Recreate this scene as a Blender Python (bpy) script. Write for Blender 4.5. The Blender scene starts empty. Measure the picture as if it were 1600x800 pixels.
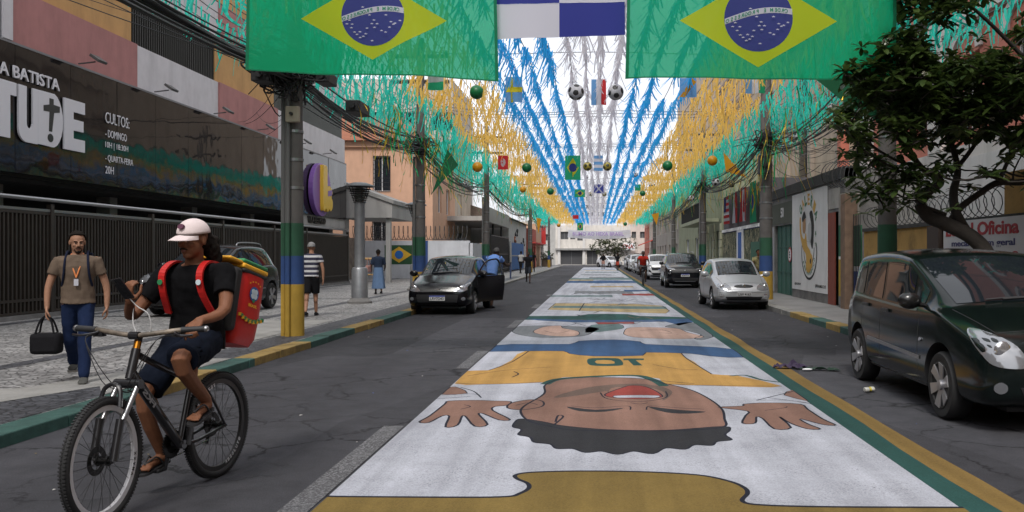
import bpy, bmesh, math, random
from mathutils import Vector, Matrix, noise
from mathutils.bvhtree import BVHTree
R = math.radians
rnd = random.Random(7)
scene = bpy.context.scene
COL = scene.collection

# ------------------------------------------------------------------ camera, sky, sun, exposure
F, CX, CY, H = 1380.0, 932.0, 399.0, 1.53          # focal length and axis in pixels of the 1600x800 photo, eye height
cam_d = bpy.data.cameras.new('camera'); cam = bpy.data.objects.new('camera', cam_d); COL.objects.link(cam)
cam.location = (0, 0, H); cam.rotation_euler = (R(90), 0, 0)
cam_d.sensor_width = 36.0; cam_d.lens = 36 * F / 1600
cam_d.shift_x = (800 - CX) / 1600; cam_d.shift_y = -(400 - CY) / 1600
cam_d.clip_start = 0.1; cam_d.clip_end = 3000
scene.camera = cam

SUN_EL, SUN_ROT = 50, 188
world = bpy.data.worlds.new('World'); scene.world = world; world.use_nodes = True
wn = world.node_tree.nodes; wl = world.node_tree.links; wn.clear()
w_out = wn.new('ShaderNodeOutputWorld'); w_bg = wn.new('ShaderNodeBackground'); w_sky = wn.new('ShaderNodeTexSky')
w_sky.sky_type = 'NISHITA'; w_sky.sun_disc = False; w_sky.sun_elevation = R(SUN_EL); w_sky.sun_rotation = R(SUN_ROT)
w_sky.air_density = 1.0; w_sky.dust_density = 6.0; w_sky.ozone_density = 1.0
w_hs = wn.new('ShaderNodeHueSaturation'); w_hs.inputs['Saturation'].default_value = 0.5
wl.new(w_sky.outputs[0], w_hs.inputs['Color']); 
w_tc = wn.new('ShaderNodeTexCoord'); w_no = wn.new('ShaderNodeTexNoise'); w_no.inputs['Scale'].default_value = 2.2; w_no.inputs['Detail'].default_value = 6; wl.new(w_tc.outputs['Generated'], w_no.inputs[0])
w_mr = wn.new('ShaderNodeMapRange'); w_mr.inputs[1].default_value = .3; w_mr.inputs[2].default_value = .7; w_mr.inputs[3].default_value = .55; w_mr.inputs[4].default_value = .95; wl.new(w_no.outputs[0], w_mr.inputs[0])
w_mx = wn.new('ShaderNodeMix'); w_mx.data_type = 'RGBA'; w_mx.inputs[7].default_value = (7.2, 7.3, 7.7, 1)      # a bright cloud layer over the clear sky
wl.new(w_mr.outputs[0], w_mx.inputs[0]); wl.new(w_hs.outputs[0], w_mx.inputs[6]); wl.new(w_mx.outputs[2], w_bg.inputs[0])
w_bg.inputs[1].default_value = 0.15; wl.new(w_bg.outputs[0], w_out.inputs[0])
sun_d = bpy.data.lights.new('sun', 'SUN'); sun_d.energy = 1.6; sun_d.angle = R(12); sun_d.color = (1, .96, .9)
sun = bpy.data.objects.new('sun', sun_d); COL.objects.link(sun)
sun.rotation_euler = (R(90 - SUN_EL), 0, R(180 - SUN_ROT)); sun.location = (0, 0, 40)
scene.view_settings.view_transform = 'Standard'; scene.view_settings.look = 'None'
scene.view_settings.gamma = 1.0; scene.view_settings.exposure = 0.35
scene.cycles.max_bounces = 6; scene.cycles.transparent_max_bounces = 16
scene.cycles.diffuse_bounces = 3; scene.cycles.glossy_bounces = 3; scene.cycles.sample_clamp_indirect = 4
scene.cycles.caustics_reflective = False; scene.cycles.caustics_refractive = False
scene.cycles.use_denoising = True

# ------------------------------------------------------------------ pixel <-> place helpers (a traced point gets its own distance)
def at(px, py, Y): return Vector(((px - CX) * Y / F, Y, H - (py - CY) * Y / F))
def gnd(px, py, z=0.0):
    Y = F * (H - z) / (py - CY); return ((px - CX) * Y / F, Y)
def yat(px, X): return X * F / (px - CX)             # distance at which a wall at X shows at column px
def zat(py, Y): return H - (py - CY) * Y / F

# ------------------------------------------------------------------ tags
def tag(o, label=None, cat=None, group=None, kind=None):
    if label: o['label'] = label
    if cat: o['category'] = cat
    if group: o['group'] = group
    if kind: o['kind'] = kind
    return o
def thing(name, label, cat, loc=(0, 0, 0), rz=0.0, group=None):
    o = bpy.data.objects.new(name, None); COL.objects.link(o)
    o.location = loc; o.rotation_euler = (0, 0, rz); o.empty_display_size = .2
    return tag(o, label, cat, group)
def kids(o): return [c for c in COL.objects if c.parent == o]
def dup(o, loc=None, rz=None, label=None, group=None, parent=None, _idx=None):
    if _idx is None:
        _idx = {}
        for c in COL.objects:
            if c.parent: _idx.setdefault(c.parent.name, []).append(c)
    c = o.copy(); COL.objects.link(c)
    if parent is not None: c.parent = parent
    for k in _idx.get(o.name, []): dup(k, parent=c, _idx=_idx)
    if loc is not None: c.location = loc
    if rz is not None: c.rotation_euler = (0, 0, rz)
    if label: c['label'] = label
    if group: c['group'] = group
    return c

# ------------------------------------------------------------------ mesh builder
def frame_from(d):
    d = Vector(d).normalized()
    a = Vector((0, 0, 1)) if abs(d.z) < .9 else Vector((1, 0, 0))
    u = d.cross(a).normalized(); v = d.cross(u).normalized()
    return u, v, d
class MB:
    def __init__(s): s.v = []; s.f = []; s.m = []
    def add(s, vs, fs, mi=0):
        b = len(s.v); s.v += [tuple(p) for p in vs]; s.f += [tuple(b + i for i in f) for f in fs]; s.m += [mi] * len(fs); return s
    def quad(s, a, b, c, d, mi=0): return s.add([a, b, c, d], [(0, 1, 2, 3)], mi)
    def box(s, x0, x1, y0, y1, z0, z1, mi=0, M=None):
        vs = [Vector((x, y, z)) for z in (z0, z1) for y in (y0, y1) for x in (x0, x1)]
        if M is not None: vs = [M @ p for p in vs]
        return s.add(vs, [(0, 2, 3, 1), (4, 5, 7, 6), (0, 1, 5, 4), (2, 6, 7, 3), (0, 4, 6, 2), (1, 3, 7, 5)], mi)
    def bar(s, p0, p1, w, h, mi=0, up=(0, 0, 1)):
        p0 = Vector(p0); p1 = Vector(p1); d = (p1 - p0).normalized(); up = Vector(up)
        if abs(d.dot(up)) > .95: up = Vector((0, 1, 0))
        u = d.cross(up).normalized() * w / 2; v = u.cross(d).normalized() * h / 2
        vs = [p + a * u + b * v for p in (p0, p1) for a, b in ((-1, -1), (1, -1), (1, 1), (-1, 1))]
        return s.add(vs, [(0, 1, 2, 3), (7, 6, 5, 4), (0, 4, 5, 1), (1, 5, 6, 2), (2, 6, 7, 3), (3, 7, 4, 0)], mi)
    def tube(s, pts, r, n=8, mi=0, caps=True, ell=None):
        pts = [Vector(p) for p in pts]; k = len(pts)
        rs = r if isinstance(r, (list, tuple)) else [r] * k
        vs = []; pu = None
        for i, p in enumerate(pts):
            d = (pts[min(i + 1, k - 1)] - pts[max(i - 1, 0)])
            if d.length < 1e-9: d = Vector((0, 0, 1))
            d.normalize()
            if pu is None: u, v, _ = frame_from(d)
            else:
                u = (pu - d * pu.dot(d))
                u = u.normalized() if u.length > 1e-6 else frame_from(d)[0]
                v = d.cross(u)
            pu = u
            for j in range(n):
                a = 2 * math.pi * j / n
                vs.append(p + (u * math.cos(a) + v * math.sin(a)) * rs[i])
        fs = [(i * n + j, i * n + (j + 1) % n, (i + 1) * n + (j + 1) % n, (i + 1) * n + j) for i in range(k - 1) for j in range(n)]
        if caps: fs += [tuple(range(n - 1, -1, -1)), tuple((k - 1) * n + j for j in range(n))]
        return s.add(vs, fs, mi)
    def cyl(s, p0, p1, r0, r1=None, n=16, mi=0, caps=True): return s.tube([p0, p1], [r0, r0 if r1 is None else r1], n, mi, caps)
    def lathe(s, prof, c=(0, 0, 0), n=24, mi=0, axis=(0, 0, 1)):
        c = Vector(c); u, v, d = frame_from(axis); vs = []
        for r, z in prof:
            for j in range(n):
                a = 2 * math.pi * j / n; vs.append(c + d * z + (u * math.cos(a) + v * math.sin(a)) * r)
        k = len(prof)
        fs = [(i * n + j, i * n + (j + 1) % n, (i + 1) * n + (j + 1) % n, (i + 1) * n + j) for i in range(k - 1) for j in range(n)]
        fs += [tuple(range(n - 1, -1, -1)), tuple((k - 1) * n + j for j in range(n))]
        return s.add(vs, fs, mi)
    def ell(s, c, rad, nu=16, nv=10, mi=0, M=None):
        c = Vector(c); vs = []
        for i in range(nv + 1):
            t = math.pi * i / nv
            for j in range(nu):
                a = 2 * math.pi * j / nu
                p = Vector((rad[0] * math.sin(t) * math.cos(a), rad[1] * math.sin(t) * math.sin(a), rad[2] * math.cos(t)))
                if M is not None: p = M @ p
                vs.append(c + p)
        fs = [(i * nu + j, (i + 1) * nu + j, (i + 1) * nu + (j + 1) % nu, i * nu + (j + 1) % nu) for i in range(nv) for j in range(nu)]
        return s.add(vs, fs, mi)
    def prism(s, poly, o, u, v, w, mi=0):
        """polygon (a,b) in the plane o + a*u + b*v pushed along w; w may be None for a flat sheet"""
        o = Vector(o); u = Vector(u); v = Vector(v)
        P = [o + u * a + v * b for a, b in poly]; n = len(P)
        tri = tess(poly)
        if w is None: return s.add(P, tri, mi)
        w = Vector(w); vs = P + [p + w for p in P]
        area = sum(poly[i][0] * poly[(i + 1) % n][1] - poly[(i + 1) % n][0] * poly[i][1] for i in range(n))
        flip = (u.cross(v).dot(w) > 0)
        if area < 0: flip = not flip
        fs = []
        for t in tri:
            a = tuple(t); b = tuple(i + n for i in t)
            fs += [a[::-1], b] if u.cross(v).dot(w) > 0 else [a, b[::-1]]
        for i in range(n):
            j = (i + 1) % n
            fs.append((i, j, j + n, i + n) if flip else (j, i, i + n, j + n))
        return s.add(vs, fs, mi)
    def build(s, name, mats, parent=None, smooth=False, ang=40, bevel=0, weld=True):
        me = bpy.data.meshes.new(name); me.from_pydata(s.v, [], s.f)
        if not isinstance(mats, (list, tuple)): mats = [mats]
        for m in mats: me.materials.append(m)
        me.polygons.foreach_set('material_index', s.m)
        bm = bmesh.new(); bm.from_mesh(me)
        if weld: bmesh.ops.remove_doubles(bm, verts=bm.verts, dist=1e-5)
        bm.to_mesh(me); bm.free()
        if smooth:
            me.polygons.foreach_set('use_smooth', [True] * len(me.polygons)); me.set_sharp_from_angle(angle=R(ang))
        o = bpy.data.objects.new(name, me); COL.objects.link(o)
        if parent is not None: o.parent = parent
        if bevel:
            b = o.modifiers.new('bevel', 'BEVEL'); b.width = bevel; b.segments = 2; b.limit_method = 'ANGLE'; b.angle_limit = R(50)
        me.update(); return o
def tess(poly):
    from mathutils.geometry import tessellate_polygon
    t = tessellate_polygon([[Vector((a, b, 0)) for a, b in poly]])
    out = []
    for a, b, c in t:
        ar = (poly[b][0] - poly[a][0]) * (poly[c][1] - poly[a][1]) - (poly[c][0] - poly[a][0]) * (poly[b][1] - poly[a][1])
        out.append((a, b, c) if ar > 0 else (a, c, b))
    return out
def spline(pts, n=6, closed=False):
    P = [Vector(p) for p in pts]; k = len(P); out = []
    rng = range(k) if closed else range(k - 1)
    for i in rng:
        if closed: a, b, c, d = P[(i - 1) % k], P[i], P[(i + 1) % k], P[(i + 2) % k]
        else: a, b, c, d = P[max(i - 1, 0)], P[i], P[i + 1], P[min(i + 2, k - 1)]
        for j in range(n):
            t = j / n
            out.append(.5 * ((2 * b) + (c - a) * t + (2 * a - 5 * b + 4 * c - d) * t * t + (3 * b - a - 3 * c + d) * t ** 3))
    if not closed: out.append(P[-1])
    return out
def sag(p0, p1, s, n=12):
    p0 = Vector(p0); p1 = Vector(p1)
    return [p0.lerp(p1, i / n) - Vector((0, 0, s * 4 * (i / n) * (1 - i / n))) for i in range(n + 1)]
TMP = bpy.data.scenes.new('tmp')
def evalmesh(o, extra=()):
    L = [o, *extra]
    for q in L: TMP.collection.objects.link(q)
    vl = TMP.view_layers[0]; vl.update(); dg = vl.depsgraph; me = bpy.data.meshes.new_from_object(o.evaluated_get(dg))
    for q in L: TMP.collection.objects.unlink(q)
    return me
GL = {}
def glyph(body, bold, extrude):
    k = (body, round(bold, 4), extrude)
    if k not in GL:
        c = bpy.data.curves.new('t', 'FONT'); c.body = body; c.extrude = extrude; c.offset = bold; c.resolution_u = 3
        t = bpy.data.objects.new('t', c); GL[k] = evalmesh(t); bpy.data.objects.remove(t); bpy.data.curves.remove(c)
    return GL[k].copy()
def bake(o, name=None):
    """apply an object's modifiers to a new mesh, no operators"""
    me = evalmesh(o, [m.object for m in o.modifiers if m.type == 'BOOLEAN']); o.modifiers.clear()
    old = o.data; o.data = me; bpy.data.meshes.remove(old); me.name = name or o.name; return o
def fuse(mb, name, mt, voxel, parent=None, smooth=2, dec=None):
    o = mb.build(name, mt, parent, weld=False)
    md = o.modifiers.new('r', 'REMESH'); md.mode = 'VOXEL'; md.voxel_size = voxel; md.use_smooth_shade = True
    if smooth:
        sm = o.modifiers.new('s', 'SMOOTH'); sm.iterations = smooth; sm.factor = .5
    bake(o)
    o.data.materials.clear(); o.data.materials.append(mt)
    o.data.polygons.foreach_set('use_smooth', [True] * len(o.data.polygons))
    return o

# ------------------------------------------------------------------ materials
MATS = {}
def mat(name, col, rough=.7, metal=0.0, var=0.0, scale=6.0, bump=0.0, bscale=None, coat=0.0, streak=0.0, grime=0.0, spec=.5, alpha=None, transl=0.0, emit=0.0, stretch=None):
    if name in MATS: return MATS[name]
    m = bpy.data.materials.new(name); m.use_nodes = True; nt = m.node_tree; N = nt.nodes; L = nt.links
    b = N['Principled BSDF']; b.inputs['Base Color'].default_value = (*col, 1)
    b.inputs['Roughness'].default_value = rough; b.inputs['Metallic'].default_value = metal
    b.inputs['Coat Weight'].default_value = coat; b.inputs['Coat Roughness'].default_value = .04
    b.inputs['Specular IOR Level'].default_value = spec
    need = var or bump or streak or grime
    if need:
        tc = N.new('ShaderNodeTexCoord'); mp = N.new('ShaderNodeMapping'); L.new(tc.outputs['Object'], mp.inputs[0])
        if stretch: mp.inputs['Scale'].default_value = stretch
        colr = None
        def noise_n(sc, det=6, ro=.6, vec=None):
            n = N.new('ShaderNodeTexNoise'); n.inputs['Scale'].default_value = sc; n.inputs['Detail'].default_value = det
            n.inputs['Roughness'].default_value = ro; L.new(vec or mp.outputs[0], n.inputs['Vector']); return n
        def mul(src, fac_out, lo, hi, a, bb):
            r = N.new('ShaderNodeMapRange'); r.inputs['From Min'].default_value = lo; r.inputs['From Max'].default_value = hi
            r.inputs['To Min'].default_value = a; r.inputs['To Max'].default_value = bb; L.new(fac_out, r.inputs['Value'])
            v = N.new('ShaderNodeVectorMath'); v.operation = 'MULTIPLY'
            if src is None: v.inputs[0].default_value = col
            else: L.new(src, v.inputs[0])
            L.new(r.outputs[0], v.inputs[1]); return v.outputs[0]
        if var:
            n = noise_n(scale); colr = mul(colr, n.outputs['Fac'], .3, .7, 1 - var, 1 + var)
            n = noise_n(scale * .18, 3); colr = mul(colr, n.outputs['Fac'], .3, .7, 1 - var * .7, 1 + var * .5)
        if streak:
            mp2 = N.new('ShaderNodeMapping'); mp2.inputs['Scale'].default_value = (.9, .9, .22); L.new(tc.outputs['Object'], mp2.inputs[0])
            n = noise_n(2.0, 7, .65, mp2.outputs[0]); colr = mul(colr, n.outputs['Fac'], .45, .75, 1.0, 1 - streak)
        if grime:
            n = noise_n(1.1, 9, .72); colr = mul(colr, n.outputs['Fac'], .5, .72, 1.0, 1 - grime)
        if colr is not None: L.new(colr, b.inputs['Base Color'])
        if bump:
            n = noise_n(bscale or scale * 3, 5); bp = N.new('ShaderNodeBump'); bp.inputs['Strength'].default_value = bump
            bp.inputs['Distance'].default_value = .02; L.new(n.outputs['Fac'], bp.inputs['Height']); L.new(bp.outputs[0], b.inputs['Normal'])
    last = b.outputs[0]
    if transl:
        t = N.new('ShaderNodeBsdfTranslucent'); t.inputs[0].default_value = (*col, 1)
        mx = N.new('ShaderNodeMixShader'); mx.inputs[0].default_value = transl
        L.new(last, mx.inputs[1]); L.new(t.outputs[0], mx.inputs[2]); last = mx.outputs[0]
    if alpha is not None:
        t = N.new('ShaderNodeBsdfTransparent'); t.inputs[0].default_value = (1, 1, 1, 1)
        if isinstance(alpha, tuple): t.inputs[0].default_value = (*alpha[1], 1); al = alpha[0]
        else: al = alpha
        mx = N.new('ShaderNodeMixShader'); mx.inputs[0].default_value = al
        L.new(t.outputs[0], mx.inputs[1]); L.new(last, mx.inputs[2]); last = mx.outputs[0]
    if emit: b.inputs['Emission Color'].default_value = (*col, 1); b.inputs['Emission Strength'].default_value = emit
    L.new(last, N['Material Output'].inputs[0])
    m.diffuse_color = (*col, 1); MATS[name] = m; return m
def srgb(r, g, b): return tuple((c / 255 / 12.92) if c / 255 <= .04045 else ((c / 255 + .055) / 1.055) ** 2.4 for c in (r, g, b))

def m_asphalt():
    m = bpy.data.materials.new('asphalt'); m.use_nodes = True; N = m.node_tree.nodes; L = m.node_tree.links; b = N['Principled BSDF']
    tc = N.new('ShaderNodeTexCoord'); O = tc.outputs['Object']
    def noi(s, d=6, r=.6, v=O):
        n = N.new('ShaderNodeTexNoise'); n.inputs['Scale'].default_value = s; n.inputs['Detail'].default_value = d; n.inputs['Roughness'].default_value = r
        L.new(v, n.inputs['Vector']); return n
    def rng(src, a, bb, c, d):
        r = N.new('ShaderNodeMapRange'); r.inputs[1].default_value = a; r.inputs[2].default_value = bb; r.inputs[3].default_value = c; r.inputs[4].default_value = d
        L.new(src, r.inputs[0]); return r.outputs[0]
    def mulf(a, c):
        k = N.new('ShaderNodeMath'); k.operation = 'MULTIPLY'; L.new(a, k.inputs[0]); L.new(c, k.inputs[1]); return k.outputs[0]
    fine = rng(noi(140, 3, .7).outputs[0], .3, .7, .55, 1.5)
    agg = N.new('ShaderNodeTexVoronoi'); agg.inputs['Scale'].default_value = 85; L.new(O, agg.inputs[0])
    aggf = rng(agg.outputs['Distance'], 0, .35, 1.45, .95)
    mid = rng(noi(3.2, 8, .7).outputs[0], .3, .7, .78, 1.22)
    mp = N.new('ShaderNodeMapping'); mp.inputs['Scale'].default_value = (1.0, .12, 1); L.new(O, mp.inputs[0])
    lane = rng(noi(.8, 4, .5, mp.outputs[0]).outputs[0], .3, .7, .8, 1.22)
    # repaired patches
    mp2 = N.new('ShaderNodeMapping'); mp2.inputs['Scale'].default_value = (.45, .12, 1); L.new(O, mp2.inputs[0])
    pv = N.new('ShaderNodeTexVoronoi'); pv.distance = 'CHEBYCHEV'; pv.inputs['Scale'].default_value = 1.0; L.new(mp2.outputs[0], pv.inputs[0])
    sep = N.new('ShaderNodeSeparateColor'); L.new(pv.outputs['Color'], sep.inputs[0]); patch = rng(sep.outputs[0], 0, 1, .74, 1.2)
    # cracks
    wob = noi(1.3, 5, .7)
    vm = N.new('ShaderNodeVectorMath'); vm.operation = 'MULTIPLY_ADD'; L.new(wob.outputs['Color'], vm.inputs[0]); vm.inputs[1].default_value = (.7, .7, 0); L.new(O, vm.inputs[2])
    cv = N.new('ShaderNodeTexVoronoi'); cv.feature = 'DISTANCE_TO_EDGE'; cv.inputs['Scale'].default_value = 1.15; L.new(vm.outputs[0], cv.inputs[0])
    cm = rng(noi(.35, 3).outputs[0], .47, .56, 0, 1)
    crack = rng(cv.outputs[0], .006, .028, 1, 0); crack = mulf(crack, cm); crack = rng(crack, 0, 1, 1, .3)
    f = mulf(mulf(mulf(fine, aggf), mulf(mid, lane)), mulf(patch, crack))
    v = N.new('ShaderNodeVectorMath'); v.operation = 'MULTIPLY'; v.inputs[0].default_value = (.055, .055, .062); L.new(f, v.inputs[1])
    L.new(v.outputs[0], b.inputs['Base Color']); b.inputs['Roughness'].default_value = .85; b.inputs['Specular IOR Level'].default_value = .2
    bp = N.new('ShaderNodeBump'); bp.inputs['Strength'].default_value = .45; bp.inputs['Distance'].default_value = .012; L.new(f, bp.inputs['Height']); L.new(bp.outputs[0], b.inputs['Normal'])
    return m
def m_mosaic(name, c1, c2, scale=9.5):
    m = bpy.data.materials.new(name); m.use_nodes = True; N = m.node_tree.nodes; L = m.node_tree.links; b = N['Principled BSDF']
    tc = N.new('ShaderNodeTexCoord'); O = tc.outputs['Object']
    n0 = N.new('ShaderNodeTexNoise'); n0.inputs['Scale'].default_value = 2.0; L.new(O, n0.inputs[0])
    vm = N.new('ShaderNodeVectorMath'); vm.operation = 'MULTIPLY_ADD'; L.new(n0.outputs['Color'], vm.inputs[0]); vm.inputs[1].default_value = (.12, .12, 0); L.new(O, vm.inputs[2])
    v = N.new('ShaderNodeTexVoronoi'); v.feature = 'DISTANCE_TO_EDGE'; v.inputs['Scale'].default_value = scale; v.inputs['Randomness'].default_value = .8; L.new(vm.outputs[0], v.inputs[0])
    v2 = N.new('ShaderNodeTexVoronoi'); v2.inputs['Scale'].default_value = scale; v2.inputs['Randomness'].default_value = .8; L.new(vm.outputs[0], v2.inputs[0])
    def rng(src, a, bb, c, d):
        r = N.new('ShaderNodeMapRange'); r.inputs[1].default_value = a; r.inputs[2].default_value = bb; r.inputs[3].default_value = c; r.inputs[4].default_value = d
        L.new(src, r.inputs[0]); return r.outputs[0]
    sep = N.new('ShaderNodeSeparateColor'); L.new(v2.outputs['Color'], sep.inputs[0])
    joint = rng(v.outputs[0], .03, .10, .28, 1.0); cell = rng(sep.outputs[0], 0, 1, .72, 1.2)
    n = N.new('ShaderNodeTexNoise'); n.inputs['Scale'].default_value = .7; n.inputs['Detail'].default_value = 8; n.inputs['Roughness'].default_value = .7; L.new(O, n.inputs[0])
    dirt = rng(n.outputs[0], .3, .7, .62, 1.18)
    a = N.new('ShaderNodeMath'); a.operation = 'MULTIPLY'; L.new(joint, a.inputs[0]); L.new(cell, a.inputs[1])
    a2 = N.new('ShaderNodeMath'); a2.operation = 'MULTIPLY'; L.new(a.outputs[0], a2.inputs[0]); L.new(dirt, a2.inputs[1])
    vv = N.new('ShaderNodeVectorMath'); vv.operation = 'MULTIPLY'; vv.inputs[0].default_value = c1; L.new(a2.outputs[0], vv.inputs[1])
    L.new(vv.outputs[0], b.inputs['Base Color']); b.inputs['Roughness'].default_value = .6
    bp = N.new('ShaderNodeBump'); bp.inputs['Strength'].default_value = .6; bp.inputs['Distance'].default_value = .01; L.new(a.outputs[0], bp.inputs['Height']); L.new(bp.outputs[0], b.inputs['Normal'])
    return m
def m_paint(name, col, wear=.35, lo=.56):
    """road paint: worn and dusty, the asphalt grain coming through"""
    m = bpy.data.materials.new(name); m.use_nodes = True; N = m.node_tree.nodes; L = m.node_tree.links; b = N['Principled BSDF']
    tc = N.new('ShaderNodeTexCoord'); O = tc.outputs['Object']
    def noi(s, d, r):
        n = N.new('ShaderNodeTexNoise'); n.inputs['Scale'].default_value = s; n.inputs['Detail'].default_value = d; n.inputs['Roughness'].default_value = r; L.new(O, n.inputs[0]); return n.outputs[0]
    def rng(src, a, bb, c, d):
        r = N.new('ShaderNodeMapRange'); r.inputs[1].default_value = a; r.inputs[2].default_value = bb; r.inputs[3].default_value = c; r.inputs[4].default_value = d
        L.new(src, r.inputs[0]); return r.outputs[0]
    big = rng(noi(.9, 6, .65), .3, .7, .78, 1.1); fine = rng(noi(75, 5, .8), .3, .7, .68, 1.2)
    mpx = N.new('ShaderNodeMapping'); mpx.inputs['Scale'].default_value = (2.6, .10, 1); L.new(O, mpx.inputs[0]); nx = N.new('ShaderNodeTexNoise'); nx.inputs['Scale'].default_value = 1.6; nx.inputs['Detail'].default_value = 5; L.new(mpx.outputs[0], nx.inputs[0])
    trk = rng(nx.outputs[0], .35, .68, 1.06, .74); a0 = N.new('ShaderNodeMath'); a0.operation = 'MULTIPLY'; L.new(big, a0.inputs[0]); L.new(trk, a0.inputs[1])
    a = N.new('ShaderNodeMath'); a.operation = 'MULTIPLY'; L.new(a0.outputs[0], a.inputs[0]); L.new(fine, a.inputs[1])
    vv = N.new('ShaderNodeVectorMath'); vv.operation = 'MULTIPLY'; vv.inputs[0].default_value = col; L.new(a.outputs[0], vv.inputs[1])
    w1 = rng(noi(60, 6, .8), lo, lo + .10, 0, 1); w2 = rng(noi(1.6, 6, .7), lo - .14, lo + .06, 0, 1)
    ww = N.new('ShaderNodeMath'); ww.operation = 'MULTIPLY'; L.new(w1, ww.inputs[0]); L.new(w2, ww.inputs[1])
    w3 = N.new('ShaderNodeMath'); w3.operation = 'MULTIPLY'; L.new(ww.outputs[0], w3.inputs[0]); w3.inputs[1].default_value = wear
    mx = N.new('ShaderNodeMix'); mx.data_type = 'RGBA'; L.new(w3.outputs[0], mx.inputs[0]); L.new(vv.outputs[0], mx.inputs[6]); mx.inputs[7].default_value = (.07, .07, .075, 1)
    L.new(mx.outputs[2], b.inputs['Base Color']); b.inputs['Roughness'].default_value = .85; b.inputs['Specular IOR Level'].default_value = .15
    bp = N.new('ShaderNodeBump'); bp.inputs['Strength'].default_value = .35; bp.inputs['Distance'].default_value = .01; L.new(noi(120, 3, .7), bp.inputs['Height']); L.new(bp.outputs[0], b.inputs['Normal'])
    return m

BLACK = mat('black_rubber', (.018, .018, .02), .6, var=.2, scale=30)
DARKMETAL = mat('dark_metal', (.03, .03, .032), .45, .3)
WIRE = mat('black_cable', (.012, .012, .014), .55)
CHROME = mat('chrome', (.6, .6, .62), .18, 1.0)
WHITE = mat('white_paint', (.78, .78, .8), .55, var=.06, scale=5)
GLASS = mat('window_glass', (.02, .024, .03), .06, 0, spec=.6)

def make_text(body, name, mt, O, ux, uy, height=None, width=None, depth=.01, bold=0.0, parent=None, align='LEFT', size=1.0):
    """letters as a real mesh: local x along ux, up along uy, standing proud by depth"""
    me = glyph(body, bold, .5)
    xs = [v.co.x for v in me.vertices]; ys = [v.co.y for v in me.vertices]
    x0, x1, y0, y1 = min(xs), max(xs), min(ys), max(ys)
    sy = (height / (y1 - y0)) if height else None; sx = (width / (x1 - x0)) if width else sy
    if sy is None: sy = sx
    ux = Vector(ux).normalized(); uy = Vector(uy).normalized(); n = ux.cross(uy); O = Vector(O)
    off = {'LEFT': 0, 'CENTER': -(x1 - x0) / 2, 'RIGHT': -(x1 - x0)}[align]
    for v in me.vertices:
        v.co = O + ux * ((v.co.x - x0 + off) * sx) + uy * ((v.co.y - y0) * sy) + n * ((v.co.z + .5) * depth)
    me.materials.clear(); me.materials.append(mt); me.name = name
    o = bpy.data.objects.new(name, me); COL.objects.link(o)
    if parent is not None: o.parent = parent
    return o
# ------------------------------------------------------------------ ground, road, pavements, kerbs
KL, KR = -4.72, 4.82          # road edges
g = MB(); g.quad((-900, -60, -.03), (900, -60, -.03), (900, 1500, -.03), (-900, 1500, -.03)); tag(g.build('ground', mat('far_ground', (.16, .155, .15), .9, var=.2, scale=.5)), kind='structure')
ASPH = m_asphalt()
g = MB(); g.quad((KL - .1, -8, 0), (KR + .1, -8, 0), (KR + .1, 134, 0), (KL - .1, 134, 0)); tag(g.build('road', ASPH), kind='structure')
g = MB(); g.quad((-60, 124, .004), (60, 124, .004), (60, 139, .004), (-60, 139, .004)); tag(g.build('cross_road', ASPH), kind='structure')
MOS = m_mosaic('stone_mosaic_light', (.34, .335, .33), None); MOSD = m_mosaic('stone_mosaic_dark', (.085, .088, .1), None)
CONC = mat('concrete', (.29, .285, .275), .85, var=.14, scale=3, grime=.35, bump=.2, bscale=40)
CONCD = mat('concrete_dark', (.19, .185, .18), .85, var=.2, scale=3, grime=.45, bump=.2, bscale=40)
g = MB(); g.box(-24, KL - .30, -8, 124, -.02, .10); tag(g.build('pavement', MOS), kind='structure')
g = MB()
for (x0, x1, y0, y1) in ((-7.72, -7.44, -8, 124), (-5.65, -5.04, 12.2, 60), (-12.4, -12.1, 14, 58)): g.quad((x0, y0, .104), (x1, y0, .104), (x1, y1, .104), (x0, y1, .104))
for y in (20.5, 29, 37.5): g.quad((-12.1, y, .104), (-7.72, y, .104), (-7.72, y + .25, .104), (-12.1, y + .25, .104))
# dark mosaic triangle near the kerb on the left
g.prism([(-6.9, 5.6), (-5.04, 5.6), (-5.04, 9.0), (-5.4, 9.6)], (0, 0, .104), (1, 0, 0), (0, 1, 0), None)
tag(g.build('pavement_band', MOSD), kind='structure')
g = MB()
g.prism([(-9.6, 4), (-5.03, 4), (-5.03, 5.6), (-6.9, 5.6), (-5.4, 9.6), (-5.04, 9.0), (-5.04, 12.2), (-5.5, 12.2), (-6.1, 9.6), (-7.3, 8.3), (-9.6, 7.9)], (0, 0, .108), (1, 0, 0), (0, 1, 0), None)
g.prism([(-7.3, 15.6), (-5.75, 14.6), (-5.75, 19.5), (-7.3, 19.5)], (0, 0, .108), (1, 0, 0), (0, 1, 0), None)
tag(g.build('cement_patch', mat('cement_patch', (.30, .295, .28), .85, var=.15, scale=2.5, grime=.4, bump=.15, bscale=50)), kind='structure')
g = MB(); g.box(KR + .3, 6.72, -8, 124, -.02, .12); tag(g.build('pavement', mat('cement_pavement', (.23, .225, .22), .85, var=.18, scale=2.2, grime=.5, bump=.25, bscale=30)), kind='structure')
KY = mat('kerb_yellow', (.31, .21, .065), .8, var=.22, scale=8, grime=.65, bump=.2)
KG = mat('kerb_green', (.035, .095, .08), .8, var=.22, scale=8, grime=.6, bump=.2)
KC = mat('kerb_stone', (.24, .235, .22), .85, var=.2, scale=8, grime=.5, bump=.3)
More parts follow.
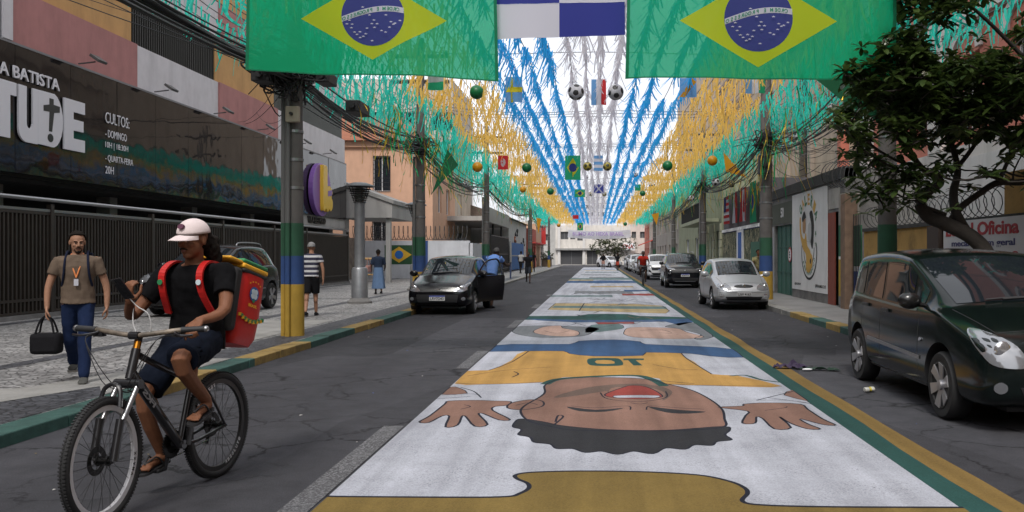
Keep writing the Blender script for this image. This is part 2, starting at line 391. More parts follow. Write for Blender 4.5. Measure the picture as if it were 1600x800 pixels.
def kerb(x0, x1, h, segs):
    m = [MB(), MB(), MB()]; y = -8.0; i = 0
    for (y1, k) in segs:
        while y < y1 - 1e-6:
            e = min(y + 1.0, y1); j = rnd.uniform(-.012, .012)
            m[k].box(x0 + j, x1 + j, y + .006, e - .006, -.02, h + rnd.uniform(-.006, .006)); y = e
    for mb, mm, nm in zip(m, (KY, KG, KC), ('kerb_yellow_stones', 'kerb_green_stones', 'kerb_plain_stones')):
        if mb.v: tag(mb.build(nm, mm, bevel=.012), kind='structure')
kerb(KL - .30, KL, .11, [(4, 1), (6.9, 0), (9.6, 1), (11.0, 0), (12.2, 1), (14.6, 0), (17.3, 1), (19.6, 0), (22.5, 1), (26, 0), (124, 2)])
kerb(KR, KR + .30, .125, [(13.5, 2), (15.2, 0), (17.5, 1), (18.6, 0), (20, 1), (22, 0), (124, 2)])

# ------------------------------------------------------------------ the painted road: flat sheets on the asphalt, each layer a little higher
mural = thing('street_mural', 'long white street painting with cartoon players and a number 10 running down the road', 'mural', (0, 0, 0))
PW = m_paint('paint_white', (.47, .485, .54), .8, .53); PYL = m_paint('paint_amber', (.50, .29, .085), .7); PSK = m_paint('paint_skin', (.26, .150, .115), .7)
PHR = m_paint('paint_hair', (.032, .033, .037), .9); PBL = m_paint('paint_blue', (.045, .10, .21), .3); PRD = m_paint('paint_red', (.30, .06, .05), .2)
PGR = m_paint('paint_green', (.028, .085, .075), .3); PLN = m_paint('paint_line', (.018, .02, .032), .3); PMU = m_paint('paint_mustard', (.22, .15, .045), .4)
PSK2 = m_paint('paint_pale_skin', (.48, .33, .27), .3); PGY = m_paint('paint_grey', (.19, .205, .22), .3); PSH = m_paint('paint_brown', (.15, .105, .085), .3)
PLB = m_paint('paint_teal', (.13, .20, .20), .35); POC = m_paint('paint_ochre', (.42, .33, .17), .4)
ML, MR = -1.70, 2.22
def sheet(name, poly, z, m, parent=mural):
    z = .004 + (z - .004) * .03; mb = MB(); mb.prism(poly, (0, 0, z), (1, 0, 0), (0, 1, 0), None); return mb.build(name, m, parent)
def clipx(p): return [(min(max(x, ML), MR), y) for x, y in p]
def pxs(pts, smooth=5, closed=True):
    p = [gnd(x, y) for x, y in pts]
    if smooth: p = [(v.x, v.y) for v in spline([(a, b, 0) for a, b in p], smooth, closed)]
    return p
LNZ = [.0]
def line(pts, w, smooth=5, closed=False, z=.030, m=None, name='outline'):
    p = pxs(pts, smooth, closed) if pts and pts[0][1] > 300 else pts
    z = .004 + (z - .004) * .03; mb = MB(); k = len(p); L_ = []; R_ = []
    for i in range(k):
        a = Vector(p[(i - 1) % k] if closed else p[max(i - 1, 0)]); b = Vector(p[(i + 1) % k] if closed else p[min(i + 1, k - 1)]); d = b - a
        if d.length < 1e-6: d = Vector((1, 0))
        d.normalize(); n = Vector((-d.y, d.x)) * w * .36; c = Vector(p[i])
        L_.append((c.x + n.x, c.y + n.y, z)); R_.append((c.x - n.x, c.y - n.y, z))
    LNZ[0] += .0000013; dz = LNZ[0] % .00018
    vs = [(x, y, zz + dz) for x, y, zz in L_ + R_]; fs = []
    for i in range(k if closed else k - 1):
        j = (i + 1) % k; fs.append((i, j, j + k, i + k))
    mb.add(vs, fs); return mb.build(name, m or PLN, mural, weld=False)
def shape(name, pts, z, m, w=.035, smooth=5, clip=True):
    p = pxs(pts, smooth)
    if clip: p = clipx(p)
    o = sheet(name, p, z, m)
    if w: line(p, w, 0, True)
    return o
sheet('white_ground', [(ML, 3), (MR, 3), (MR - .02, 40), (MR, 112), (ML + .05, 112), (ML, 40)], .004, PW)
# border stripes on the right, old lane dashes on the left
wob = lambda y: .015 * math.sin(y * 1.7) + .01 * math.sin(y * 5.1)
ys = [3 + i * 1.0 for i in range(100)]
sheet('border_stripe', [(MR - .02, y) for y in ys] + [(2.41 + wob(y), y) for y in reversed(ys)], .008, PGR)
sheet('border_stripe', [(2.41 + wob(y), y) for y in ys] + [(2.60 + wob(y + 3), y) for y in reversed(ys)], .012, m_paint('paint_dull_yellow', (.24, .155, .05), .55))
dsh = MB()
for (a, b) in ((3.6, 7.9), (11.9, 14.1), (18.6, 20.8), (25.5, 27.5), (33, 34.5)):
    dsh.prism([(ML - .20, a), (ML - .02, a), (ML - .02, b), (ML - .20, b)], (0, 0, .006), (1, 0, 0), (0, 1, 0), None)
tag(dsh.build('lane_marking', m_paint('paint_old_white', (.26, .26, .27), 1.0, .42)), kind='structure')
# mustard jigsaw edge in the foreground
e = [(425, 776), (700, 778), (790, 777), (812, 772), (826, 764), (824, 756), (808, 749), (806, 743), (830, 739), (900, 737), (1000, 738), (1090, 743), (1140, 753), (1163, 763), (1168, 772), (1160, 784), (1190, 790), (1300, 793), (1520, 794)]
ep = pxs(e, 5, False)
sheet('mustard_field', clipx([(ML, 3.0)] + ep + [(MR, 3.0)]), .012, PMU)
line(clipx(ep), .045, 0)
# player one: amber shirt, arms, head upside down
shape('shirt', [(826, 547), (940, 549), (1100, 548), (1190, 551), (1083, 551), (1066, 555), (1085, 566), (1112, 585), (1150, 587), (1222, 604), (1170, 605), (1110, 603), (1040, 601), (1030, 592), (980, 588), (880, 590), (848, 598), (760, 601), (710, 600), (722, 580), (764, 579), (800, 563)], .012, PYL, 0, 2)
line([(712, 599), (760, 601), (846, 598)], .03); line([(1030, 600), (1110, 603), (1222, 604)], .03); line([(764, 579), (800, 566), (826, 549)], .03, 2); line([(1064, 552), (1075, 562), (1112, 585)], .03)
line([(730, 588), (790, 579), (860, 574)], .022); line([(800, 590), (810, 585), (803, 581)], .03); line([(1020, 570), (1060, 577), (1090, 578)], .022); line([(1000, 592), (1060, 598), (1085, 600)], .03)
shape('blue_band', [(740, 542), (800, 538), (890, 538), (905, 533), (960, 531), (1000, 534), (1008, 538), (1080, 541), (1150, 546), (1162, 559), (1110, 557), (1080, 553), (1010, 551), (1004, 556), (930, 557), (890, 553), (880, 549), (820, 549), (740, 550), (733, 547)], .016, PBL, .03, 2)
line([(851, 601), (880, 592), (985, 587), (1020, 594), (1038, 604)], .17, 5, False, .018, PGR, 'collar')
shape('digit', [(918, 562), (928, 560), (960, 560), (969, 562), (974, 569), (966, 572), (930, 572), (919, 569)], .018, PGR, 0, 3); shape('digit_hole', [(932, 563.5), (955, 563.5), (960, 568.5), (933, 568.5)], .0195, PYL, 0, 2)
shape('digit', [(974, 560.5), (1006, 560.5), (1006, 563.2), (974, 563.2)], .020, PGR, 0, 0); shape('digit', [(981, 563), (993, 563), (1004, 571.5), (990, 571.5)], .021, PGR, 0, 0)
shape('head', [(852, 602), (880, 592), (930, 590), (1000, 592), (1040, 600), (1080, 610), (1110, 625), (1128, 640), (1132, 655), (1130, 668), (1070, 673), (990, 674), (900, 673), (865, 668), (830, 660), (815, 648), (818, 636), (850, 616)], .014, PSK, .035)
shape('hair', [(805, 660), (815, 655), (850, 660), (880, 666), (950, 672), (1040, 673), (1130, 667), (1140, 673), (1133, 680), (1143, 688), (1120, 691), (1112, 697), (1085, 696), (1070, 703), (1040, 701), (1020, 710), (990, 706), (965, 711), (940, 706), (915, 708), (895, 702), (870, 702), (860, 695), (835, 692), (828, 684), (810, 680), (815, 672), (802, 668)], .016, PHR, .03, 4)
shape('beard', [(866, 622), (885, 614), (930, 604), (990, 600), (1030, 604), (1050, 612), (1044, 622), (1035, 626), (1038, 614), (1010, 606), (960, 606), (950, 614), (945, 612), (900, 619)], .017, PSH, 0)
shape('mouth', [(945, 617), (970, 607), (985, 603), (1005, 604), (1022, 610), (1035, 619), (1028, 622), (1000, 624), (960, 622)], .0195, PRD, .025)
shape('teeth', [(960, 619), (1000, 618), (1030, 619), (1024, 622), (990, 622), (964, 622)], .022, PW, .015, 3)
shape('closed_eye', [(886, 636), (930, 641), (975, 638), (945, 644), (905, 643)], .020, PHR, 0, 3)
shape('closed_eye', [(1013, 636), (1060, 641), (1103, 644), (1075, 647), (1040, 645)], .020, PHR, 0, 3)
line([(892, 635), (930, 638), (980, 635), (985, 641)], .022); line([(1010, 641), (1016, 635), (1060, 638), (1100, 640)], .022); line([(985, 630), (1000, 632), (1012, 630)], .022)
line([(938, 614), (950, 624), (1000, 628), (1040, 622), (1040, 612)], .025); line([(865, 665), (880, 652), (872, 650), (868, 660)], .03)
shape('ear', [(793, 638), (800, 630), (830, 625), (848, 628), (846, 636), (815, 641)], .016, PSK, .03)
line([(806, 634), (825, 630), (840, 633)], .02)
shape('hand', [(655, 660), (672, 650), (695, 632), (702, 627), (745, 626), (770, 627), (798, 628), (792, 634), (773, 636), (770, 642), (797, 656), (780, 657), (755, 647), (748, 648), (762, 664), (742, 667), (728, 652), (722, 651), (715, 665), (696, 668), (702, 651), (690, 651), (670, 661)], .016, PSK, .03, 3)
shape('hand', [(1122, 637), (1160, 635), (1163, 632), (1200, 630), (1250, 632), (1262, 640), (1285, 655), (1306, 665), (1285, 664), (1250, 655), (1262, 663), (1282, 671), (1262, 671), (1235, 662), (1218, 652), (1236, 669), (1210, 671), (1192, 655), (1182, 652), (1180, 662), (1160, 662), (1165, 650), (1168, 643)], .016, PSK, .03, 3)
shape('wrist', [(704, 605), (718, 607), (730, 615), (690, 617)], .014, PSK, .02, 2); shape('wrist', [(1240, 610), (1225, 618), (1270, 628), (1262, 620)], .014, PSK, .02, 2)
line([(720, 606), (740, 612), (752, 622)], .025); line([(690, 618), (735, 616), (750, 618)], .02); line([(682, 624), (735, 620)], .02); line([(1182, 626), (1240, 612)], .025, 1); line([(1182, 626), (1230, 626), (1268, 632)], .02); line([(1200, 622), (1262, 630)], .02, 1)
line([(720, 640), (735, 636), (725, 633)], .02); line([(1195, 642), (1225, 638), (1230, 636)], .02)
line([(1140, 588), (1165, 587), (1190, 594), (1222, 598)], .08, 4, False, .018, PGR, 'cuff')
# second panel: two faces under a blue band
shape('hair', [(800, 518), (805, 511), (850, 509), (930, 512), (925, 520), (905, 526), (850, 528), (815, 524)], .012, PGY, .03, 4)
shape('face', [(833, 519), (850, 511), (875, 509), (880, 513), (903, 518), (900, 525), (860, 525)], .014, PSK2, .025, 4)
shape('face', [(975, 519), (985, 512), (1030, 512), (1060, 514), (1075, 520), (1100, 527), (1060, 530), (1000, 528), (978, 524)], .014, PSK2, .025, 4)
shape('hair', [(1040, 510), (1080, 504), (1120, 520), (1100, 531), (1085, 529), (1095, 523), (1060, 514)], .012, PGY, .03, 4)
shape('teal_sleeve', [(915, 520), (960, 516), (975, 512), (965, 506), (925, 508)], .012, PLB, .02, 2)
shape('scarf', [(930, 504), (990, 503), (992, 506), (935, 507)], .016, PRD, .02, 0)
shape('blue_band', [(812, 498), (900, 500), (1000, 500), (1120, 498), (1060, 509), (1040, 503), (900, 504)], .012, PBL, 0, 2)
shape('teal_band', [(820, 494), (900, 494), (920, 491), (980, 491), (1000, 494), (1085, 496), (1100, 501), (980, 503), (880, 500), (815, 500)], .010, PGR, .03, 2)
line([(818, 508), (870, 503), (900, 505), (880, 511)], .03); line([(850, 517), (870, 521), (890, 517)], .025); line([(1000, 517), (1030, 515), (1050, 520)], .025)
line([(900, 505), (930, 512), (960, 508)], .03); line([(1030, 520), (1060, 523)], .025)
# farther panels, read only as bands of colour
shape('ochre_panel', [(856, 484), (868, 474), (990, 475), (1035, 478), (1046, 486), (1040, 490), (940, 487)], .008, POC, .04, 0)
shape('teal_panel', [(862, 481), (866, 478), (1040, 479), (1043, 483), (990, 483)], .012, PLB, 0, 0)
line([(905, 486), (913, 474)], .05, 1); line([(950, 478), (1000, 474), (1048, 476)], .09, 3); line([(940, 473), (985, 471), (1020, 474)], .08, 3)
def band(y0, y1, m, x0=ML, x1=MR, z=.009, w=0):
    a = F * H / (y0 - CY); b = F * H / (y1 - CY); k = 8
    top = [(x0 + (x1 - x0) * i / k, a + rnd.uniform(-1, 1) * (a - b) * .12) for i in range(k + 1)]; bot = [(x1 - (x1 - x0) * i / k, b + rnd.uniform(-1, 1) * (a - b) * .12) for i in range(k + 1)]
    sheet('painted_band', top + bot, z, m)
band(461.5, 464, PLB, ML, .6); band(459, 462, PRD, 1.0, MR, .010); band(455, 459, PGY, -.9, 1.5, .011); band(453, 455.5, PBL, 1.2, MR, .012); band(447, 449, POC, -.3, 1.8)
band(438.5, 442.5, PBL); band(434.5, 437.2, PLB); band(437, 438.6, POC, ML, -.2, .013); band(433, 434.5, PGY, -.5, 1.9, .012); band(429, 430.2, PGY, -1.2, 1.2); band(425, 426, PLB, -1, 2)
band(422.5, 423.1, POC, -1.2, 2); band(420.4, 420.9, PBL, -1.5, 2)
for _ in range(26):
    yy = rnd.uniform(13.8, 40); x = rnd.uniform(-1.3, 1.2); a = rnd.uniform(.5, 1.8)
    if 14 < yy < 20 and rnd.random() < .6: continue
    pts = [(x + a * t / 4, yy + rnd.uniform(-.35, .35) * (1 + yy / 30)) for t in range(5)]
    p = [(v.x, v.y) for v in spline([(u, v, 0) for u, v in pts], 4)]
    line(p, .04 + yy * .0012, 0, False, .026, rnd.choice([PLN, PGY, PSH]), 'sketch_line')

# ------------------------------------------------------------------ wall helper with real openings
def wall(mb, o, u, w, h, openings, depth, n, mi=0, mr=None):
    """vertical wall from o along u (width w, height h); openings (u0,u1,z0,z1) get reveals going inwards by depth; n points outward"""
    o = Vector(o); u = Vector(u).normalized(); n = Vector(n).normalized(); zz = Vector((0, 0, 1)); mr = mi if mr is None else mr
    us = sorted({0, w, *[a for q in openings for a in q[:2]]}); zs = sorted({0, h, *[a for q in openings for a in q[2:4]]})
    fl = u.cross(zz).dot(n) < 0
    def q(a, b, c, d, m_): mb.add([a, b, c, d][::-1] if fl else [a, b, c, d], [(0, 1, 2, 3)], m_)
    for i in range(len(us) - 1):
        for j in range(len(zs) - 1):
            cu, cz = (us[i] + us[i + 1]) / 2, (zs[j] + zs[j + 1]) / 2
            if any(a < cu < b and c < cz < d for a, b, c, d in openings): continue
            P = lambda a, z: o + u * a + zz * z
            q(P(us[i], zs[j]), P(us[i + 1], zs[j]), P(us[i + 1], zs[j + 1]), P(us[i], zs[j + 1]), mi)
    b = -n * depth
    for (a, c, z0, z1) in openings:
        P = lambda aa, z: o + u * aa + zz * z
        for s, t in (((a, z0), (c, z0)), ((c, z0), (c, z1)), ((c, z1), (a, z1)), ((a, z1), (a, z0))):
            mb.quad(P(*s), P(*t), P(*t) + b, P(*s) + b, mr)
def building(name, label, cat, x0, x1, y0, y1, h, face, front, mats, group=None, side_open=(), front_open=(), depth=.18, z0=0.0, roof=None):
    """face: +1 its street front looks to +X (stands left), -1 looks to -X. front_open along Y on the street side, side_open along X on the side that faces the camera (y0)"""
    t = thing(name, label, cat, (0, 0, 0), 0, group); mb = MB()
    xf = x1 if face > 0 else x0; xb = x0 if face > 0 else x1
    wall(mb, (xf, y0, z0), (0, 1, 0), y1 - y0, h, front_open, depth, (face, 0, 0))
    wall(mb, (x0, y0, z0), (1, 0, 0), x1 - x0, h, side_open, depth, (0, -1, 0))
    mb.quad((xb, y0, z0), (xb, y1, z0), (xb, y1, z0 + h), (xb, y0, z0 + h)); mb.quad((x0, y1, z0), (x1, y1, z0), (x1, y1, z0 + h), (x0, y1, z0 + h))
    mb.quad((x0, y0, z0 + h), (x1, y0, z0 + h), (x1, y1, z0 + h), (x0, y1, z0 + h))
    mb.build('wall', mats, t); return t
def window(t, o, u, w, h, n, kind='pane', fm=None, gm=None, nb=2, depth=.18, bars=0):
    """frame + pane set into an opening; o is the lower corner on the wall face"""
    o = Vector(o); u = Vector(u).normalized(); n = Vector(n).normalized(); zz = Vector((0, 0, 1)); fm = fm or WHITE; gm = gm or GLASS
    b = o - n * (depth - .03); fr = MB(); s = .05
    for k in range(nb + 1):
        a = b + u * (s / 2 + (w - s) * k / nb); fr.bar(a, a + zz * h, s, .05, up=u)
    for z in (s / 2, h - s / 2): fr.bar(b + zz * z + u * s, b + zz * z + u * (w - s), .045, s, up=zz)
    f = fr.build('window', fm, t)
    p = MB(); c = o - n * (depth - .012); p.quad(c, c + u * w, c + u * w + zz * h, c + zz * h); p.build('pane', gm, f)
    if bars:
        g = MB(); c = o + n * .04; k = int(w / bars)
        for i in range(k + 1): g.cyl(c + u * (w * i / k) - zz * .03, c + u * (w * i / k) + zz * (h + .03), .011, n=5)
        for j in range(5): g.bar(c + zz * (h * j / 4), c + zz * (h * j / 4) + u * w, .015, .03)
        for i in range(k):
            for j in range(4): g.ell(c + u * (w * (i + .5) / k) + zz * (h * (j + .5) / 4), (.03, .03, .03), 6, 4)
        g.build('window_grille', DARKMETAL, f)
    return f

# ------------------------------------------------------------------ LEFT: the church block
XF = -13.0
MPINK = mat('pink_render', (.42, .19, .18), .8, var=.06, scale=3, streak=.25); MWHT = mat('white_render', (.62, .61, .63), .8, var=.05, scale=3, streak=.2)
MORG = mat('orange_render', (.55, .32, .12), .8, var=.06, scale=3, streak=.25); MSALM = mat('peach_render', (.62, .37, .25), .8, var=.05, scale=2, streak=.14, grime=.1)
church = thing('church_building', 'church block with glossy black fascia under pink, white and orange bands', 'building', (XF, 30, 0))
church_M = Matrix.Translation((-XF, -30, 0))
def cpart(mb, name, mats, parent=church, **k):
    mb.v = [tuple(church_M @ Vector(p)) for p in mb.v] if parent is church else mb.v
    return mb.build(name, mats, parent, **k)
bays = [9.0, 14.1, 19.5, 24.9, 30.35, 35.9, 45.6]
nice = ['P', 'W', 'P', 'W', 'P', 'W']
core = MB(); core.box(-26, XF - .32, 9, 45.58, 3.4, 17.2); cpart(core, 'wall', mat('church_core', (.10, .10, .10), .9))
GR = mat('grille_dark', (.045, .045, .04), .5, .2); GLG = mat('green_glass', (.07, .08, .065), .2, 0)
for fl in range(4):
    z = 6.27 + fl * 2.73
    for i in range(6):
        y0, y1 = bays[i], bays[i + 1]; pk = nice[i] == 'P'; zt = z + 1.21
        m = MB(); m.box(XF - .30, XF + (.06 if pk else .0), y0 + .004, y1 - .004, z, zt); cpart(m, 'parapet_panel', MPINK if pk else MWHT)
        if pk:
            m = MB(); m.box(XF - .31, XF - .12, y0, y1, zt, z + 2.73); cpart(m, 'infill_panel', MORG)
        else:
            m = MB(); k = int((y1 - y0) / .13)
            for j in range(k + 1): m.box(XF - .26, XF - .15, y0 + .02 + (y1 - y0 - .06) * j / k, y0 + .05 + (y1 - y0 - .06) * j / k, zt, z + 2.73)
            for zz_ in (zt + .05, zt + .8): m.box(XF - .25, XF - .2, y0, y1, zz_, zz_ + .05)
            cpart(m, 'window_grille', GR if i < 5 else GLG)
# thin white pilaster by the second bay, as in the photo's left edge
m = MB(); m.box(XF + .065, XF + .12, 19.2, 19.5, 6.27, 17.2); cpart(m, 'pilaster', MWHT)
FAS = bpy.data.materials.new('black_gloss_panel'); FAS.use_nodes = True
_n = FAS.node_tree.nodes; _l = FAS.node_tree.links; _b = _n['Principled BSDF']; _b.inputs['Base Color'].default_value = (.012, .011, .012, 1); _b.inputs['Roughness'].default_value = .05; _b.inputs['IOR'].default_value = 1.42
_t = _n.new('ShaderNodeTexCoord'); _w = _n.new('ShaderNodeTexNoise'); _w.inputs['Scale'].default_value = .8; _w.inputs['Detail'].default_value = 2; _l.new(_t.outputs['Object'], _w.inputs[0])
_p = _n.new('ShaderNodeBump'); _p.inputs['Strength'].default_value = .6; _p.inputs['Distance'].default_value = .035; _l.new(_w.outputs[0], _p.inputs['Height']); _l.new(_p.outputs[0], _b.inputs['Normal'])
y = 9.2; 
while y < 45.5:
    e = min(y + 2.08, 45.55); m = MB(); j = rnd.uniform(-.004, .004); tl = rnd.uniform(-.012, .012)
    m.add([(XF + .10 + j, y + .012, 3.37), (XF + .10 + j + tl, e - .012, 3.37), (XF + .10 + j + tl * .3, e - .012, 6.2), (XF + .10 + j - tl, y + .012, 6.2),
           (XF - .02, y + .012, 3.37), (XF - .02, e - .012, 3.37), (XF - .02, e - .012, 6.2), (XF - .02, y + .012, 6.2)], [(0, 1, 2, 3), (7, 6, 5, 4), (0, 4, 5, 1), (1, 5, 6, 2), (2, 6, 7, 3), (3, 7, 4, 0)])
    cpart(m, 'fascia_panel', FAS); y = e
m = MB(); m.box(XF - .3, XF - .03, 9, 45.55, 3.3, 6.26); cpart(m, 'fascia_backing', mat('void_black', (.01, .01, .01), .8))
m = MB(); m.box(XF - .31, XF + .11, 9, 45.56, 6.205, 6.255); cpart(m, 'fascia_capping', mat('grey_metal', (.2, .2, .21), .5, .4))
# ground floor: an open, unlit hall behind the fence
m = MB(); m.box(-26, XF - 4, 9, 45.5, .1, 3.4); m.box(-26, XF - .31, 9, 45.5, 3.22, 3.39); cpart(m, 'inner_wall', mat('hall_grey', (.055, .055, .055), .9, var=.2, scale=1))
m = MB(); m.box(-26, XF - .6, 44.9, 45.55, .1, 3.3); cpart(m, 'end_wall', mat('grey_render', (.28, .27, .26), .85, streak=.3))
for yy in (15.5, 20.6, 25.6, 30.8, 36, 41):
    m = MB(); m.box(XF - 1.5, XF - 1.1, yy, yy + .4, .1, 3.22); cpart(m, 'column', mat('column_white', (.40, .39, .38), .8, streak=.3), bevel=.01)
m = MB(); m.box(XF - .1, XF + .02, 38.6, 45.55, 2.9, 3.365); cpart(m, 'lintel', mat('lintel_grey', (.40, .39, .38), .8, streak=.3))
YX, UZ = (0, 1, 0), (0, 0, 1)
TX = XF + .125
def letters(name, body, y0, z0, h, w, d=.03, bold=.012, m=WHITE, label=None, cat='lettering', group=None, al='LEFT'):
    o = make_text(body, name, m, (0, 0, 0), YX, UZ, h, w, d, bold, None, al); o.location = (TX, y0, z0); return tag(o, label, cat, group)
WLET = mat('sign_white', (.68, .68, .72), .5)
letters('sign_lettering', 'IGREJA BATISTA', 21.15, 5.37, .36, 3.15, m=WLET, al='RIGHT', label='thin white capitals reading IGREJA BATISTA over the big church name')
# big block letters
big = thing('church_name_sign', 'huge white block letters ATITUDE with a black cross cut into the D', 'sign', (TX, 20, 4.1))
def blk(name, polys, m=WLET, x=.0, d=.04):
    b = MB()
    for p in polys: b.prism(p, (x, 0, 0), (0, 1, 0), (0, 0, 1), (d, 0, 0))
    return b.build(name, m, big)
Hh = 1.24
blk('letter', [[(-3.5, 0), (-3.2, 0), (-2.95, .85), (-2.7, 0), (-2.4, 0), (-2.8, Hh), (-3.1, Hh)]])
blk('letter', [[(-2.25, 0), (-1.95, 0), (-1.95, .98), (-1.7, .98), (-1.7, Hh), (-2.5, Hh), (-2.5, .98), (-2.25, .98)]])
blk('letter', [[(-1.6, 0), (-1.3, 0), (-1.3, Hh), (-1.6, Hh)]])
blk('letter', [[(-1.0, .0), (-.66, .0), (-.66, .95), (-.45, .95), (-.45, Hh), (-1.21, Hh), (-1.21, .95), (-1.0, .95)]])
ub = [(-.38, Hh), (-.38, .3)] + [(-.10 + .28 * math.cos(a), .28 + .30 * math.sin(a)) for a in [R(180 + 11.25 * i) for i in range(1, 9)]] + [(.30, -.02), (.30, Hh), (.12, Hh), (.12, .42)] + [(-.0 + .10 * math.cos(a), .40 + .10 * math.sin(a)) for a in [R(-20 * i) for i in range(0, 10)]] + [(-.10, .42), (-.10, Hh)]
blk('letter', [ub], x=.0)
dd = [(.304, 0), (.85, -.02)] + [(.85 + .40 * math.cos(a), .62 + .64 * math.sin(a)) for a in [R(-80 + 16 * i) for i in range(0, 11)]] + [(.304, Hh)]
blk('letter', [dd], x=.0)
ee = [(1.30, 0), (2.16, 0), (2.16, .30), (1.68, .30), (1.68, .50), (2.10, .50), (2.10, .77), (1.68, .77), (1.68, .95), (2.16, .95), (2.16, Hh), (1.30, Hh)]
blk('letter', [ee], x=.002)
BK = mat('sign_black', (.01, .01, .01), .4)
blk('cross_mark', [[(.70, .34), (.82, .34), (.90, .80), (1.12, .84), (1.12, .98), (.88, .99), (.88, 1.12), (.72, 1.12), (.72, .97), (.50, .92), (.50, .79), (.72, .80)], [(.76 + .11 * math.cos(R(i * 24)), .19 + .10 * math.sin(R(i * 24))) for i in range(15)]], BK, x=.041, d=.004)
for body, z, h, w in (('CULTOS:', 4.93, .29, 1.18), ('- DOMINGO', 4.56, .20, 1.05), ('10H | 18:30H', 4.24, .20, 1.12), ('- QUARTA-FEIRA', 3.90, .20, 1.38), ('20H', 3.60, .20, .40)):
    letters('sign_lettering', body, 23.15, z + .08, h, w, .008, .0, WLET, 'small white lettering %s on the black fascia' % body.strip('- :'), group='service times on the church front')
o = make_text('VILA BELMIRO', 'sign_lettering', BK, (0, 0, 0), YX, UZ, .30, 2.6, .04, .02); o.location = (XF + .03, 39.6, 3.0); tag(o, 'black capitals reading VILA BELMIRO on the grey lintel', 'lettering')
# oval logo
lg = thing('logo_sign', 'purple oval sign with a raised yellow emblem at the far end of the black fascia', 'sign', (XF + .14, 40.7, 4.55))
m = MB(); m.prism([(1.35 * math.cos(R(i * 12)), 1.22 * math.sin(R(i * 12))) for i in range(30)], (0, 0, 0), (0, 1, 0), (0, 0, 1), (.22, 0, 0)); m.build('oval_panel', mat('purple_panel', (.20, .09, .36), .4), lg, bevel=.02)
em = [(-.62, -.75), (-.62, .95), (-.5, 1.1), (-.2, 1.12), (-.02, .98), (.02, .2), (.3, .22), (.62, .1), (.75, -.1), (.62, -.3), (.8, -.5), (.75, -.8), (.5, -.95), (.3, -.85), (.05, -1.0), (-.2, -.85), (-.45, -.98)]
em = [(v.x, v.y) for v in spline([(a + .3, b, 0) for a, b in em], 4, True)]
m = MB(); m.prism(em, (.222, 0, 0), (0, 1, 0), (0, 0, 1), (.16, 0, 0)); m.build('emblem', mat('emblem_yellow', (.72, .46, .04), .4), lg, bevel=.015)
m = MB(); m.prism([(.35, -.28), (.95, -.2), (.95, .05), (.35, -.02)], (.384, 0, 0), (0, 1, 0), (0, 0, 1), (.01, 0, 0)); m.build('emblem_patch', mat('purple_panel', (.2, .09, .36)), lg)
# floodlights on arms along the top of the fascia
FLD = mat('floodlight_grey', (.10, .10, .10), .5, .3); FLG = mat('floodlight_lens', (.45, .44, .36), .25)
fl0 = None
for i, px in enumerate((154, 268, 357, 423, 481, 521)):
    Y = yat(px, XF + .6)
    lab = 'small square floodlight angled down over the fascia, number %d counted from the near end' % (i + 1)
    lab = ['small floodlight over the black fascia above the word CULTOS', 'small floodlight over the fascia under the first white band', 'small floodlight over the fascia where the second pink band starts', 'small floodlight over the fascia at the far end of the second pink band', 'small floodlight over the fascia just past the utility pole', 'farthest small floodlight, over the oval yellow and purple sign'][i]
    if fl0 is None:
        fl0 = thing('floodlight', lab, 'floodlight', (XF + .1, Y, 6.3), 0, 'floodlights along the church fascia')
        m = MB(); m.bar((0, 0, 0), (.42, 0, .05), .03, .03); m.build('arm', FLD, fl0)
        M = Matrix.Translation((.5, 0, .12)) @ Matrix.Rotation(R(35), 4, 'Y')
        m = MB(); m.box(-.14, .14, -.19, .19, -.04, .03, 0, M); m.build('housing', FLD, fl0, bevel=.008)
        m = MB(); m.box(-.11, .11, -.16, .16, -.047, -.041, 0, M); m.build('lens', FLG, fl0)
    else: dup(fl0, (XF + .1, Y, 6.3), label=lab)

# fence of dark vertical slats with top rail
BRN = mat('fence_brown', (.035, .027, .021), .55, .2, var=.15, scale=4)
fence = thing('slat_fence', 'long dark brown metal slat fence in front of the church', 'fence', (-12.8, 29, .1))
posts = [12.2, 16.0, 20.7, 25.4, 30.2, 35.0, 38.9, 45.4]
for a, b in zip(posts[:-1], posts[1:]):
    m = MB(); n = int((b - a) / .135)
    for j in range(1, n): m.box(-.03, .03, a - 29 + (b - a) * j / n - .028, a - 29 + (b - a) * j / n + .028, .12, 2.36)
    for z in (.14, .42, 2.40): m.box(-.035, .035, a - 29, b - 29, z - .03, z + .03)
    m.build('slat_panel', BRN, fence)
for p in posts:
    m = MB(); m.box(-.06, .06, p - 29.06, p - 28.94, -.1, 2.62); m.build('post', BRN, fence, bevel=.006)
m = MB(); m.tube([(.03, 12.2 - 29, 2.72), (.03, 45.4 - 29, 2.72)], .05, 10); m.build('top_rail', mat('steel_rail', (.33, .33, .34), .35, .8), fence, smooth=True)
m = MB(); m.box(-.04, .04, 12.2 - 29, 45.4 - 29, 2.44, 2.50); m.build('panel_rail', mat('steel_rail', (.33, .33, .34)), fence)
tag(MB().box(-12.95, -12.7, 12, 45.5, .08, .2).build('fence_plinth', CONCD), 'low concrete plinth under the dark slat fence', 'plinth')
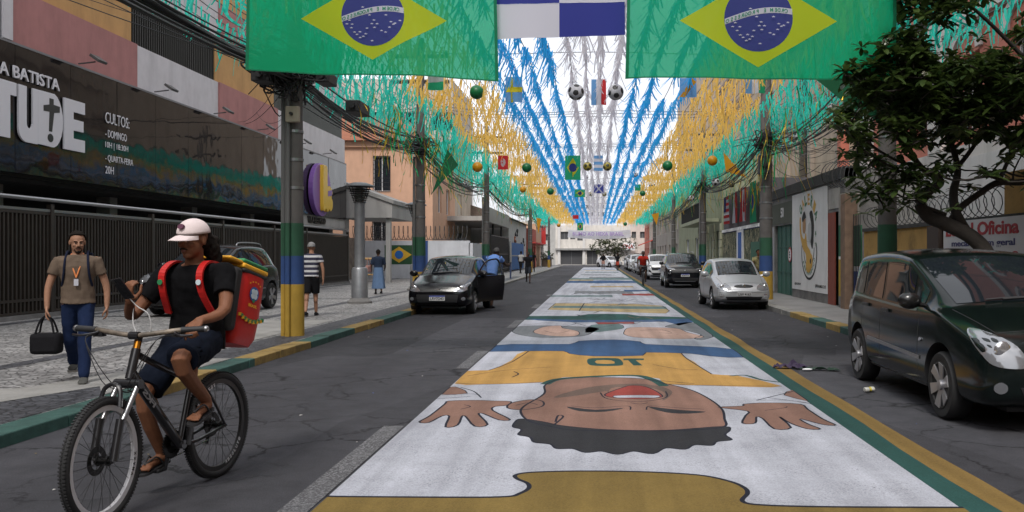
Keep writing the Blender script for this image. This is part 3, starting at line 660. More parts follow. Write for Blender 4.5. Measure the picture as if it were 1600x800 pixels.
# concrete canopy past the fence
m = MB(); m.prism([(-13.6, 3.5), (-10.7, 3.5), (-10.68, 4.28), (-13.6, 5.3)], (0, 46.2, 0), (1, 0, 0), (0, 0, 1), (0, 5.5, 0)); 
cn = thing('concrete_canopy', 'grey concrete entrance canopy jutting out past the church fence', 'canopy', (0, 0, 0)); m.build('slab', mat('canopy_grey', (.36, .35, .34), .85, streak=.35), cn)
m = MB(); m.prism([(-13.7, 5.32), (-10.6, 4.22), (-10.6, 4.42), (-13.7, 5.55)], (0, 46.1, 0), (1, 0, 0), (0, 0, 1), (0, 5.7, 0)); m.build('coping', CONC, cn)
for x in (-13.2, -10.95): MB().box(x - .12, x + .12, 46.4, 46.7, .1, 3.5).build('pillar', mat('canopy_grey', (.3, .3, .3)), cn)

# ------------------------------------------------------------------ LEFT: peach house and its white wall
YO = 57.0
def xat(px, Y): return (px - CX) * Y / F
hx0, hx1 = -20.0, xat(676, YO)
wU = (xat(583, YO), xat(610, YO), zat(299, YO), zat(244, YO)); wL = (xat(582, YO), xat(610, YO), zat(378, YO), zat(346, YO)); wS = (xat(541, YO), xat(546, YO), zat(330, YO), zat(280, YO))
ops = [(w[0] - hx0, w[1] - hx0, w[2], w[3]) for w in (wU, wL)]
house = building('peach_house', 'peach rendered two storey house with grilled windows and a red tile roof', 'house', hx0, hx1, YO, YO + 9, 8.9, 1, None, MSALM, side_open=ops, front_open=[(2.0, 3.3, 4.4, 6.2), (5.2, 6.6, 4.4, 6.2)])
for w in (wU, wL): window(house, (w[0], YO, w[2]), (1, 0, 0), w[1] - w[0], w[3] - w[2], (0, -1, 0), bars=.13)
window(house, (hx1, YO + 2.0, 4.4), (0, 1, 0), 1.3, 1.8, (1, 0, 0)); window(house, (hx1, YO + 5.2, 4.4), (0, 1, 0), 1.4, 1.8, (1, 0, 0))
def m_tile():
    m = bpy.data.materials.new('roof_tile'); m.use_nodes = True; N = m.node_tree.nodes; L = m.node_tree.links; b = N['Principled BSDF']
    tc = N.new('ShaderNodeTexCoord'); w = N.new('ShaderNodeTexWave'); w.bands_direction = 'X'; w.inputs['Scale'].default_value = 4.0; w.inputs['Distortion'].default_value = .3; L.new(tc.outputs['Object'], w.inputs[0])
    w2 = N.new('ShaderNodeTexWave'); w2.bands_direction = 'Z'; w2.inputs['Scale'].default_value = 2.6; L.new(tc.outputs['Object'], w2.inputs[0])
    mx = N.new('ShaderNodeMath'); mx.operation = 'MULTIPLY'; L.new(w.outputs[1], mx.inputs[0]); L.new(w2.outputs[1], mx.inputs[1])
    r = N.new('ShaderNodeMapRange'); r.inputs[3].default_value = .35; r.inputs[4].default_value = 1.3; L.new(mx.outputs[0], r.inputs[0])
    v = N.new('ShaderNodeVectorMath'); v.operation = 'MULTIPLY'; v.inputs[0].default_value = (.42, .15, .075); L.new(r.outputs[0], v.inputs[1]); L.new(v.outputs[0], b.inputs['Base Color'])
    b.inputs['Roughness'].default_value = .85; return m
TILE = m_tile()
m = MB(); zr0, zr1 = 8.9, 11.3
m.add([(hx0 - .5, YO - .5, zr0), (hx1 + .4, YO - .5, zr0), (hx1 - 3.2, YO + 4.5, zr1), (hx0, YO + 4.5, zr1), (hx1 + .4, YO + 9.4, zr0), (hx0 - .5, YO + 9.4, zr0)], [(0, 1, 2, 3), (1, 4, 2), (4, 5, 3, 2), (0, 5, 4, 1)])
m.build('roof', TILE, house)
m = MB(); m.box(hx0, hx1 + .15, YO - .18, YO - .003, 8.5, 8.9); m.build('cornice', MSALM, house)
ac = at(560, 309, YO); m = MB(); m.box(ac.x - .02, ac.x + .85, YO - .45, YO - .02, ac.z, ac.z + .55)
acu = thing('air_conditioner', 'boxy grey window air conditioner on the peach house', 'air conditioner', (0, 0, 0)); m.build('casing', mat('ac_grey', (.4, .4, .39), .6), acu, bevel=.01)
m = MB()
for k in range(7): m.box(ac.x + .06, ac.x + .62, YO - .458, YO - .452, ac.z + .07 + k * .06, ac.z + .10 + k * .06)
m.build('vent_slats', DARKMETAL, acu)
# white wall with painted flag
yw = 55.0; zt = 2.45
ww = thing('boundary_wall', 'whitewashed wall with a painted Brazilian flag in front of the peach house', 'wall', (0, 0, 0))
m = MB(); m.box(xat(546, yw), -7.9, yw, yw + .25, .05, zt); m.box(-7.95, -7.7, yw, 62, .05, 2.3); m.build('wall', mat('whitewash', (.55, .56, .6), .8, var=.06, scale=2, streak=.2, grime=.15), ww)
def rect_px(x0, y0, x1, y1, Y): a = at(x0, y1, Y); b = at(x1, y0, Y); return a.x, a.z, b.x, b.z
a = rect_px(601, 383, 646, 413, yw)
fg = thing('painted_flag', 'Brazilian flag painted on the whitewashed wall behind the black hatchback', 'painted flag', (0, 0, 0))
MB().box(a[0], a[2], yw - .008, yw - .002, a[1], a[3]).build('green_field', mat('wall_green', (.02, .075, .03), .8, var=.15), fg)
cx_, cz_ = (a[0] + a[2]) / 2, (a[1] + a[3]) / 2; w_, h_ = (a[2] - a[0]) / 2 * .88, (a[3] - a[1]) / 2 * .84
MB().prism([(cx_ - w_, cz_), (cx_, cz_ - h_), (cx_ + w_, cz_), (cx_, cz_ + h_)], (0, yw - .009, 0), (1, 0, 0), (0, 0, 1), (0, -.004, 0)).build('yellow_diamond', mat('wall_yellow', (.62, .36, .03), .8), fg)
MB().prism([(cx_ + h_ * .52 * math.cos(R(i * 15)), cz_ + h_ * .52 * math.sin(R(i * 15))) for i in range(24)], (0, yw - .014, 0), (1, 0, 0), (0, 0, 1), (0, -.004, 0)).build('blue_disc', mat('wall_blue', (.02, .13, .42), .8), fg)
MB().box(a[2], a[2] + .9, yw - .012, yw - .002, .1, 2.45).build('blue_column', mat('wall_navy', (.03, .07, .22), .8), fg)
def coil(name, p0, p1, r, n, label, lr=.012, cat='razor wire'):
    p0 = Vector(p0); p1 = Vector(p1); d = (p1 - p0); L_ = d.length; u, v, _ = frame_from(d); pts = []
    for i in range(n * 14 + 1):
        t = i / (n * 14); a = t * n * 2 * math.pi; pts.append(p0 + d * t + u * math.cos(a) * r + v * math.sin(a) * r)
    m = MB(); m.tube(pts, lr, 4); m.tube([p0 - Vector((0, 0, r)), p1 - Vector((0, 0, r))], lr, 4)
    return tag(m.build(name, DARKMETAL), label, cat)
coil('razor_wire', (xat(546, yw), yw + .1, 2.95), (-8, yw + .1, 2.95), .42, 26, 'coiled razor wire along the top of the whitewashed wall', .02)
# rough stone wall bit and the red traffic post by the fence end
m = MB(); m.box(-15.6, -15.0, 50, 55, .05, 2.6); tag(m.build('stone_wall', mat('rough_stone', (.22, .18, .15), .9, var=.4, scale=3, bump=.5)), 'rough brown stone wall behind the end of the fence', 'wall')

# ------------------------------------------------------------------ LEFT: farther buildings
tower = building('apartment_block', 'tall pale apartment block standing behind the peach house', 'building', -24, -11.5, 70, 82, 15.5, 1, None, mat('pale_beige', (.47, .43, .38), .85, streak=.3), side_open=[(2 + i * 3, 3.6 + i * 3, z, z + 1.5) for i in range(4) for z in (8.6, 11.4)])
for i in range(4):
    for z in (8.6, 11.4): window(tower, (-24 + 2 + i * 3, 70, z), (1, 0, 0), 1.6, 1.5, (0, -1, 0))
bal = building('balcony_house', 'beige house with a deep concrete balcony over a shaded forecourt', 'house', -20, -11.4, 66.2, 80, 7.6, 1, None, mat('beige_render', (.50, .42, .34), .85, streak=.3, grime=.2), front_open=[(1, 4.5, .2, 3.4), (6, 9, .2, 3.4), (1.5, 3.5, 4.9, 6.6), (6.5, 8.5, 4.9, 6.6)])
for y_ in (1.5, 6.5): window(bal, (-11.4, 66.2 + y_, 4.9), (0, 1, 0), 2, 1.7, (1, 0, 0))
MB().box(-11.4, -7.9, 62.5, 80, 4.0, 4.32).build('balcony_slab', mat('slab_grey', (.42, .40, .38), .85, streak=.3), bal)
MB().box(-8.05, -7.9, 62.5, 80, 4.32, 5.1).build('balcony_front', mat('slab_grey', (.42, .4, .38)), bal)
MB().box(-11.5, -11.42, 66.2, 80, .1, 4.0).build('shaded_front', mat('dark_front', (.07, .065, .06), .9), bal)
m = MB(); m.add([(-20.4, 65.9, 7.6), (-11, 65.9, 7.6), (-11, 80.3, 7.6), (-20.4, 80.3, 7.6), (-15.7, 65.9, 9.4), (-15.7, 80.3, 9.4)], [(0, 1, 4), (1, 2, 5, 4), (2, 3, 5), (3, 0, 4, 5)]); m.build('roof', TILE, bal)
for y_ in (64, 70, 76): MB().cyl((-8.2, y_, .1), (-8.2, y_, 4.0), .09, n=10).build('porch_post', DARKMETAL, bal)
gt = thing('forecourt_gate', 'dark bar gate closing the shaded forecourt', 'gate', (0, 0, 0)); m = MB()
for j in range(70): m.box(-7.9, -7.86, 66 + j * .19, 66.05 + j * .19, .1, 3.1)
for z in (.4, 1.6, 3.0): m.box(-7.92, -7.85, 66, 79.3, z, z + .07)
m.build('bars', DARKMETAL, gt); MB().box(-8.2, -8.0, 62, 66, .05, 2.4).build('gate_pier', mat('peach_pier', (.48, .32, .24), .85, streak=.3), gt)
wh = building('blank_wall_house', 'low white house wall with faded dancer graffiti', 'house', -16, -7.95, 80.2, 100, 4.9, 1, None, mat('chalk_white', (.5, .49, .48), .85, streak=.3, grime=.25))
m = MB(); m.add([(-16, 80.2, 4.9), (-7.6, 80.2, 4.9), (-7.6, 100, 4.9), (-16, 100, 4.9), (-12, 80.2, 6.3), (-12, 100, 6.3)], [(0, 1, 4), (1, 2, 5, 4), (2, 3, 5), (3, 0, 4, 5)]); m.build('roof', mat('old_roof', (.20, .15, .12), .9, var=.3), wh)
gr = thing('wall_graffiti', 'faded black and orange dancer figures on the white wall', 'graffiti', (0, 0, 0))
for (y_, z_, s_, c_) in ((86, 3.0, .5, (.4, .12, .05)), (87, 3.9, .7, (.03, .03, .03)), (93, 2.5, .6, (.03, .03, .03)), (96, 2.8, .7, (.03, .03, .03))):
    pts = [(y_ + s_ * 2 * rnd.uniform(-1, 1), z_ + s_ * .7 * rnd.uniform(-1, 1)) for _ in range(5)]
    p = spline([(a, b, 0) for a, b in pts], 6); m = MB(); m.tube([(-7.935, q.x, q.y) for q in p], [.05 + .1 * math.sin(i * .35) ** 2 for i in range(len(p))], 5); m.build('figure', mat('graf_%.2f' % c_[0], c_, .8), gr)
bg = thing('blue_gate', 'bright blue corrugated double gate on the far left', 'gate', (0, 0, 0)); m = MB()
for j in range(44): m.box(-7.75 + (.02 if j % 2 else 0), -7.68 + (.02 if j % 2 else 0), 79.6 + j * .3, 79.9 + j * .3, .2, 2.7)
m.build('leaf', mat('gate_blue', (.04, .16, .42), .5, var=.1), bg)
m = MB(); m.box(-7.8, -7.64, 79.3, 79.55, .05, 2.85); m.box(-7.8, -7.64, 92.9, 93.15, .05, 2.85); m.box(-7.72, -7.6, 79.6, 92.9, 1.45, 1.55); m.build('gate_frame', mat('gate_frame_grey', (.4, .4, .4), .6), bg)
for (y0, y1, h, c, lab, nm) in ((100.2, 108, 4.6, (.40, .08, .05), 'low shop front painted dull red on the far left', 'shop_building'), (108.2, 117, 5.4, (.50, .33, .22), 'peach painted shop next to the red one', 'shop_building'), (117.2, 123.5, 6.0, (.5, .48, .45), 'pale corner shop at the end of the left pavement', 'shop_building')):
    xs_ = -7.4
    t = building(nm, lab, 'shop', -17, xs_, y0, y1, h, 1, None, mat('shopwall_%d' % y0, c, .85, streak=.3), front_open=[(1, 3, .05, 2.6), (4.2, 6.2, .05, 2.6)])
    MB().box(xs_ - .17, xs_ - .13, y0 + 1, y0 + 6.2, .05, 2.6).build('shutter', mat('shutter_dark', (.06, .05, .05), .7), t)
    MB().box(xs_, xs_ + .5, y0 + .3, y1 - .3, 2.9, 3.05).build('awning', mat('awn_%d' % y0, (.45, .06, .05) if y0 < 110 else (.45, .42, .4), .8), t)
rs = thing('red_shop_sign', 'upright red shop sign on the far left', 'sign', (0, 0, 0)); MB().box(-7.3, -6.7, 116.6, 116.8, 3.0, 6.2).build('panel', mat('sign_red', (.5, .03, .03), .6), rs)

# ------------------------------------------------------------------ FAR END: buildings closing the street
YE = 139.0
def endb(name, lab, px0, px1, pyt, col, ops, Y=YE, depth=.3):
    x0, x1 = xat(px0, Y), xat(px1, Y); h = zat(pyt, Y)
    oo = [(xat(a, Y) - x0, xat(b, Y) - x0, max(zat(d, Y), .05), zat(c, Y)) for a, b, c, d in ops]
    t = building(name, lab, 'building', x0, x1, Y, Y + 10, h, 1, None, mat(name + '_w%d' % px0, col, .85, streak=.3, grime=.15), side_open=oo, depth=depth)
    for (a, b, c, d) in oo: window(t, (x0 + a, Y, c), (1, 0, 0), b - a, d - c, (0, -1, 0), gm=mat('far_dark', (.06, .06, .065), .5), fm=mat('far_frame', (.2, .2, .2), .7), depth=depth)
    return t
e1 = endb('end_building', 'pale two storey building with wide dark openings closing the street', 868, 985, 352, (.66, .62, .57), [(876, 888, 362, 374), (891, 899, 366, 374), (902, 911, 364, 376), (940, 947, 367, 374), (955, 963, 367, 374), (876, 910, 391, 415), (917, 934, 391, 415)])
MB().box(xat(868, YE), xat(985, YE), YE - .6, YE - .01, zat(391, YE), zat(388, YE)).build('ledge', CONC, e1)
for p in (912, 873): MB().box(xat(p - 1.5, YE), xat(p + 2.5, YE), YE - .3, YE - .01, .1, 6.2).build('pier', mat('pier_white', (.6, .58, .56), .8), e1)
e2 = endb('end_building', 'pinkish end building with the white shop board on the right', 985, 1060, 340, (.58, .49, .44), [(987, 994, 362, 372), (1000, 1008, 362, 372), (990, 1010, 396, 415)])
e3 = endb('end_building', 'taller grey building rising behind the end of the street', 820, 868, 345, (.45, .44, .42), [(852, 858, 366, 376)])
e4 = endb('end_building', 'distant hazy apartment block seen over the end roofs', 895, 948, 300, (.6, .6, .61), [(900 + 8 * i, 904 + 8 * i, 308 + 12 * j, 314 + 12 * j) for i in range(6) for j in range(3)], Y=190)
sb = thing('shop_board', 'white shop board with red letters CNA at the end of the street', 'sign', (0, 0, 0))
a = rect_px(970, 380, 992, 391, YE - 1); MB().box(a[0], a[2], YE - 1.2, YE - 1, a[1], a[3]).build('panel', WHITE, sb); make_text('CNA', 'lettering', mat('sign_red', (.5, .03, .03)), (a[0] + .2, YE - 1.205, a[1] + .25), (1, 0, 0), UZ, .65, 1.8, .02, .02, sb)
# ------------------------------------------------------------------ RIGHT: gateway walls, houses, tall buildings
XR = 6.72
MBEI = mat('warm_beige', (.50, .395, .30), .85, var=.06, scale=2, streak=.35, grime=.2)
def opn(px0, px1, py0, py1, X, y0):
    """opening on a street wall at X from its pixel columns and rows measured at its nearer edge"""
    ya, yb = sorted((yat(px0, X), yat(px1, X))); return (ya - y0, yb - y0, max(zat(py1, ya), .14) if py1 else .14, zat(py0, ya))
# main beige building with pilasters behind the garage wall
B1 = building('beige_building', 'tall beige building with pilasters and one narrow barred window column behind the garage wall', 'building', 8.8, 20, 31.2, 96, 19, -1, None, MBEI,
              front_open=[(5.6, 7.0, 4.6, 9.3), (13, 14.6, 4.2, 6.2), (20, 21.6, 4.2, 6.2), (13, 14.6, 8, 10), (20, 21.6, 8, 10)], depth=.35)
for (a, b, c, d) in ((5.6, 7.0, 4.6, 9.3), (13, 14.6, 4.2, 6.2), (20, 21.6, 4.2, 6.2), (13, 14.6, 8, 10), (20, 21.6, 8, 10)):
    window(B1, (8.8, 31.2 + a, c), (0, 1, 0), b - a, d - c, (-1, 0, 0), bars=.2, fm=DARKMETAL, depth=.3)
for y in (31.4, 35.6, 40, 46, 51, 57, 61.2): MB().box(8.62, 8.797, y, y + .55, .1, 18.9).build('pilaster', mat('pilaster_beige', (.40, .33, .27), .85, streak=.3), B1)
for z in (3.9, 7.4, 10.8, 12.9): MB().box(8.55, 8.61, 31.2, 62, z, z + .22).build('string_course', mat('course_brown', (.26, .19, .15), .85, streak=.3), B1)
MB().box(8.50, 8.797, 30.75, 31.18, .1, 19).build('corner_strip', mat('salmon_strip', (.50, .15, .10), .8, streak=.2), B1)
# salmon and white building behind the tree
ops = [(1.2 + i * 3.0, 2.7 + i * 3.0, z, z + 1.9) for i in range(8) for z in (4.6, 8.0)]
MSAL = mat('salmon_render', (.50, .17, .12), .8, var=.05, scale=3, streak=.25)
B2 = building('salmon_building', 'salmon and white building with arched windows behind the tree', 'building', 9.2, 20, 5, 30.7, 17, -1, None, MSAL, front_open=ops, depth=.3)
MW2 = mat('cream_trim', (.55, .52, .50), .8, streak=.3, grime=.1)
for i in range(8):
    for z in (4.6, 8.0):
        window(B2, (9.2, 5 + 1.2 + i * 3.0, z), (0, 1, 0), 1.5, 1.9, (-1, 0, 0), depth=.3, nb=3)
        m = MB(); y = 5 + 1.2 + i * 3 + .75
        arc = [(.95 * math.cos(R(a)), .75 * math.sin(R(a))) for a in range(0, 181, 15)] + [(.70 * math.cos(R(a)), .5 * math.sin(R(a))) for a in range(180, -1, -15)]
        m.prism(arc, (9.199, y, z + 1.95), (0, 1, 0), (0, 0, 1), (-.10, 0, 0)); m.build('window_arch', MW2, B2)
for z, h in ((3.9, .35), (7.2, .4), (11.2, .5)): MB().box(9.02, 9.197, 5, 30.7, z, z + h).build('string_course', MW2, B2)
MB().box(9.0, 9.19, 5, 30.5, .1, 3.9).build('base_wall', mat('white_base', (.55, .54, .54), .85, streak=.3), B2)
for y in (5.1, 11.1, 17.1, 23.1, 29.3): MB().box(9.0, 9.198, y, y + .9, 4.26, 11.2).build('pilaster', MW2, B2)

# garage gateway wall (painted panel, green garage door, red doorway)
gy0, gy1 = 23.9, 34.6
Y_ = lambda px: yat(px, XR)
doorg = (Y_(1238) - gy0, Y_(1211) - gy0, .12, 2.62); doorr = (Y_(1313.5) - gy0, Y_(1296) - gy0, .12, 2.75)
gw = building('garage_wall', 'grey topped garage wall with a white painted panel and a green door', 'wall', XR, XR + 2.0, gy0, gy1, 3.9, -1, None, CONCD, front_open=[doorg, doorr], depth=.14)
MB().box(XR + .10, XR + .13, gy0 + doorg[0], gy0 + doorg[1], .12, 2.62).build('garage_door', mat('door_green', (.03, .12, .09), .6, var=.15, streak=.3), gw)
m = MB()
for k in range(1, 4):
    y = gy0 + doorg[0] + (doorg[1] - doorg[0]) * k / 4; m.box(XR + .08, XR + .099, y - .03, y + .03, .15, 2.6)
for z in (.9, 1.8): m.box(XR + .08, XR + .099, gy0 + doorg[0], gy0 + doorg[1], z, z + .05)
m.build('door_rib', mat('door_green2', (.025, .10, .075), .6), gw)
MB().box(XR - .012, XR - .003, Y_(1238) + .02, Y_(1238) + .02 + (Y_(1204) - Y_(1238)), 2.66, 3.42).build('notice_board', mat('board_olive', (.07, .08, .06), .7, streak=.2), gw)
MB().box(XR - .018, XR - .002, Y_(1210), Y_(1201.5), .15, 2.6).build('door_pier', mat('pier_grey', (.38, .38, .40), .8, streak=.35), gw)
RB = mat('doorway_red', (.24, .055, .035), .75, var=.1, streak=.3)
MB().box(XR + .02, XR + .11, gy0 + doorr[1] - .03, gy0 + doorr[1] - .003, .12, 2.74).build('doorway_reveal', RB, gw)
MB().box(XR - .012, XR + .02, gy0 + doorr[1] - .62, gy0 + doorr[1] + .12, .12, 2.75).build('doorway_post', RB, gw)
MB().box(XR + .10, XR + .13, gy0 + doorr[0], gy0 + doorr[1], .12, 2.75).build('dark_door', mat('door_dark', (.02, .035, .03), .6), gw)
MB().box(XR - .02, XR - .003, Y_(1313), Y_(1295.5), 2.85, 3.42).build('faded_panel', mat('faded_white', (.40, .385, .36), .85, streak=.4, grime=.3), gw)
m = MB(); m.box(XR - .06, XR + .3, gy0, gy1, 3.62, 3.95); m.build('coping', mat('coping_black', (.045, .045, .045), .9, var=.3, grime=.4), gw)
# white painted mural panel with lettering and a cartoon emblem (plain generic figures)
py0, py1 = Y_(1293.5), Y_(1238.5)
pnl = thing('painted_wall_panel', 'tall white wall painting with green arched letters over a round yellow and black emblem', 'wall painting', (XR - .004, (py0 + py1) / 2, 1.95))
MB().box(-.012, 0, -(py1 - py0) / 2, (py1 - py0) / 2, -1.55, 1.62).build('white_field', mat('panel_white', (.72, .72, .72), .8, var=.05, scale=2, streak=.15), pnl)
def pp(name, poly, m, k=0, sp=4):
    if sp: poly = [(v.x, v.y) for v in spline([(a, b, 0) for a, b in poly], sp, True)]
    b = MB(); b.prism(poly, (-.013 - k * .002, 0, 0), (0, -1, 0), (0, 0, 1), (-.0015, 0, 0)); return b.build(name, m, pnl)
PY2 = mat('emblem_amber', (.60, .36, .08), .8); PB2 = mat('emblem_black', (.02, .02, .02), .8); PG2 = mat('emblem_green', (.06, .19, .10), .8); PT2 = mat('emblem_tan', (.42, .24, .12), .8)
circ = lambda cx, cy, rx, ry, a0=0, a1=360, n=24: [(cx + rx * math.cos(R(a0 + (a1 - a0) * i / n)), cy + ry * math.sin(R(a0 + (a1 - a0) * i / n))) for i in range(n)]
S = 1.55
pp('ring', circ(.1, -.35, .88 * S * .75, .85, 150, 390), PB2, 0, 0); pp('ring_field', circ(.1, -.33, .80 * S * .75, .79, 150, 390), mat('panel_white', (.6, .6, .6)), 1, 0)
pp('ring_line', circ(.1, -.2, .60 * S * .75, .62, 170, 370), PB2, 2, 0); pp('ring_field', circ(.1, -.18, .55 * S * .75, .58, 168, 372), mat('panel_white', (.6, .6, .6)), 3, 0)
pp('figure', [(-1.15, .75), (-1.0, .8), (-.9, .3), (-.5, .1), (-.3, .3), (-.1, -.1), (.3, -.3), (.5, -.7), (.2, -.95), (-.2, -.9), (-.3, -.4), (-.7, -.2), (-1.1, .3)], PY2, 4)
pp('figure', [(-.7, .75), (-.45, .85), (-.3, .6), (-.4, .3), (-.7, .35)], PT2, 5); pp('hair', [(-.8, .8), (-.5, 1.0), (-.25, .8), (-.45, .75), (-.7, .65)], PB2, 6)
pp('hair', [(.2, .9), (.55, .95), (.75, .5), (.6, -.2), (.35, .0), (.45, .5)], PB2, 5); pp('figure', [(.0, .5), (.3, .6), (.45, .3), (.3, .0), (.05, .1)], mat('figure_white', (.5, .5, .5), .8), 6)
pp('ball', circ(.35, -.6, .26, .24), PY2, 6, 0); pp('ball_patch', circ(.35, -.6, .09, .09, n=6), PB2, 7, 0); pp('ball', circ(-.05, -.75, .22, .2), PY2, 7, 0)
for i, ch in enumerate('GALERIA'):
    a = R(150 - i * 20); p = (.05 - .0 + .98 * math.cos(a), .55 + .62 * math.sin(a))
    ux = Vector((0, -math.sin(a), -math.cos(a))); ux = Vector((0, -math.cos(a - R(90)), math.sin(a - R(90)) )); uy = Vector((0, -math.sin(-(a - R(90))), math.cos(a - R(90))))
    make_text(ch, 'painted_letter', PG2 if i % 2 == 0 else PY2, (-.014, -(p[0] - .12), p[1]), ux, uy, .36, .27, .003, .03, pnl)
for i, ch in enumerate('PERNAMBUCO'):
    a = R(205 + i * 14.5); p = (.1 + .83 * math.cos(a), -.29 + .70 * math.sin(a)); b_ = a + R(90)
    make_text(ch, 'painted_letter', PG2, (-.020, -p[0] , p[1] - .05), (0, -math.cos(b_), math.sin(b_)), (0, math.sin(b_), math.cos(b_)), .13, .11, .002, .02, pnl)
for (a, b) in ((.95, .25), (1.0, .75), (.98, -.1)): pp('star', [((.11 if i % 2 else .045) * math.cos(R(90 + i * 36)) + a, (.11 if i % 2 else .045) * math.sin(R(90 + i * 36)) + b) for i in range(10)], PG2, 1, 0)
make_text('@GALERIAPE', 'painted_letter', PB2, (-.014, 1.9, -1.42), (0, -1, 0), UZ, .10, .9, .002, .01, pnl); make_text('@PERNAMBUCO.PE', 'painted_letter', PB2, (-.014, -.9, -1.42), (0, -1, 0), UZ, .12, 1.25, .002, .012, pnl)
make_text('50', 'board_number', WHITE, (XR - .014, Y_(1220.5), 2.9), (0, -1, 0), UZ, .35, .5, .004, .02, gw)
np_ = thing('no_parking_sign', 'round white no parking sign on the green garage door', 'sign', (XR + .075, Y_(1231), 1.55)); m = MB(); m.prism(circ(0, 0, .26, .26), (0, 0, 0), (0, -1, 0), (0, 0, 1), (-.01, 0, 0)); m.build('plate', mat('sign_red2', (.45, .03, .03), .5), np_)
m = MB(); m.prism(circ(0, 0, .21, .21), (-.0105, 0, 0), (0, -1, 0), (0, 0, 1), (-.004, 0, 0)); m.build('field', WHITE, np_); make_text('E', 'lettering', BK, (-.0155, .09, -.12), (0, -1, 0), UZ, .24, .18, .002, .03, np_)
# gateway pier and small gate between the wall and the yellow wall
pr = thing('gate_pier', 'weathered brown gate pier beside a green, white and yellow painted post', 'pier', (0, 0, 0))
m = MB(); m.box(XR - .22, XR + .12, Y_(1333), Y_(1326), .1, 3.15); m.build('brown_post', mat('rust_brown', (.20, .13, .09), .85, var=.2, streak=.4), pr, bevel=.015)
zb = lambda a, b, c, nm: MB().box(XR - .10, XR + .3, Y_(1325.5), Y_(1316), a, b).build(nm, c, pr)
zb(.1, .42, CONCD, 'base_block'); zb(.42, 1.42, mat('post_yellow', (.48, .30, .03), .75, streak=.2), 'yellow_band'); zb(1.42, 1.5, WHITE, 'white_band'); zb(1.5, 2.35, mat('post_green', (.025, .12, .06), .75, streak=.2), 'green_band'); zb(2.35, 3.2, mat('post_bare', (.30, .28, .25), .85, streak=.4), 'bare_band')
sg = thing('side_gate', 'narrow green and blue side gate by the weathered pier', 'gate', (0, 0, 0))
MB().box(XR - .02, XR + .02, Y_(1346), Y_(1334.5), 1.25, 2.3).build('green_panel', mat('post_green', (.02, .1, .05)), sg); MB().box(XR - .021, XR + .021, Y_(1346), Y_(1334.5), 1.12, 1.245).build('white_panel', WHITE, sg); MB().box(XR - .02, XR + .02, Y_(1346), Y_(1334.5), .15, 1.115).build('blue_panel', mat('post_blue', (.02, .07, .30), .7), sg)
m = MB(); y = Y_(1346)
for j in range(5): m.box(XR - .05, XR - .03, Y_(1334.5) - .1 - j * .14, Y_(1334.5) - .08 - j * .14, .15, 2.6)
m.build('gate_bar', DARKMETAL, sg)
coil('razor_wire', (XR + .1, 22.0, 3.55), (XR + .1, 25.5, 3.85), .38, 9, 'tangle of razor wire on top of the weathered gate pier', .012)
# yellow boundary wall and painted workshop board
MYEL = mat('mustard_wall', (.42, .25, .07), .85, var=.12, scale=3, streak=.12, grime=.6, bump=.2)
yv = thing('mustard_wall', 'stained mustard boundary wall behind the tree', 'wall', (0, 0, 0))
MB().box(XR, XR + .25, 6, Y_(1350), .05, 2.12).build('wall', MYEL, yv); MB().box(XR - .05, XR + .3, 6, Y_(1350), 2.12, 2.2).build('coping', mat('coping_black', (.045, .045, .045)), yv)
MB().box(XR + .3, XR + .5, 9, 15.2, 2.1, 2.95).build('raised_wall', MYEL, yv)
MB().box(XR - .10, XR + .0, Y_(1474), Y_(1456), .1, 2.1).build('dark_post', mat('dark_wood', (.05, .035, .03), .8), yv)
coil('razor_wire', (XR + .15, 14.6, 2.45), (XR + .15, 22, 2.45), .27, 24, 'coiled razor wire on the mustard wall behind the tree', .009)
wb = thing('workshop_board', 'white board with red and blue lettering for a mechanical workshop on the mustard wall', 'sign', (XR - .06, 15.2, 1.86))
MB().box(0, .02, -3.4, 1.75, -.46, .30).build('panel', mat('board_white', (.62, .62, .64), .6, streak=.12), wb)
RD = mat('lettering_red', (.38, .02, .03), .6); NB = mat('lettering_navy', (.03, .03, .14), .6)
make_text('Edwal Oficina', 'lettering', RD, (-.001, 1.62, .02), (0, -1, 0), UZ, .235, 2.9, .006, .03, wb)
make_text('mecânica em geral', 'lettering', NB, (-.001, 1.35, -.20), (0, -1, 0), UZ, .145, 2.5, .006, .02, wb)
make_text('Tels. (13)3872-2', 'lettering', RD, (-.001, 1.62, -.41), (0, -1, 0), UZ, .15, 2.9, .006, .02, wb)
# camouflage wall, flag strip
cy0, cy1 = 34.75, 47.0
def m_camo():
    m = bpy.data.materials.new('camouflage'); m.use_nodes = True; N = m.node_tree.nodes; L = m.node_tree.links; b = N['Principled BSDF']
    tc = N.new('ShaderNodeTexCoord'); mp = N.new('ShaderNodeMapping'); mp.inputs['Scale'].default_value = (1, 2.4, 1.2); L.new(tc.outputs['Object'], mp.inputs[0]); n = N.new('ShaderNodeTexNoise'); n.inputs['Scale'].default_value = 2.6; n.inputs['Detail'].default_value = 2; L.new(mp.outputs[0], n.inputs[0])
    r = N.new('ShaderNodeValToRGB'); r.color_ramp.interpolation = 'CONSTANT'; e = r.color_ramp.elements; e[0].position = 0; e[0].color = (.03, .045, .03, 1); e[1].position = .44; e[1].color = (.06, .085, .05, 1)
    for p, c in ((.5, (.34, .30, .19, 1)), (.56, (.12, .13, .07, 1)), (.63, (.40, .36, .24, 1))): x = e.new(p); x.color = c
    L.new(n.outputs[0], r.inputs[0]); L.new(r.outputs[0], b.inputs['Base Color']); b.inputs['Roughness'].default_value = .85; return m
CAMO = m_camo()
cw = thing('camouflage_wall', 'low wall with green camouflage paint under a dark fabric strip', 'wall', (0, 0, 0))
MB().box(XR, XR + 1.8, cy0, cy1, .05, 2.75).build('wall', CAMO, cw)
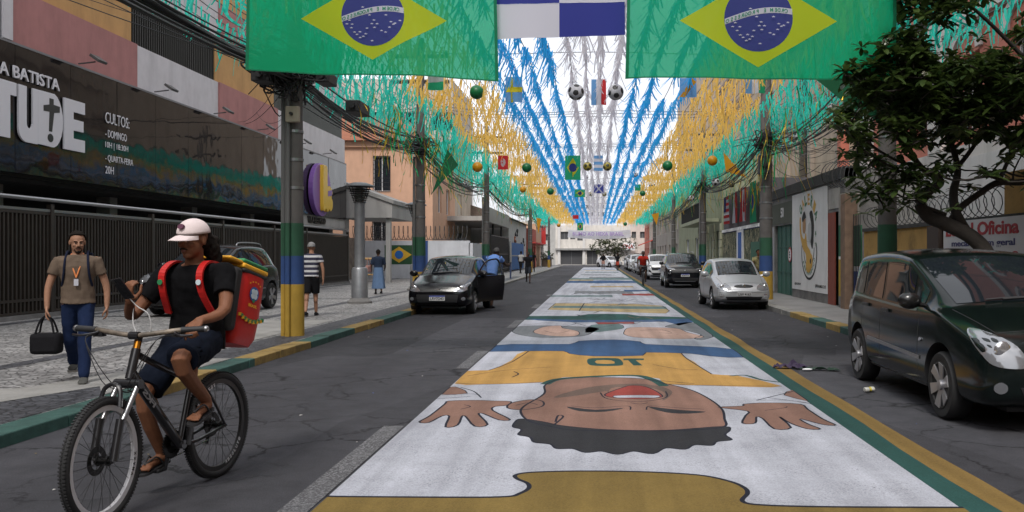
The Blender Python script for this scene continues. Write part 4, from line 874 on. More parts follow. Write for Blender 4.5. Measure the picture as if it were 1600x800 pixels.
MB().box(XR - .05, XR - .003, 35.4, 38.2, .12, 2.1).build('green_door', mat('door_deep_green', (.03, .13, .08), .6), cw)
MB().box(XR - .06, XR - .003, 40.2, 42.0, .12, 2.75).build('blue_white_post', WHITE, cw); MB().box(XR - .08, XR - .0605, 40.6, 41.5, .12, 2.6).build('blue_panel', mat('panel_blue', (.04, .12, .4), .7), cw)
MB().box(XR + .05, XR + 1.6, cy0, cy1, 2.82, 4.6).build('dark_screen', mat('screen_grey', (.12, .11, .12), .9, streak=.4, grime=.3), cw)
m = MB()
for k in range(24): m.box(XR - .09, XR - .02, cy0 + k * .51, cy0 + .26 + k * .51, 2.72, 2.86)
m.build('white_chequer', WHITE, cw); MB().box(XR - .018, XR + .04, cy0, cy1, 2.68, 2.84).build('navy_strip', mat('strip_navy', (.02, .03, .10), .7), cw)
def flag(name, label, O, u, w, h, parts, group=None, sagz=.0, wave=.05, wv=3.0, bottom=(0, 0), seg=(24, 12), tr=.5, cat='flag', nrm=(0, -1, 0)):
    """cloth hanging from its top edge; parts: list of (name, material, polygon in 0..1 x 0..1 or None for the whole cloth); cloth follows one wavy sheet"""
    t = thing(name, label, cat, O, 0, group); u = Vector(u).normalized(); n = Vector(nrm); ph = rnd.uniform(0, 6)
    def S(a, b, k=0):
        d = wave * (math.sin(a * wv * 2 + ph) * (1 - b * .7 + .3) * .6 + .4 * math.sin(a * wv * 3.7 + ph * 2 + b * 3) + .16 * math.sin(a * wv * 9 + b * 5 + ph)) * (1.1 - b)
        return u * (a * w + (a - .5) * (1 - b) * w * .02) + Vector((0, 0, -h + b * h + bottom[0] * (1 - a) * (1 - b) + bottom[1] * a * (1 - b) - sagz * 4 * a * (1 - a))) + n * (d + k)
    for i, (nm, mt_, poly, *r) in enumerate(parts):
        bm = bmesh.new()
        poly = poly or [(0, 0), (1, 0), (1, 1), (0, 1)]
        f = bm.faces.new([bm.verts.new((a, b, 0)) for a, b in poly])
        if not r or r[0] != 'fine':
            for k in range(1, seg[0]): bmesh.ops.bisect_plane(bm, geom=bm.verts[:] + bm.edges[:] + bm.faces[:], plane_co=(k / seg[0], 0, 0), plane_no=(1, 0, 0))
            for k in range(1, seg[1]): bmesh.ops.bisect_plane(bm, geom=bm.verts[:] + bm.edges[:] + bm.faces[:], plane_co=(0, k / seg[1], 0), plane_no=(0, 1, 0))
        for v in bm.verts: v.co = S(v.co.x, v.co.y, i * .0022)
        me = bpy.data.meshes.new(nm); bm.to_mesh(me); bm.free(); me.materials.append(mt_); me.polygons.foreach_set('use_smooth', [True] * len(me.polygons))
        o = bpy.data.objects.new(nm, me); COL.objects.link(o); o.parent = t
    return t, S
def cloth(name, col, tr=.55, al=None): return mat(name, col, .8, var=.04, scale=9, transl=tr, alpha=al)
CG = cloth('cloth_green', (.015, .33, .16)); CYW = cloth('cloth_yellow', (.72, .58, .02)); CB = cloth('cloth_blue', (.045, .06, .30)); CW = cloth('cloth_white', (.62, .62, .68)); CR = cloth('cloth_red', (.55, .03, .035)); COR = cloth('cloth_orange', (.72, .33, .02)); CDG = cloth('cloth_dark_green', (.01, .11, .045), .35); CNV = cloth('cloth_navy', (.03, .035, .18))
CSK = cloth('cloth_sky', (.15, .35, .65))
def stripes(n, cols, vert=False):
    o = []
    for i in range(n):
        a, b = i / n, (i + 1) / n
        o.append(('stripe', cols[i % len(cols)], [(a, 0), (b, 0), (b, 1), (a, 1)] if vert else [(0, a), (1, a), (1, b), (0, b)]))
    return o
u_ = (0, -1, 0)
z_ = 4.45
flag('small_flag', 'red and white striped flag with a blue corner on the dark screen', (XR - .2, 45.0, z_), u_, 1.6, 1.35, stripes(9, [CR, CW]) + [('canton', CNV, [(0, .45), (.45, .45), (.45, 1), (0, 1)])], 'flags above the camouflage wall', nrm=(-1, 0, 0))
flag('small_flag', 'green, white and red flag on the dark screen', (XR - .2, 42.6, z_ + .05), u_, 1.6, 1.45, stripes(3, [CDG, CW, CR], True), 'flags above the camouflage wall', nrm=(-1, 0, 0))
flag('small_flag', 'white and red flag beside the green and yellow one', (XR - .2, 40.0, z_ + .1), u_, 1.6, 1.5, stripes(3, [CR, CW, CR], True) + [('leaf_mark', CR, [(.42, .3), (.5, .25), (.58, .3), (.6, .55), (.5, .8), (.4, .55)])], 'flags above the camouflage wall', nrm=(-1, 0, 0))
flag('small_flag', 'green flag with a yellow diamond hanging nearest on the dark screen', (XR - .2, 37.6, z_ + .15), u_, 1.5, 1.7, [('field', CG, None), ('diamond', CYW, [(.1, .5), (.5, .12), (.9, .5), (.5, .88)]), ('disc', CB, [(.5 + .18 * math.cos(R(i * 30)), .5 + .2 * math.sin(R(i * 30))) for i in range(12)])], 'flags above the camouflage wall', nrm=(-1, 0, 0))
# pale green house with slab awning
MGR = mat('pale_green_render', (.33, .35, .24), .85, var=.05, streak=.35, grime=.2)
gh = building('pale_green_house', 'pale green house with quoins, a slab awning and a railed balcony', 'house', XR, 8.7, 47.2, 72, 6.6, -1, None, MGR, front_open=[(1.2, 2.4, .12, 2.9), (3.4, 4.6, .9, 2.6), (7, 8.6, .12, 2.9), (11, 13, .9, 2.7), (17, 19, .9, 2.7), (8, 10, 4.3, 6), (13, 15, 4.3, 6)], depth=.14)
for a, c, w, h in ((3.4, .9, 1.2, 1.7), (11, .9, 2, 1.8), (17, .9, 2, 1.8), (8, 4.3, 2, 1.7), (13, 4.3, 2, 1.7)): window(gh, (XR, 47.2 + a, c), (0, 1, 0), w, h, (-1, 0, 0), depth=.14)
for a, w in ((1.2, 1.2), (7, 1.6)): MB().box(XR + .10, XR + .13, 47.2 + a, 47.2 + a + w, .12, 2.9).build('door', mat('door_dark', (.02, .035, .03)), gh)
for y in (47.3, 50, 52.8, 57): 
    m = MB()
    for k in range(7): m.box(XR - .10, XR - .003, y, y + .6, .15 + k * .45, .55 + k * .45)
    m.build('quoin', mat('quoin_cream', (.40, .40, .29), .85, streak=.2), gh, bevel=.01)
MB().box(XR - 1.15, XR - .12, 47.6, 58.5, 3.35, 3.55).build('slab_awning', mat('slab_green', (.34, .36, .25), .85, streak=.3), gh)
m = MB()
for k in range(60): m.cyl((XR - 1.1, 47.7 + k * .18, 3.55), (XR - 1.1, 47.7 + k * .18, 4.4), .012, n=4)
m.bar((XR - 1.1, 47.6, 4.42), (XR - 1.1, 58.4, 4.42), .04, .04); m.build('balcony_rail', DARKMETAL, gh)
for (y0, y1, h, c, lab) in ((72.2, 84, 5.6, (.37, .33, .29), 'low grey brown house past the pale green one'), (84.2, 100, 7.5, (.33, .29, .26), 'plain brown grey building on the right, midway along the parked cars'), (100.2, 112, 6.2, (.52, .47, .42), 'cream shop building near the far right end'), (112.2, 123.5, 7.2, (.42, .14, .10), 'red trimmed corner building at the far right end')):
    n = int((y1 - y0) // 3.6); oo = [(1 + i * 3.5, 2.6 + i * 3.5, z, z + 1.5) for i in range(n) for z in ((1.0, 3.7) if h > 5.5 else (1.0,))]
    t = building('street_building', lab, 'building', XR, 15, y0, y1, h, -1, None, mat('rbuild_%d' % y0, c, .85, streak=.35, grime=.25), front_open=oo)
    for q in oo: window(t, (XR, y0 + q[0], q[2]), (0, 1, 0), 1.6, 1.5, (-1, 0, 0))
aw = thing('red_awning', 'small red sloping awning at the far right end', 'awning', (0, 0, 0)); m = MB(); m.add([(XR, 104, 3.4), (XR, 109, 3.4), (XR - 1.6, 109, 2.8), (XR - 1.6, 104, 2.8), (XR, 104, 3.3), (XR, 109, 3.3), (XR - 1.6, 109, 2.7), (XR - 1.6, 104, 2.7)], [(0, 1, 2, 3), (7, 6, 5, 4), (0, 3, 7, 4), (3, 2, 6, 7), (2, 1, 5, 6), (1, 0, 4, 5)]); m.build('canvas', mat('awning_red', (.5, .05, .03), .8), aw)

# ------------------------------------------------------------------ poles, wires, lamp columns
MPOLE = mat('pole_concrete', (.13, .12, .115), .85, var=.12, scale=4, streak=.4, grime=.3)
PYE = mat('pole_yellow', (.42, .26, .035), .75, var=.1, scale=6, streak=.3); PBU = mat('pole_blue', (.025, .065, .20), .75, var=.1, scale=6, streak=.2); PGN = mat('pole_green', (.02, .085, .045), .75, var=.1, scale=6, streak=.2)
def pole(label, x, y, h=8.0, r=.17, bands=True, base=.1, conduits=1, gear=True, tilt=0):
    t = thing('utility_pole', label, 'utility pole', (x, y, base), 0, 'utility poles along the street')
    rr = lambda z: r * (1.1 - .35 * z / h)
    def seg(a, b, m, nm, e=0): mb = MB(); mb.cyl((0, 0, a), (0, 0, b), rr(a) + e, rr(b) + e, 18); mb.build(nm, m, t, smooth=True)
    if bands: seg(0, .92, PYE, 'yellow_band', .004); seg(.92, 1.42, PBU, 'blue_band', .003); seg(1.42, 2.0, PGN, 'green_band', .002); seg(2.0, h, MPOLE, 'shaft')
    else: seg(0, h, MPOLE, 'shaft')
    for k in range(conduits):
        a = R(200 + 50 * k); cx, cy = math.cos(a) * (r + .05), math.sin(a) * (r + .05)
        for (z0, z1, m_) in ((0, .92, PYE), (.92, 1.42, PBU), (1.42, 2.0, PGN), (2.0, h * .55, mat('pvc_grey', (.12, .12, .12), .5))):
            mb = MB(); mb.tube([(cx, cy, z0 if z0 == 0 else z0 + .002), (cx * (1 if z1 < 3 else .95), cy, z1)], .045, 8); mb.build('conduit', m_, t, smooth=True)
    if gear:
        mb = MB()
        for z in (h - .6, h - 1.4): mb.box(-.9, .9, -.05, .05, z, z + .1)
        mb.build('cross_arm', DARKMETAL, t)
        for s in (-.8, -.4, .4, .8):
            mb = MB(); mb.lathe([(.03, 0), (.06, .03), (.03, .06), (.06, .09), (.02, .14)], (s, 0, h - .5), 10); mb.build('insulator', mat('porcelain', (.3, .28, .26), .3), t, smooth=True)
        for z in (2.6, 3.1, 3.6): mb = MB(); mb.lathe([(rr(z) + .012, 0), (rr(z) + .012, .05)], (0, 0, z), 18); mb.build('strap', mat('steel_rail', (.33, .33, .34)), t)
    return t
p1 = pole('thick pole by the cyclist with yellow, blue and green foot and a mess of cables', -5.36, 15.7, 8.2, .145, conduits=2)
p2 = pole('concrete pole with a green foot on the kerb just behind the black hatchback', -5.5, 27.6, 8.2, .15, conduits=1)
p3 = pole('dark utility pole farther up the left pavement near the shaded forecourt', -5.6, 45.0, 8.0, .15)
p4 = pole('distant utility pole on the left pavement beside the blue gate', -5.6, 75.0, 8.0, .15)
p4b = pole('farthest utility pole on the left, by the red shops', -5.6, 104.0, 8.0, .15, conduits=0)
p5 = pole('utility pole with green, blue and yellow foot behind the silver hatchback', 5.45, 28.4, 8.6, .20, conduits=0)
p6 = pole('utility pole with a green and yellow foot between the tree and the garage wall', 5.40, 16.4, 8.2, .17, conduits=0)
p7 = pole('utility pole with a green and blue foot behind the black parked car', 5.5, 45.5, 8.2, .15)
p8 = pole('farther utility pole on the right by the white car', 5.5, 63, 8.2, .15, conduits=0)
p9 = pole('farthest utility pole on the right pavement', 5.5, 84, 8.2, .15, conduits=0)
# cable tangles on the poles
def tangle(label, c, n, rad, L_, seed):
    r_ = random.Random(seed); m = MB(); c = Vector(c)
    for _ in range(n):
        p = [c + Vector((r_.gauss(0, rad * .35), r_.gauss(0, rad * .5), r_.gauss(0, rad * .3))) for _ in range(4)]
        m.tube(spline(p, 6), r_.choice([.008, .012, .018]), 5)
    for _ in range(n // 5):
        q = c + Vector((r_.uniform(-.3, .3), r_.uniform(-.2, .2), r_.uniform(-.2, .2))); m.tube([q + Vector((.13 * math.cos(a / 10 * 6.3), 0, .13 * math.sin(a / 10 * 6.3))) for a in range(11)], .014, 5)
    return tag(m.build('cable_tangle', WIRE), label, 'cables', 'cable tangles on the poles')
tangle('black tangle of coiled cables and boxes on the pole near the cyclist', (-5.4, 15.6, 4.75), 80, .7, 1, 1)
tangle('black cable tangle on the pole behind the black hatchback', (-5.5, 27.6, 4.9), 34, .6, 1, 2)
tangle('cable tangle on the right pole above the silver hatchback', (5.45, 28.3, 5.2), 42, .65, 1, 3)
tangle('cable tangle on the right pole nearest the tree', (5.4, 16.4, 5.1), 30, .6, 1, 4)
tangle('cable tangle on the pole behind the black parked car', (5.5, 45.4, 5.0), 24, .55, 1, 5)
def jbox(label, loc, s, m_=None):
    t = thing('junction_box', label, 'box', loc, 0, 'boxes on the cables')
    MB().box(-s[0], s[0], -s[1], s[1], -s[2], s[2]).build('case', m_ or WIRE, t, bevel=.02); MB().cyl((0, -s[1] - .08, 0), (0, s[1] + .08, 0), min(s) * .5, n=10).build('gland', WIRE, t)
jbox('black splice box left of the cable tangle near the cyclist', (-5.75, 15.3, 4.62), (.16, .22, .11)); jbox('black splice box hanging right of the cable tangle near the cyclist', (-4.9, 16.0, 4.72), (.13, .25, .10)); jbox('larger black box strung on the cables past the first pole', (-5.0, 18.5, 4.6), (.15, .4, .12)); jbox('black box on the right pole above the silver hatchback', (5.3, 28.0, 4.4), (.16, .16, .3)); jbox('cream meter box on the first left pole', (-5.32, 15.47, 4.0), (.12, .05, .14), mat('meter_cream', (.35, .31, .24), .7))
def bundle(label, a, b, n, spread, sg, seed, rr=(.008, .012, .02)):
    r_ = random.Random(seed); m = MB()
    for i in range(n):
        o = Vector((r_.gauss(0, spread), 0, r_.gauss(0, spread))); o2 = Vector((r_.gauss(0, spread), 0, r_.gauss(0, spread)))
        m.tube(sag(Vector(a) + o, Vector(b) + o2, sg * r_.uniform(.6, 1.5), 14), r_.choice(rr), 5)
    return tag(m.build('overhead_cables', WIRE), label, 'cables')
bundle('thick bundle of black cables sweeping from the top left to the first pole', (-5.6, 3.0, 4.9), (-5.4, 15.6, 4.75), 16, .13, .25, 11, (.012, .02, .032))
bundle('sagging black cables between the first and second left poles', (-5.4, 15.7, 4.75), (-5.5, 27.6, 4.95), 20, .16, .35, 12, (.010, .016, .025))
bundle('sagging cables between the second and third left poles', (-5.5, 27.6, 4.95), (-5.6, 45, 4.95), 14, .2, .4, 13, (.012, .02))
bundle('cables along the far left poles', (-5.6, 45, 5.0), (-5.6, 75, 5.0), 10, .25, .5, 14, (.015, .02))
bundle('cables along the farthest left poles', (-5.6, 75, 5.0), (-5.6, 104, 5.0), 8, .3, .5, 14, (.02, .02))
bundle('cable bundle from the tree pole to the pole by the silver hatchback', (5.4, 16.4, 5.1), (5.45, 28.4, 5.2), 15, .2, .5, 15, (.008, .012, .02))
bundle('cables passing over the tree towards the near right', (5.3, 4, 5.9), (5.4, 16.4, 5.3), 8, .2, .2, 16, (.012, .02, .03))
bundle('cables between the two right poles over the dark parked car', (5.45, 28.4, 5.2), (5.5, 45.5, 5.1), 16, .28, .5, 17, (.01, .018))
bundle('cables along the far right poles', (5.5, 45.5, 5.1), (5.5, 84, 5.1), 10, .3, .7, 18, (.02, .02))
bundle('thin wires crossing in front of the church bands', (-12.9, 11, 8.0), (-5.4, 15.7, 4.9), 5, .3, .25, 19, (.006, .009)); bundle('thin wires running from the pole back to the church wall', (-5.4, 15.7, 4.8), (-12.85, 33, 6.6), 4, .3, .35, 20, (.006, .009))
bundle('high thin wires running along the left of the street', (-5.2, 2, 7.6), (-5.4, 27.6, 8.0), 5, .35, .3, 21, (.006, .01)); bundle('thin wires leading from the garage wall to the right pole', (6.8, 24, 4.4), (5.45, 28.4, 5.4), 12, .35, .35, 22, (.006, .009))
bundle('web of thin wires in front of the beige building', (8.7, 33, 7.5), (5.45, 28.4, 5.5), 12, .5, .35, 23, (.008, .01)); bundle('thin wires from the right pole to the camouflage wall screen', (5.45, 28.4, 4.9), (6.7, 44, 4.4), 9, .3, .35, 24, (.008, .012))
# lamp column
def lamp(label, x, y, k=1.0, tagg='lamp columns'):
    t = thing('lamp_column', label, 'street lamp', (x, y, .1), 0, tagg); st = mat('galvanised', (.33, .34, .36), .42, .6, var=.1, scale=5, streak=.3)
    b = MB(); b.lathe([(.36, 0), (.36, .06), (.30, .10), (.27, .16)], n=20); b.build('foot', CONCD, t, smooth=True)
    b = MB(); b.lathe([(.24, .14), (.24, .42), (.235, .44), (.235, 1.0), (.21, 1.06), (.155, 1.08), (.15, 2.98), (.165, 3.0)], n=24); b.build('shaft', st, t, smooth=True)
    b = MB()
    for i in range(7): z = 3.0 + i * .065; rr = .19 + i * .024; b.lathe([(rr - .03, z), (rr, z + .008), (rr, z + .02), (rr - .03, z + .028)], n=24)
    for i in range(6): a = R(i * 60); b.bar((.15 * math.cos(a), .15 * math.sin(a), 2.98), (.31 * math.cos(a), .31 * math.sin(a), 3.48), .02, .012)
    b.build('louvre', DARKMETAL, t, smooth=True)
    b = MB(); b.lathe([(.10, 3.0), (.13, 3.1), (.13, 3.4), (.08, 3.45)], n=14); b.build('diffuser', mat('frosted', (.45, .45, .42), .4), t, smooth=True)
    b = MB(); b.lathe([(.42, 3.47), (.44, 3.49), (.40, 3.53), (.20, 3.60), (.0, 3.61)], n=26); b.build('cap', mat('lamp_cap', (.10, .11, .12), .45, .4), t, smooth=True)
    return t
lamp('stout galvanised lamp column with a louvred head on the left pavement', -7.08, 26.4)
lamp('second louvred lamp column half hidden by the pole behind the black hatchback', -7.4, 36.2)
# bicycle stands, small things on the left pavement
t = thing('cycle_stand', 'low yellowish tubular cycle stand behind the woman in the long skirt', 'cycle stand', (-9.7, 38, .1))
for dy in (0,):
    b = MB(); b.tube([(-.35, 0, 0), (-.35, 0, 1.2), (-.3, 0, 1.28), (.3, 0, 1.28), (.35, 0, 1.2), (.35, 0, 0)], .05, 8); b.build('hoop', mat('stand_yellow', (.40, .24, .08), .6), t, smooth=True)
b = MB(); b.tube([(-.30, 0, .6), (.30, 0, .6)], .03, 8); b.build('crossbar', mat('stand_yellow', (.4, .24, .08)), t)
for i, (x, y) in enumerate(((-5.3, 49.5), (-5.3, 54.5), (-5.2, 46.2))):
    t = thing('bollard', ['slim dark bollard at the kerb before the blue gate', 'second slim bollard at the kerb, closer to the walking man', 'slim bollard at the kerb just behind the leaning man'][i], 'bollard', (x, y, .1), 0, 'bollards on the left kerb')
    b = MB(); b.cyl((0, 0, 0), (0, 0, .95), .05, n=10); b.build('post', mat('bollard_blue', (.03, .05, .12), .6), t, smooth=True); b = MB(); b.ell((0, 0, .97), (.065, .065, .065), 10, 6); b.build('cap', DARKMETAL, t, smooth=True)
# ------------------------------------------------------------------ the street goes on behind the camera: plain fronts both sides
bh = [(1, -26, XF, 0.5, 8.8, 13.0, (.16, .14, .13)), (1, -26, -9, -14, .3, 12, (.30, .25, .21)), (1, -24, -8.5, -30, -14.2, 10, (.24, .24, .25)), (1, -24, -8.5, -52, -30.2, 14, (.33, .27, .20)),
      (-1, 7.2, 20, -9, 4.7, 10, (.30, .28, .26)), (-1, 7.0, 20, -26, -9.2, 13, (.36, .24, .18)), (-1, 7.0, 20, -52, -26.2, 9, (.22, .23, .22)), (1, -30, 30, -66, -56, 14, (.26, .25, .24))]
bl = ['plain dark side block beside the church, just behind the left edge', 'tan block behind the camera on the left', 'grey block farther behind the camera on the left', 'ochre block at the far back on the left', 'pale grey block behind the camera on the right', 'terracotta block behind the camera on the right', 'low grey block at the far back on the right', 'wide grey block closing the street far behind the camera']
for (f, x0, x1, y0, y1, h, c), lb in zip(bh, bl):
    oo = [(1 + i * 3.2, 2.6 + i * 3.2, z, z + 1.6) for i in range(int((y1 - y0 - 1) // 3.2)) for z in (1.0, 4.2, 7.2) if z + 2 < h]
    t = building('street_building', lb, 'building', x0, x1, y0, y1, h, f, None, mat('back_%d' % (c[0] * 100), c, .85, streak=.3, grime=.2), front_open=oo, depth=.15)
    xf = x1 if f > 0 else x0
    for q in oo: window(t, (xf, y0 + q[0], q[2]), (0, 1, 0), 1.6, 1.6, (f, 0, 0), depth=.15)
# ------------------------------------------------------------------ streamer canopy
def ribbon_m(n, c, tr=.6): return mat(n, c, .55, transl=tr)
RT = ribbon_m('ribbon_teal', (.04, .72, .58)); RY = ribbon_m('ribbon_amber', (.95, .62, .14)); RB_ = ribbon_m('ribbon_blue', (.03, .44, .92)); RW = ribbon_m('ribbon_white', (.72, .70, .75), .6)
r2 = random.Random(3)
def zline(x, y):    # the height of the net: fixed on both sides, shallow sags both ways
    return 6.42 - .30 * (1 - (x / 7.2) ** 2) + .05 * math.sin(y * .7 + x) - .3 * max(0, abs(x) - 5) / 2 - .16 * abs(math.sin(math.pi * (y - 12) / 8.2))
RM = {'w': RW, 'b': RB_, 'y': RY, 't': RT}; RN = {'w': 'white', 'b': 'blue', 'y': 'amber', 't': 'teal'}
cols = []
for s in (-1, 1):
    for x in (.18, .55): cols.append((s * x - .06, 'w'))
    for i in range(4): cols.append((s * (1.00 + i * .47) - .04, 'b'))
    for i in range(9): cols.append((s * (2.78 + i * .24), 'y'))
    for i in range(12): cols.append((s * (4.95 + i * .21), 't'))
cols.sort()
SPC = {'w': (.16, 2), 'b': (.17, 3), 'y': (.40, 2), 't': (.36, 2)}
SIDE = lambda x: 'left' if x < 0 else 'right'
def strip(m, p, L_, w, lean, ly, r_, wd):
    a = r_.uniform(-.9, .9); tw = r_.uniform(-1.5, 1.5); c = r_.uniform(-.16, .16); L = []; k = 4
    for j in range(k + 1):
        t = j / k; q = Vector((p[0] + lean * L_ * t + c * t * t, p[1] + ly * L_ * t, p[2] - L_ * t * (1 - .12 * t * abs(c) * 4))); d = Vector((math.cos(a + tw * t), math.sin(a + tw * t), .25)) * w * wd * (1 - .35 * t); L += [q - d, q + d]
    m.add(L, [(2 * j, 2 * j + 1, 2 * j + 3, 2 * j + 2) for j in range(k)])
for (x, k) in cols:
    x += r2.gauss(0, .03); y0 = r2.uniform(12, 12.8) if k in 'wb' else r2.uniform(12, 14)
    t = thing('garland', 'long %s ribbon garland on the %s half of the street' % (RN[k], SIDE(x)), 'garland', (x, 0, 0), 0, RN[k] + ' ribbon garlands along the street')
    mb = MB(); mb.tube([(0, y, zline(x, y)) for y in [y0 + i * 1.0 for i in range(int(118 - y0))]], .010, 4); mb.build('cord', mat('line_grey', (.16, .15, .15), .7), t)
    sp, n = SPC[k]; y = y0; ye = y0; mb = MB(); wob = r2.uniform(0, 9)
    while y < 118:
        far = max(1.0, y / 45); wd = 1 + max(0, y - 45) * .010; cl_ = .35 + .65 * abs(noise.noise(Vector((x * 3, y * .55, 1)))) * 2
        nn = n if k in 'wb' else (n if r2.random() < .55 + cl_ * .4 else 1)
        if not (noise.noise(Vector((x * 1.7, y * (.35 if k in 'yt' else .9), 7))) < -.28):
            for _ in range(nn):
                L_ = r2.uniform(.14, .50) * (1.6 if r2.random() < .12 else 1) * (1.0 if k in 'wb' else 1.25) * (.75 + .5 * cl_); ln = r2.gauss({'w': -.10, 'b': -.18, 'y': -.08, 't': -.05}[k], .24 if k in 'wb' else .10)
                strip(mb, (r2.gauss(0, .03 if k in 'wb' else .07), y + r2.uniform(-.05, .05), zline(x, y) + .01), L_, r2.uniform(.009, .023) * (1 if k in 'wb' else 1.25), ln, r2.gauss(-.08, .2 if k in 'wb' else .08), r2, wd)
        y += sp * far * r2.uniform(.7, 1.3)
        if y - ye > 15 or y >= 118: mb.build(RN[k] + '_fringe', RM[k], t, weld=False, smooth=True, ang=180)['kind'] = 'stuff'; mb = MB(); ye = y
# the wires the garlands hang from
for i in range(13):
    for d in ((0, .5, 1.1) if i in (2, 3) else (0,)):
        y = 12 + i * 8.2 + d; m = MB(); m.tube([(q, y, zline(q, y) + .012 + d * .05) for q in [-7.3 + (14.6 if y < 24 else 14.0) * j / 18 for j in range(19)]], .006 + y * .0001, 4); tag(m.build('cross_wire', WIRE), 'thin wire strung across the street to carry the garlands', 'wire', 'cross wires that carry the garlands')

# footballs and balloons
def football_mesh(name, ca, cb):
    bm = bmesh.new(); bmesh.ops.create_icosphere(bm, subdivisions=5, radius=1)
    ico = bmesh.new(); bmesh.ops.create_icosphere(ico, subdivisions=1, radius=1); P = [v.co.normalized() for v in ico.verts]; ico.free()
    me = bpy.data.meshes.new(name); me.materials.append(ca); me.materials.append(cb)
    for f in bm.faces:
        c = f.calc_center_median().normalized(); d = sorted(P, key=lambda p: -p.dot(c)); an = math.acos(min(1, d[0].dot(c))); seam = abs(d[0].dot(c) - d[1].dot(c))
        f.material_index = 1 if an < .36 else 0; f.smooth = True
    bm.to_mesh(me); bm.free(); return me
FBM = football_mesh('ball_skin', mat('ball_white', (.55, .55, .58), .5, transl=.25), mat('ball_black', (.02, .02, .02), .5))
FBG = football_mesh('ball_skin', mat('ball_gold', (.30, .24, .04), .35), mat('ball_dark', (.02, .03, .02), .5))
def hang(t, z0, r, y): m = MB(); m.tube([(0, 0, r), (0, 0, max(r + .1, z0))], .008, 4); m.build('cord', WIRE, t)
def ball(label, px, py, Y, dpx, me, cat='football', nm='paper_football', grp='footballs hung from the lines'):
    p = at(px, py, Y); r = dpx / 2 * Y / F
    t = thing(nm, label, cat, p, 0, grp); o = bpy.data.objects.new('ball', me); COL.objects.link(o); o.parent = t; o.scale = (r, r, r); o.rotation_euler = (px * .37, px, py)
    hang(t, zline(p.x, Y) - p.z if abs(p.x) < 7 else .6, r, Y); return t
ball('big white football with black patches, left of the pair above the far lane', 900, 144, 21.5, 25, FBM); ball('big white football with black patches, right of the pair above the far lane', 962, 144, 21.5, 25, FBM)
for (px, py, d, Y, lab) in ((1240, 214, 15, 30, 'football just below the right end of the teal ribbons'), (1267, 202, 10, 30, 'small football nearest the beige pilaster'), (1224, 231, 9, 32, 'small football over the right utility pole'), (1196, 241, 9, 33, 'small football left of the right utility pole'), (1300, 168, 13, 20, 'football beside the dark green pennant'), (1118, 285, 13, 42, 'football among the tinsel above the pale green house'), (1080, 310, 10, 50, 'small football lower down among the right tinsel'),
                        (734, 294, 9, 46, 'football under the left tinsel, right one of two'), (727, 288, 9, 47, 'football under the left tinsel, left one of two'), (808, 284, 6, 60, 'tiny football above the teal ribbons'), (803, 292, 6, 62, 'lower tiny football above the teal ribbons'), (838, 276, 7, 55, 'tiny football among the amber ribbons'), (873, 292, 7, 62, 'tiny football by the far blue ribbons'), (1017, 290, 7, 60, 'tiny football at the right edge of the blue ribbons'), (993, 273, 8, 55, 'tiny football over the blue ribbons on the right'), (916, 277, 7, 52, 'tiny football under the upright green flag'), (1100, 330, 8, 52, 'small football near the slab awning')):
    ball(lab, px, py, Y, d, FBM)
for (px, py, d, Y, lab) in ((918, 260, 14, 34, 'gold and dark football, left of the middle pair'), (949, 260, 14, 34, 'gold and dark football, right of the middle pair'), (1143, 288, 10, 40, 'gold football above the flag strip'), (924, 303, 8, 60, 'tiny gold football low in the middle, left'), (944, 303, 8, 60, 'tiny gold football low in the middle, right')): ball(lab, px, py, Y, d, FBG)
def sph(): 
    bm = bmesh.new(); bmesh.ops.create_icosphere(bm, subdivisions=4, radius=1)
    for f in bm.faces: f.smooth = True
    me = bpy.data.meshes.new('sphere'); bm.to_mesh(me); bm.free(); return me
BG_ = sph(); BG_.materials.append(mat('balloon_green', (.01, .16, .05), .35, transl=.2)); BO_ = sph(); BO_.materials.append(mat('balloon_orange', (.62, .30, .01), .35, transl=.3))
for (px, py, d, Y, me, lab) in ((745, 144, 22, 22, BG_, 'dark green ball under the left big flag'), (746, 261, 16, 34, BO_, 'orange ball at the left, over the teal ribbons'), (823, 262, 15, 36, BG_, 'green ball over the amber ribbons on the left'), (817, 296, 10, 48, BO_, 'small orange ball lower left'), (860, 299, 11, 50, BG_, 'small green ball at the foot of the amber ribbons'), (1043, 259, 16, 34, BG_, 'green ball over the amber ribbons on the right'), (1113, 251, 16, 34, BO_, 'orange ball beside the orange pennant'), (1004, 302, 9, 55, BG_, 'small green ball on the right'), (873, 352, 6, 80, BO_, 'tiny orange ball near the end banner'), (977, 350, 6, 80, BG_, 'tiny green ball near the end banner')):
    ball(lab, px, py, Y, d, me, 'ball', 'round_lantern', 'plain round balls hung from the lines')
BSH = [('field', CG, None), ('diamond', CYW, [(.08, .5), (.5, .1), (.92, .5), (.5, .9)]), ('disc', CB, [(.5 + .2 * math.cos(R(i * 30)), .5 + .24 * math.sin(R(i * 30))) for i in range(12)])]
BSV = [('field', CG, None), ('diamond', CYW, [(.12, .5), (.5, .1), (.88, .5), (.5, .9)]), ('disc', CB, [(.5 + .26 * math.cos(R(i * 30)), .5 + .18 * math.sin(R(i * 30))) for i in range(12)])]
def pflag(label, px0, py0, px1, py1, Y, parts, cat='flag'):
    a = at(px0, py0, Y); b = at(px1, py1, Y)
    t, _ = flag('small_flag', label, a, (1, 0, 0), b.x - a.x, a.z - b.z, parts, 'small flags hung from the lines', wave=.04, seg=(6, 5)); m = MB(); zt_ = zline(a.x, Y) - a.z
    if zt_ > .05: m.tube([(0, 0, 0), (0, 0, zt_)], .008, 4); m.tube([(b.x - a.x, 0, 0), (b.x - a.x, 0, zt_)], .008, 4); m.build('cord', WIRE, t)
pflag('upright green flag with yellow diamond hanging in the middle of the street', 883, 243, 907, 281, 36, BSV)
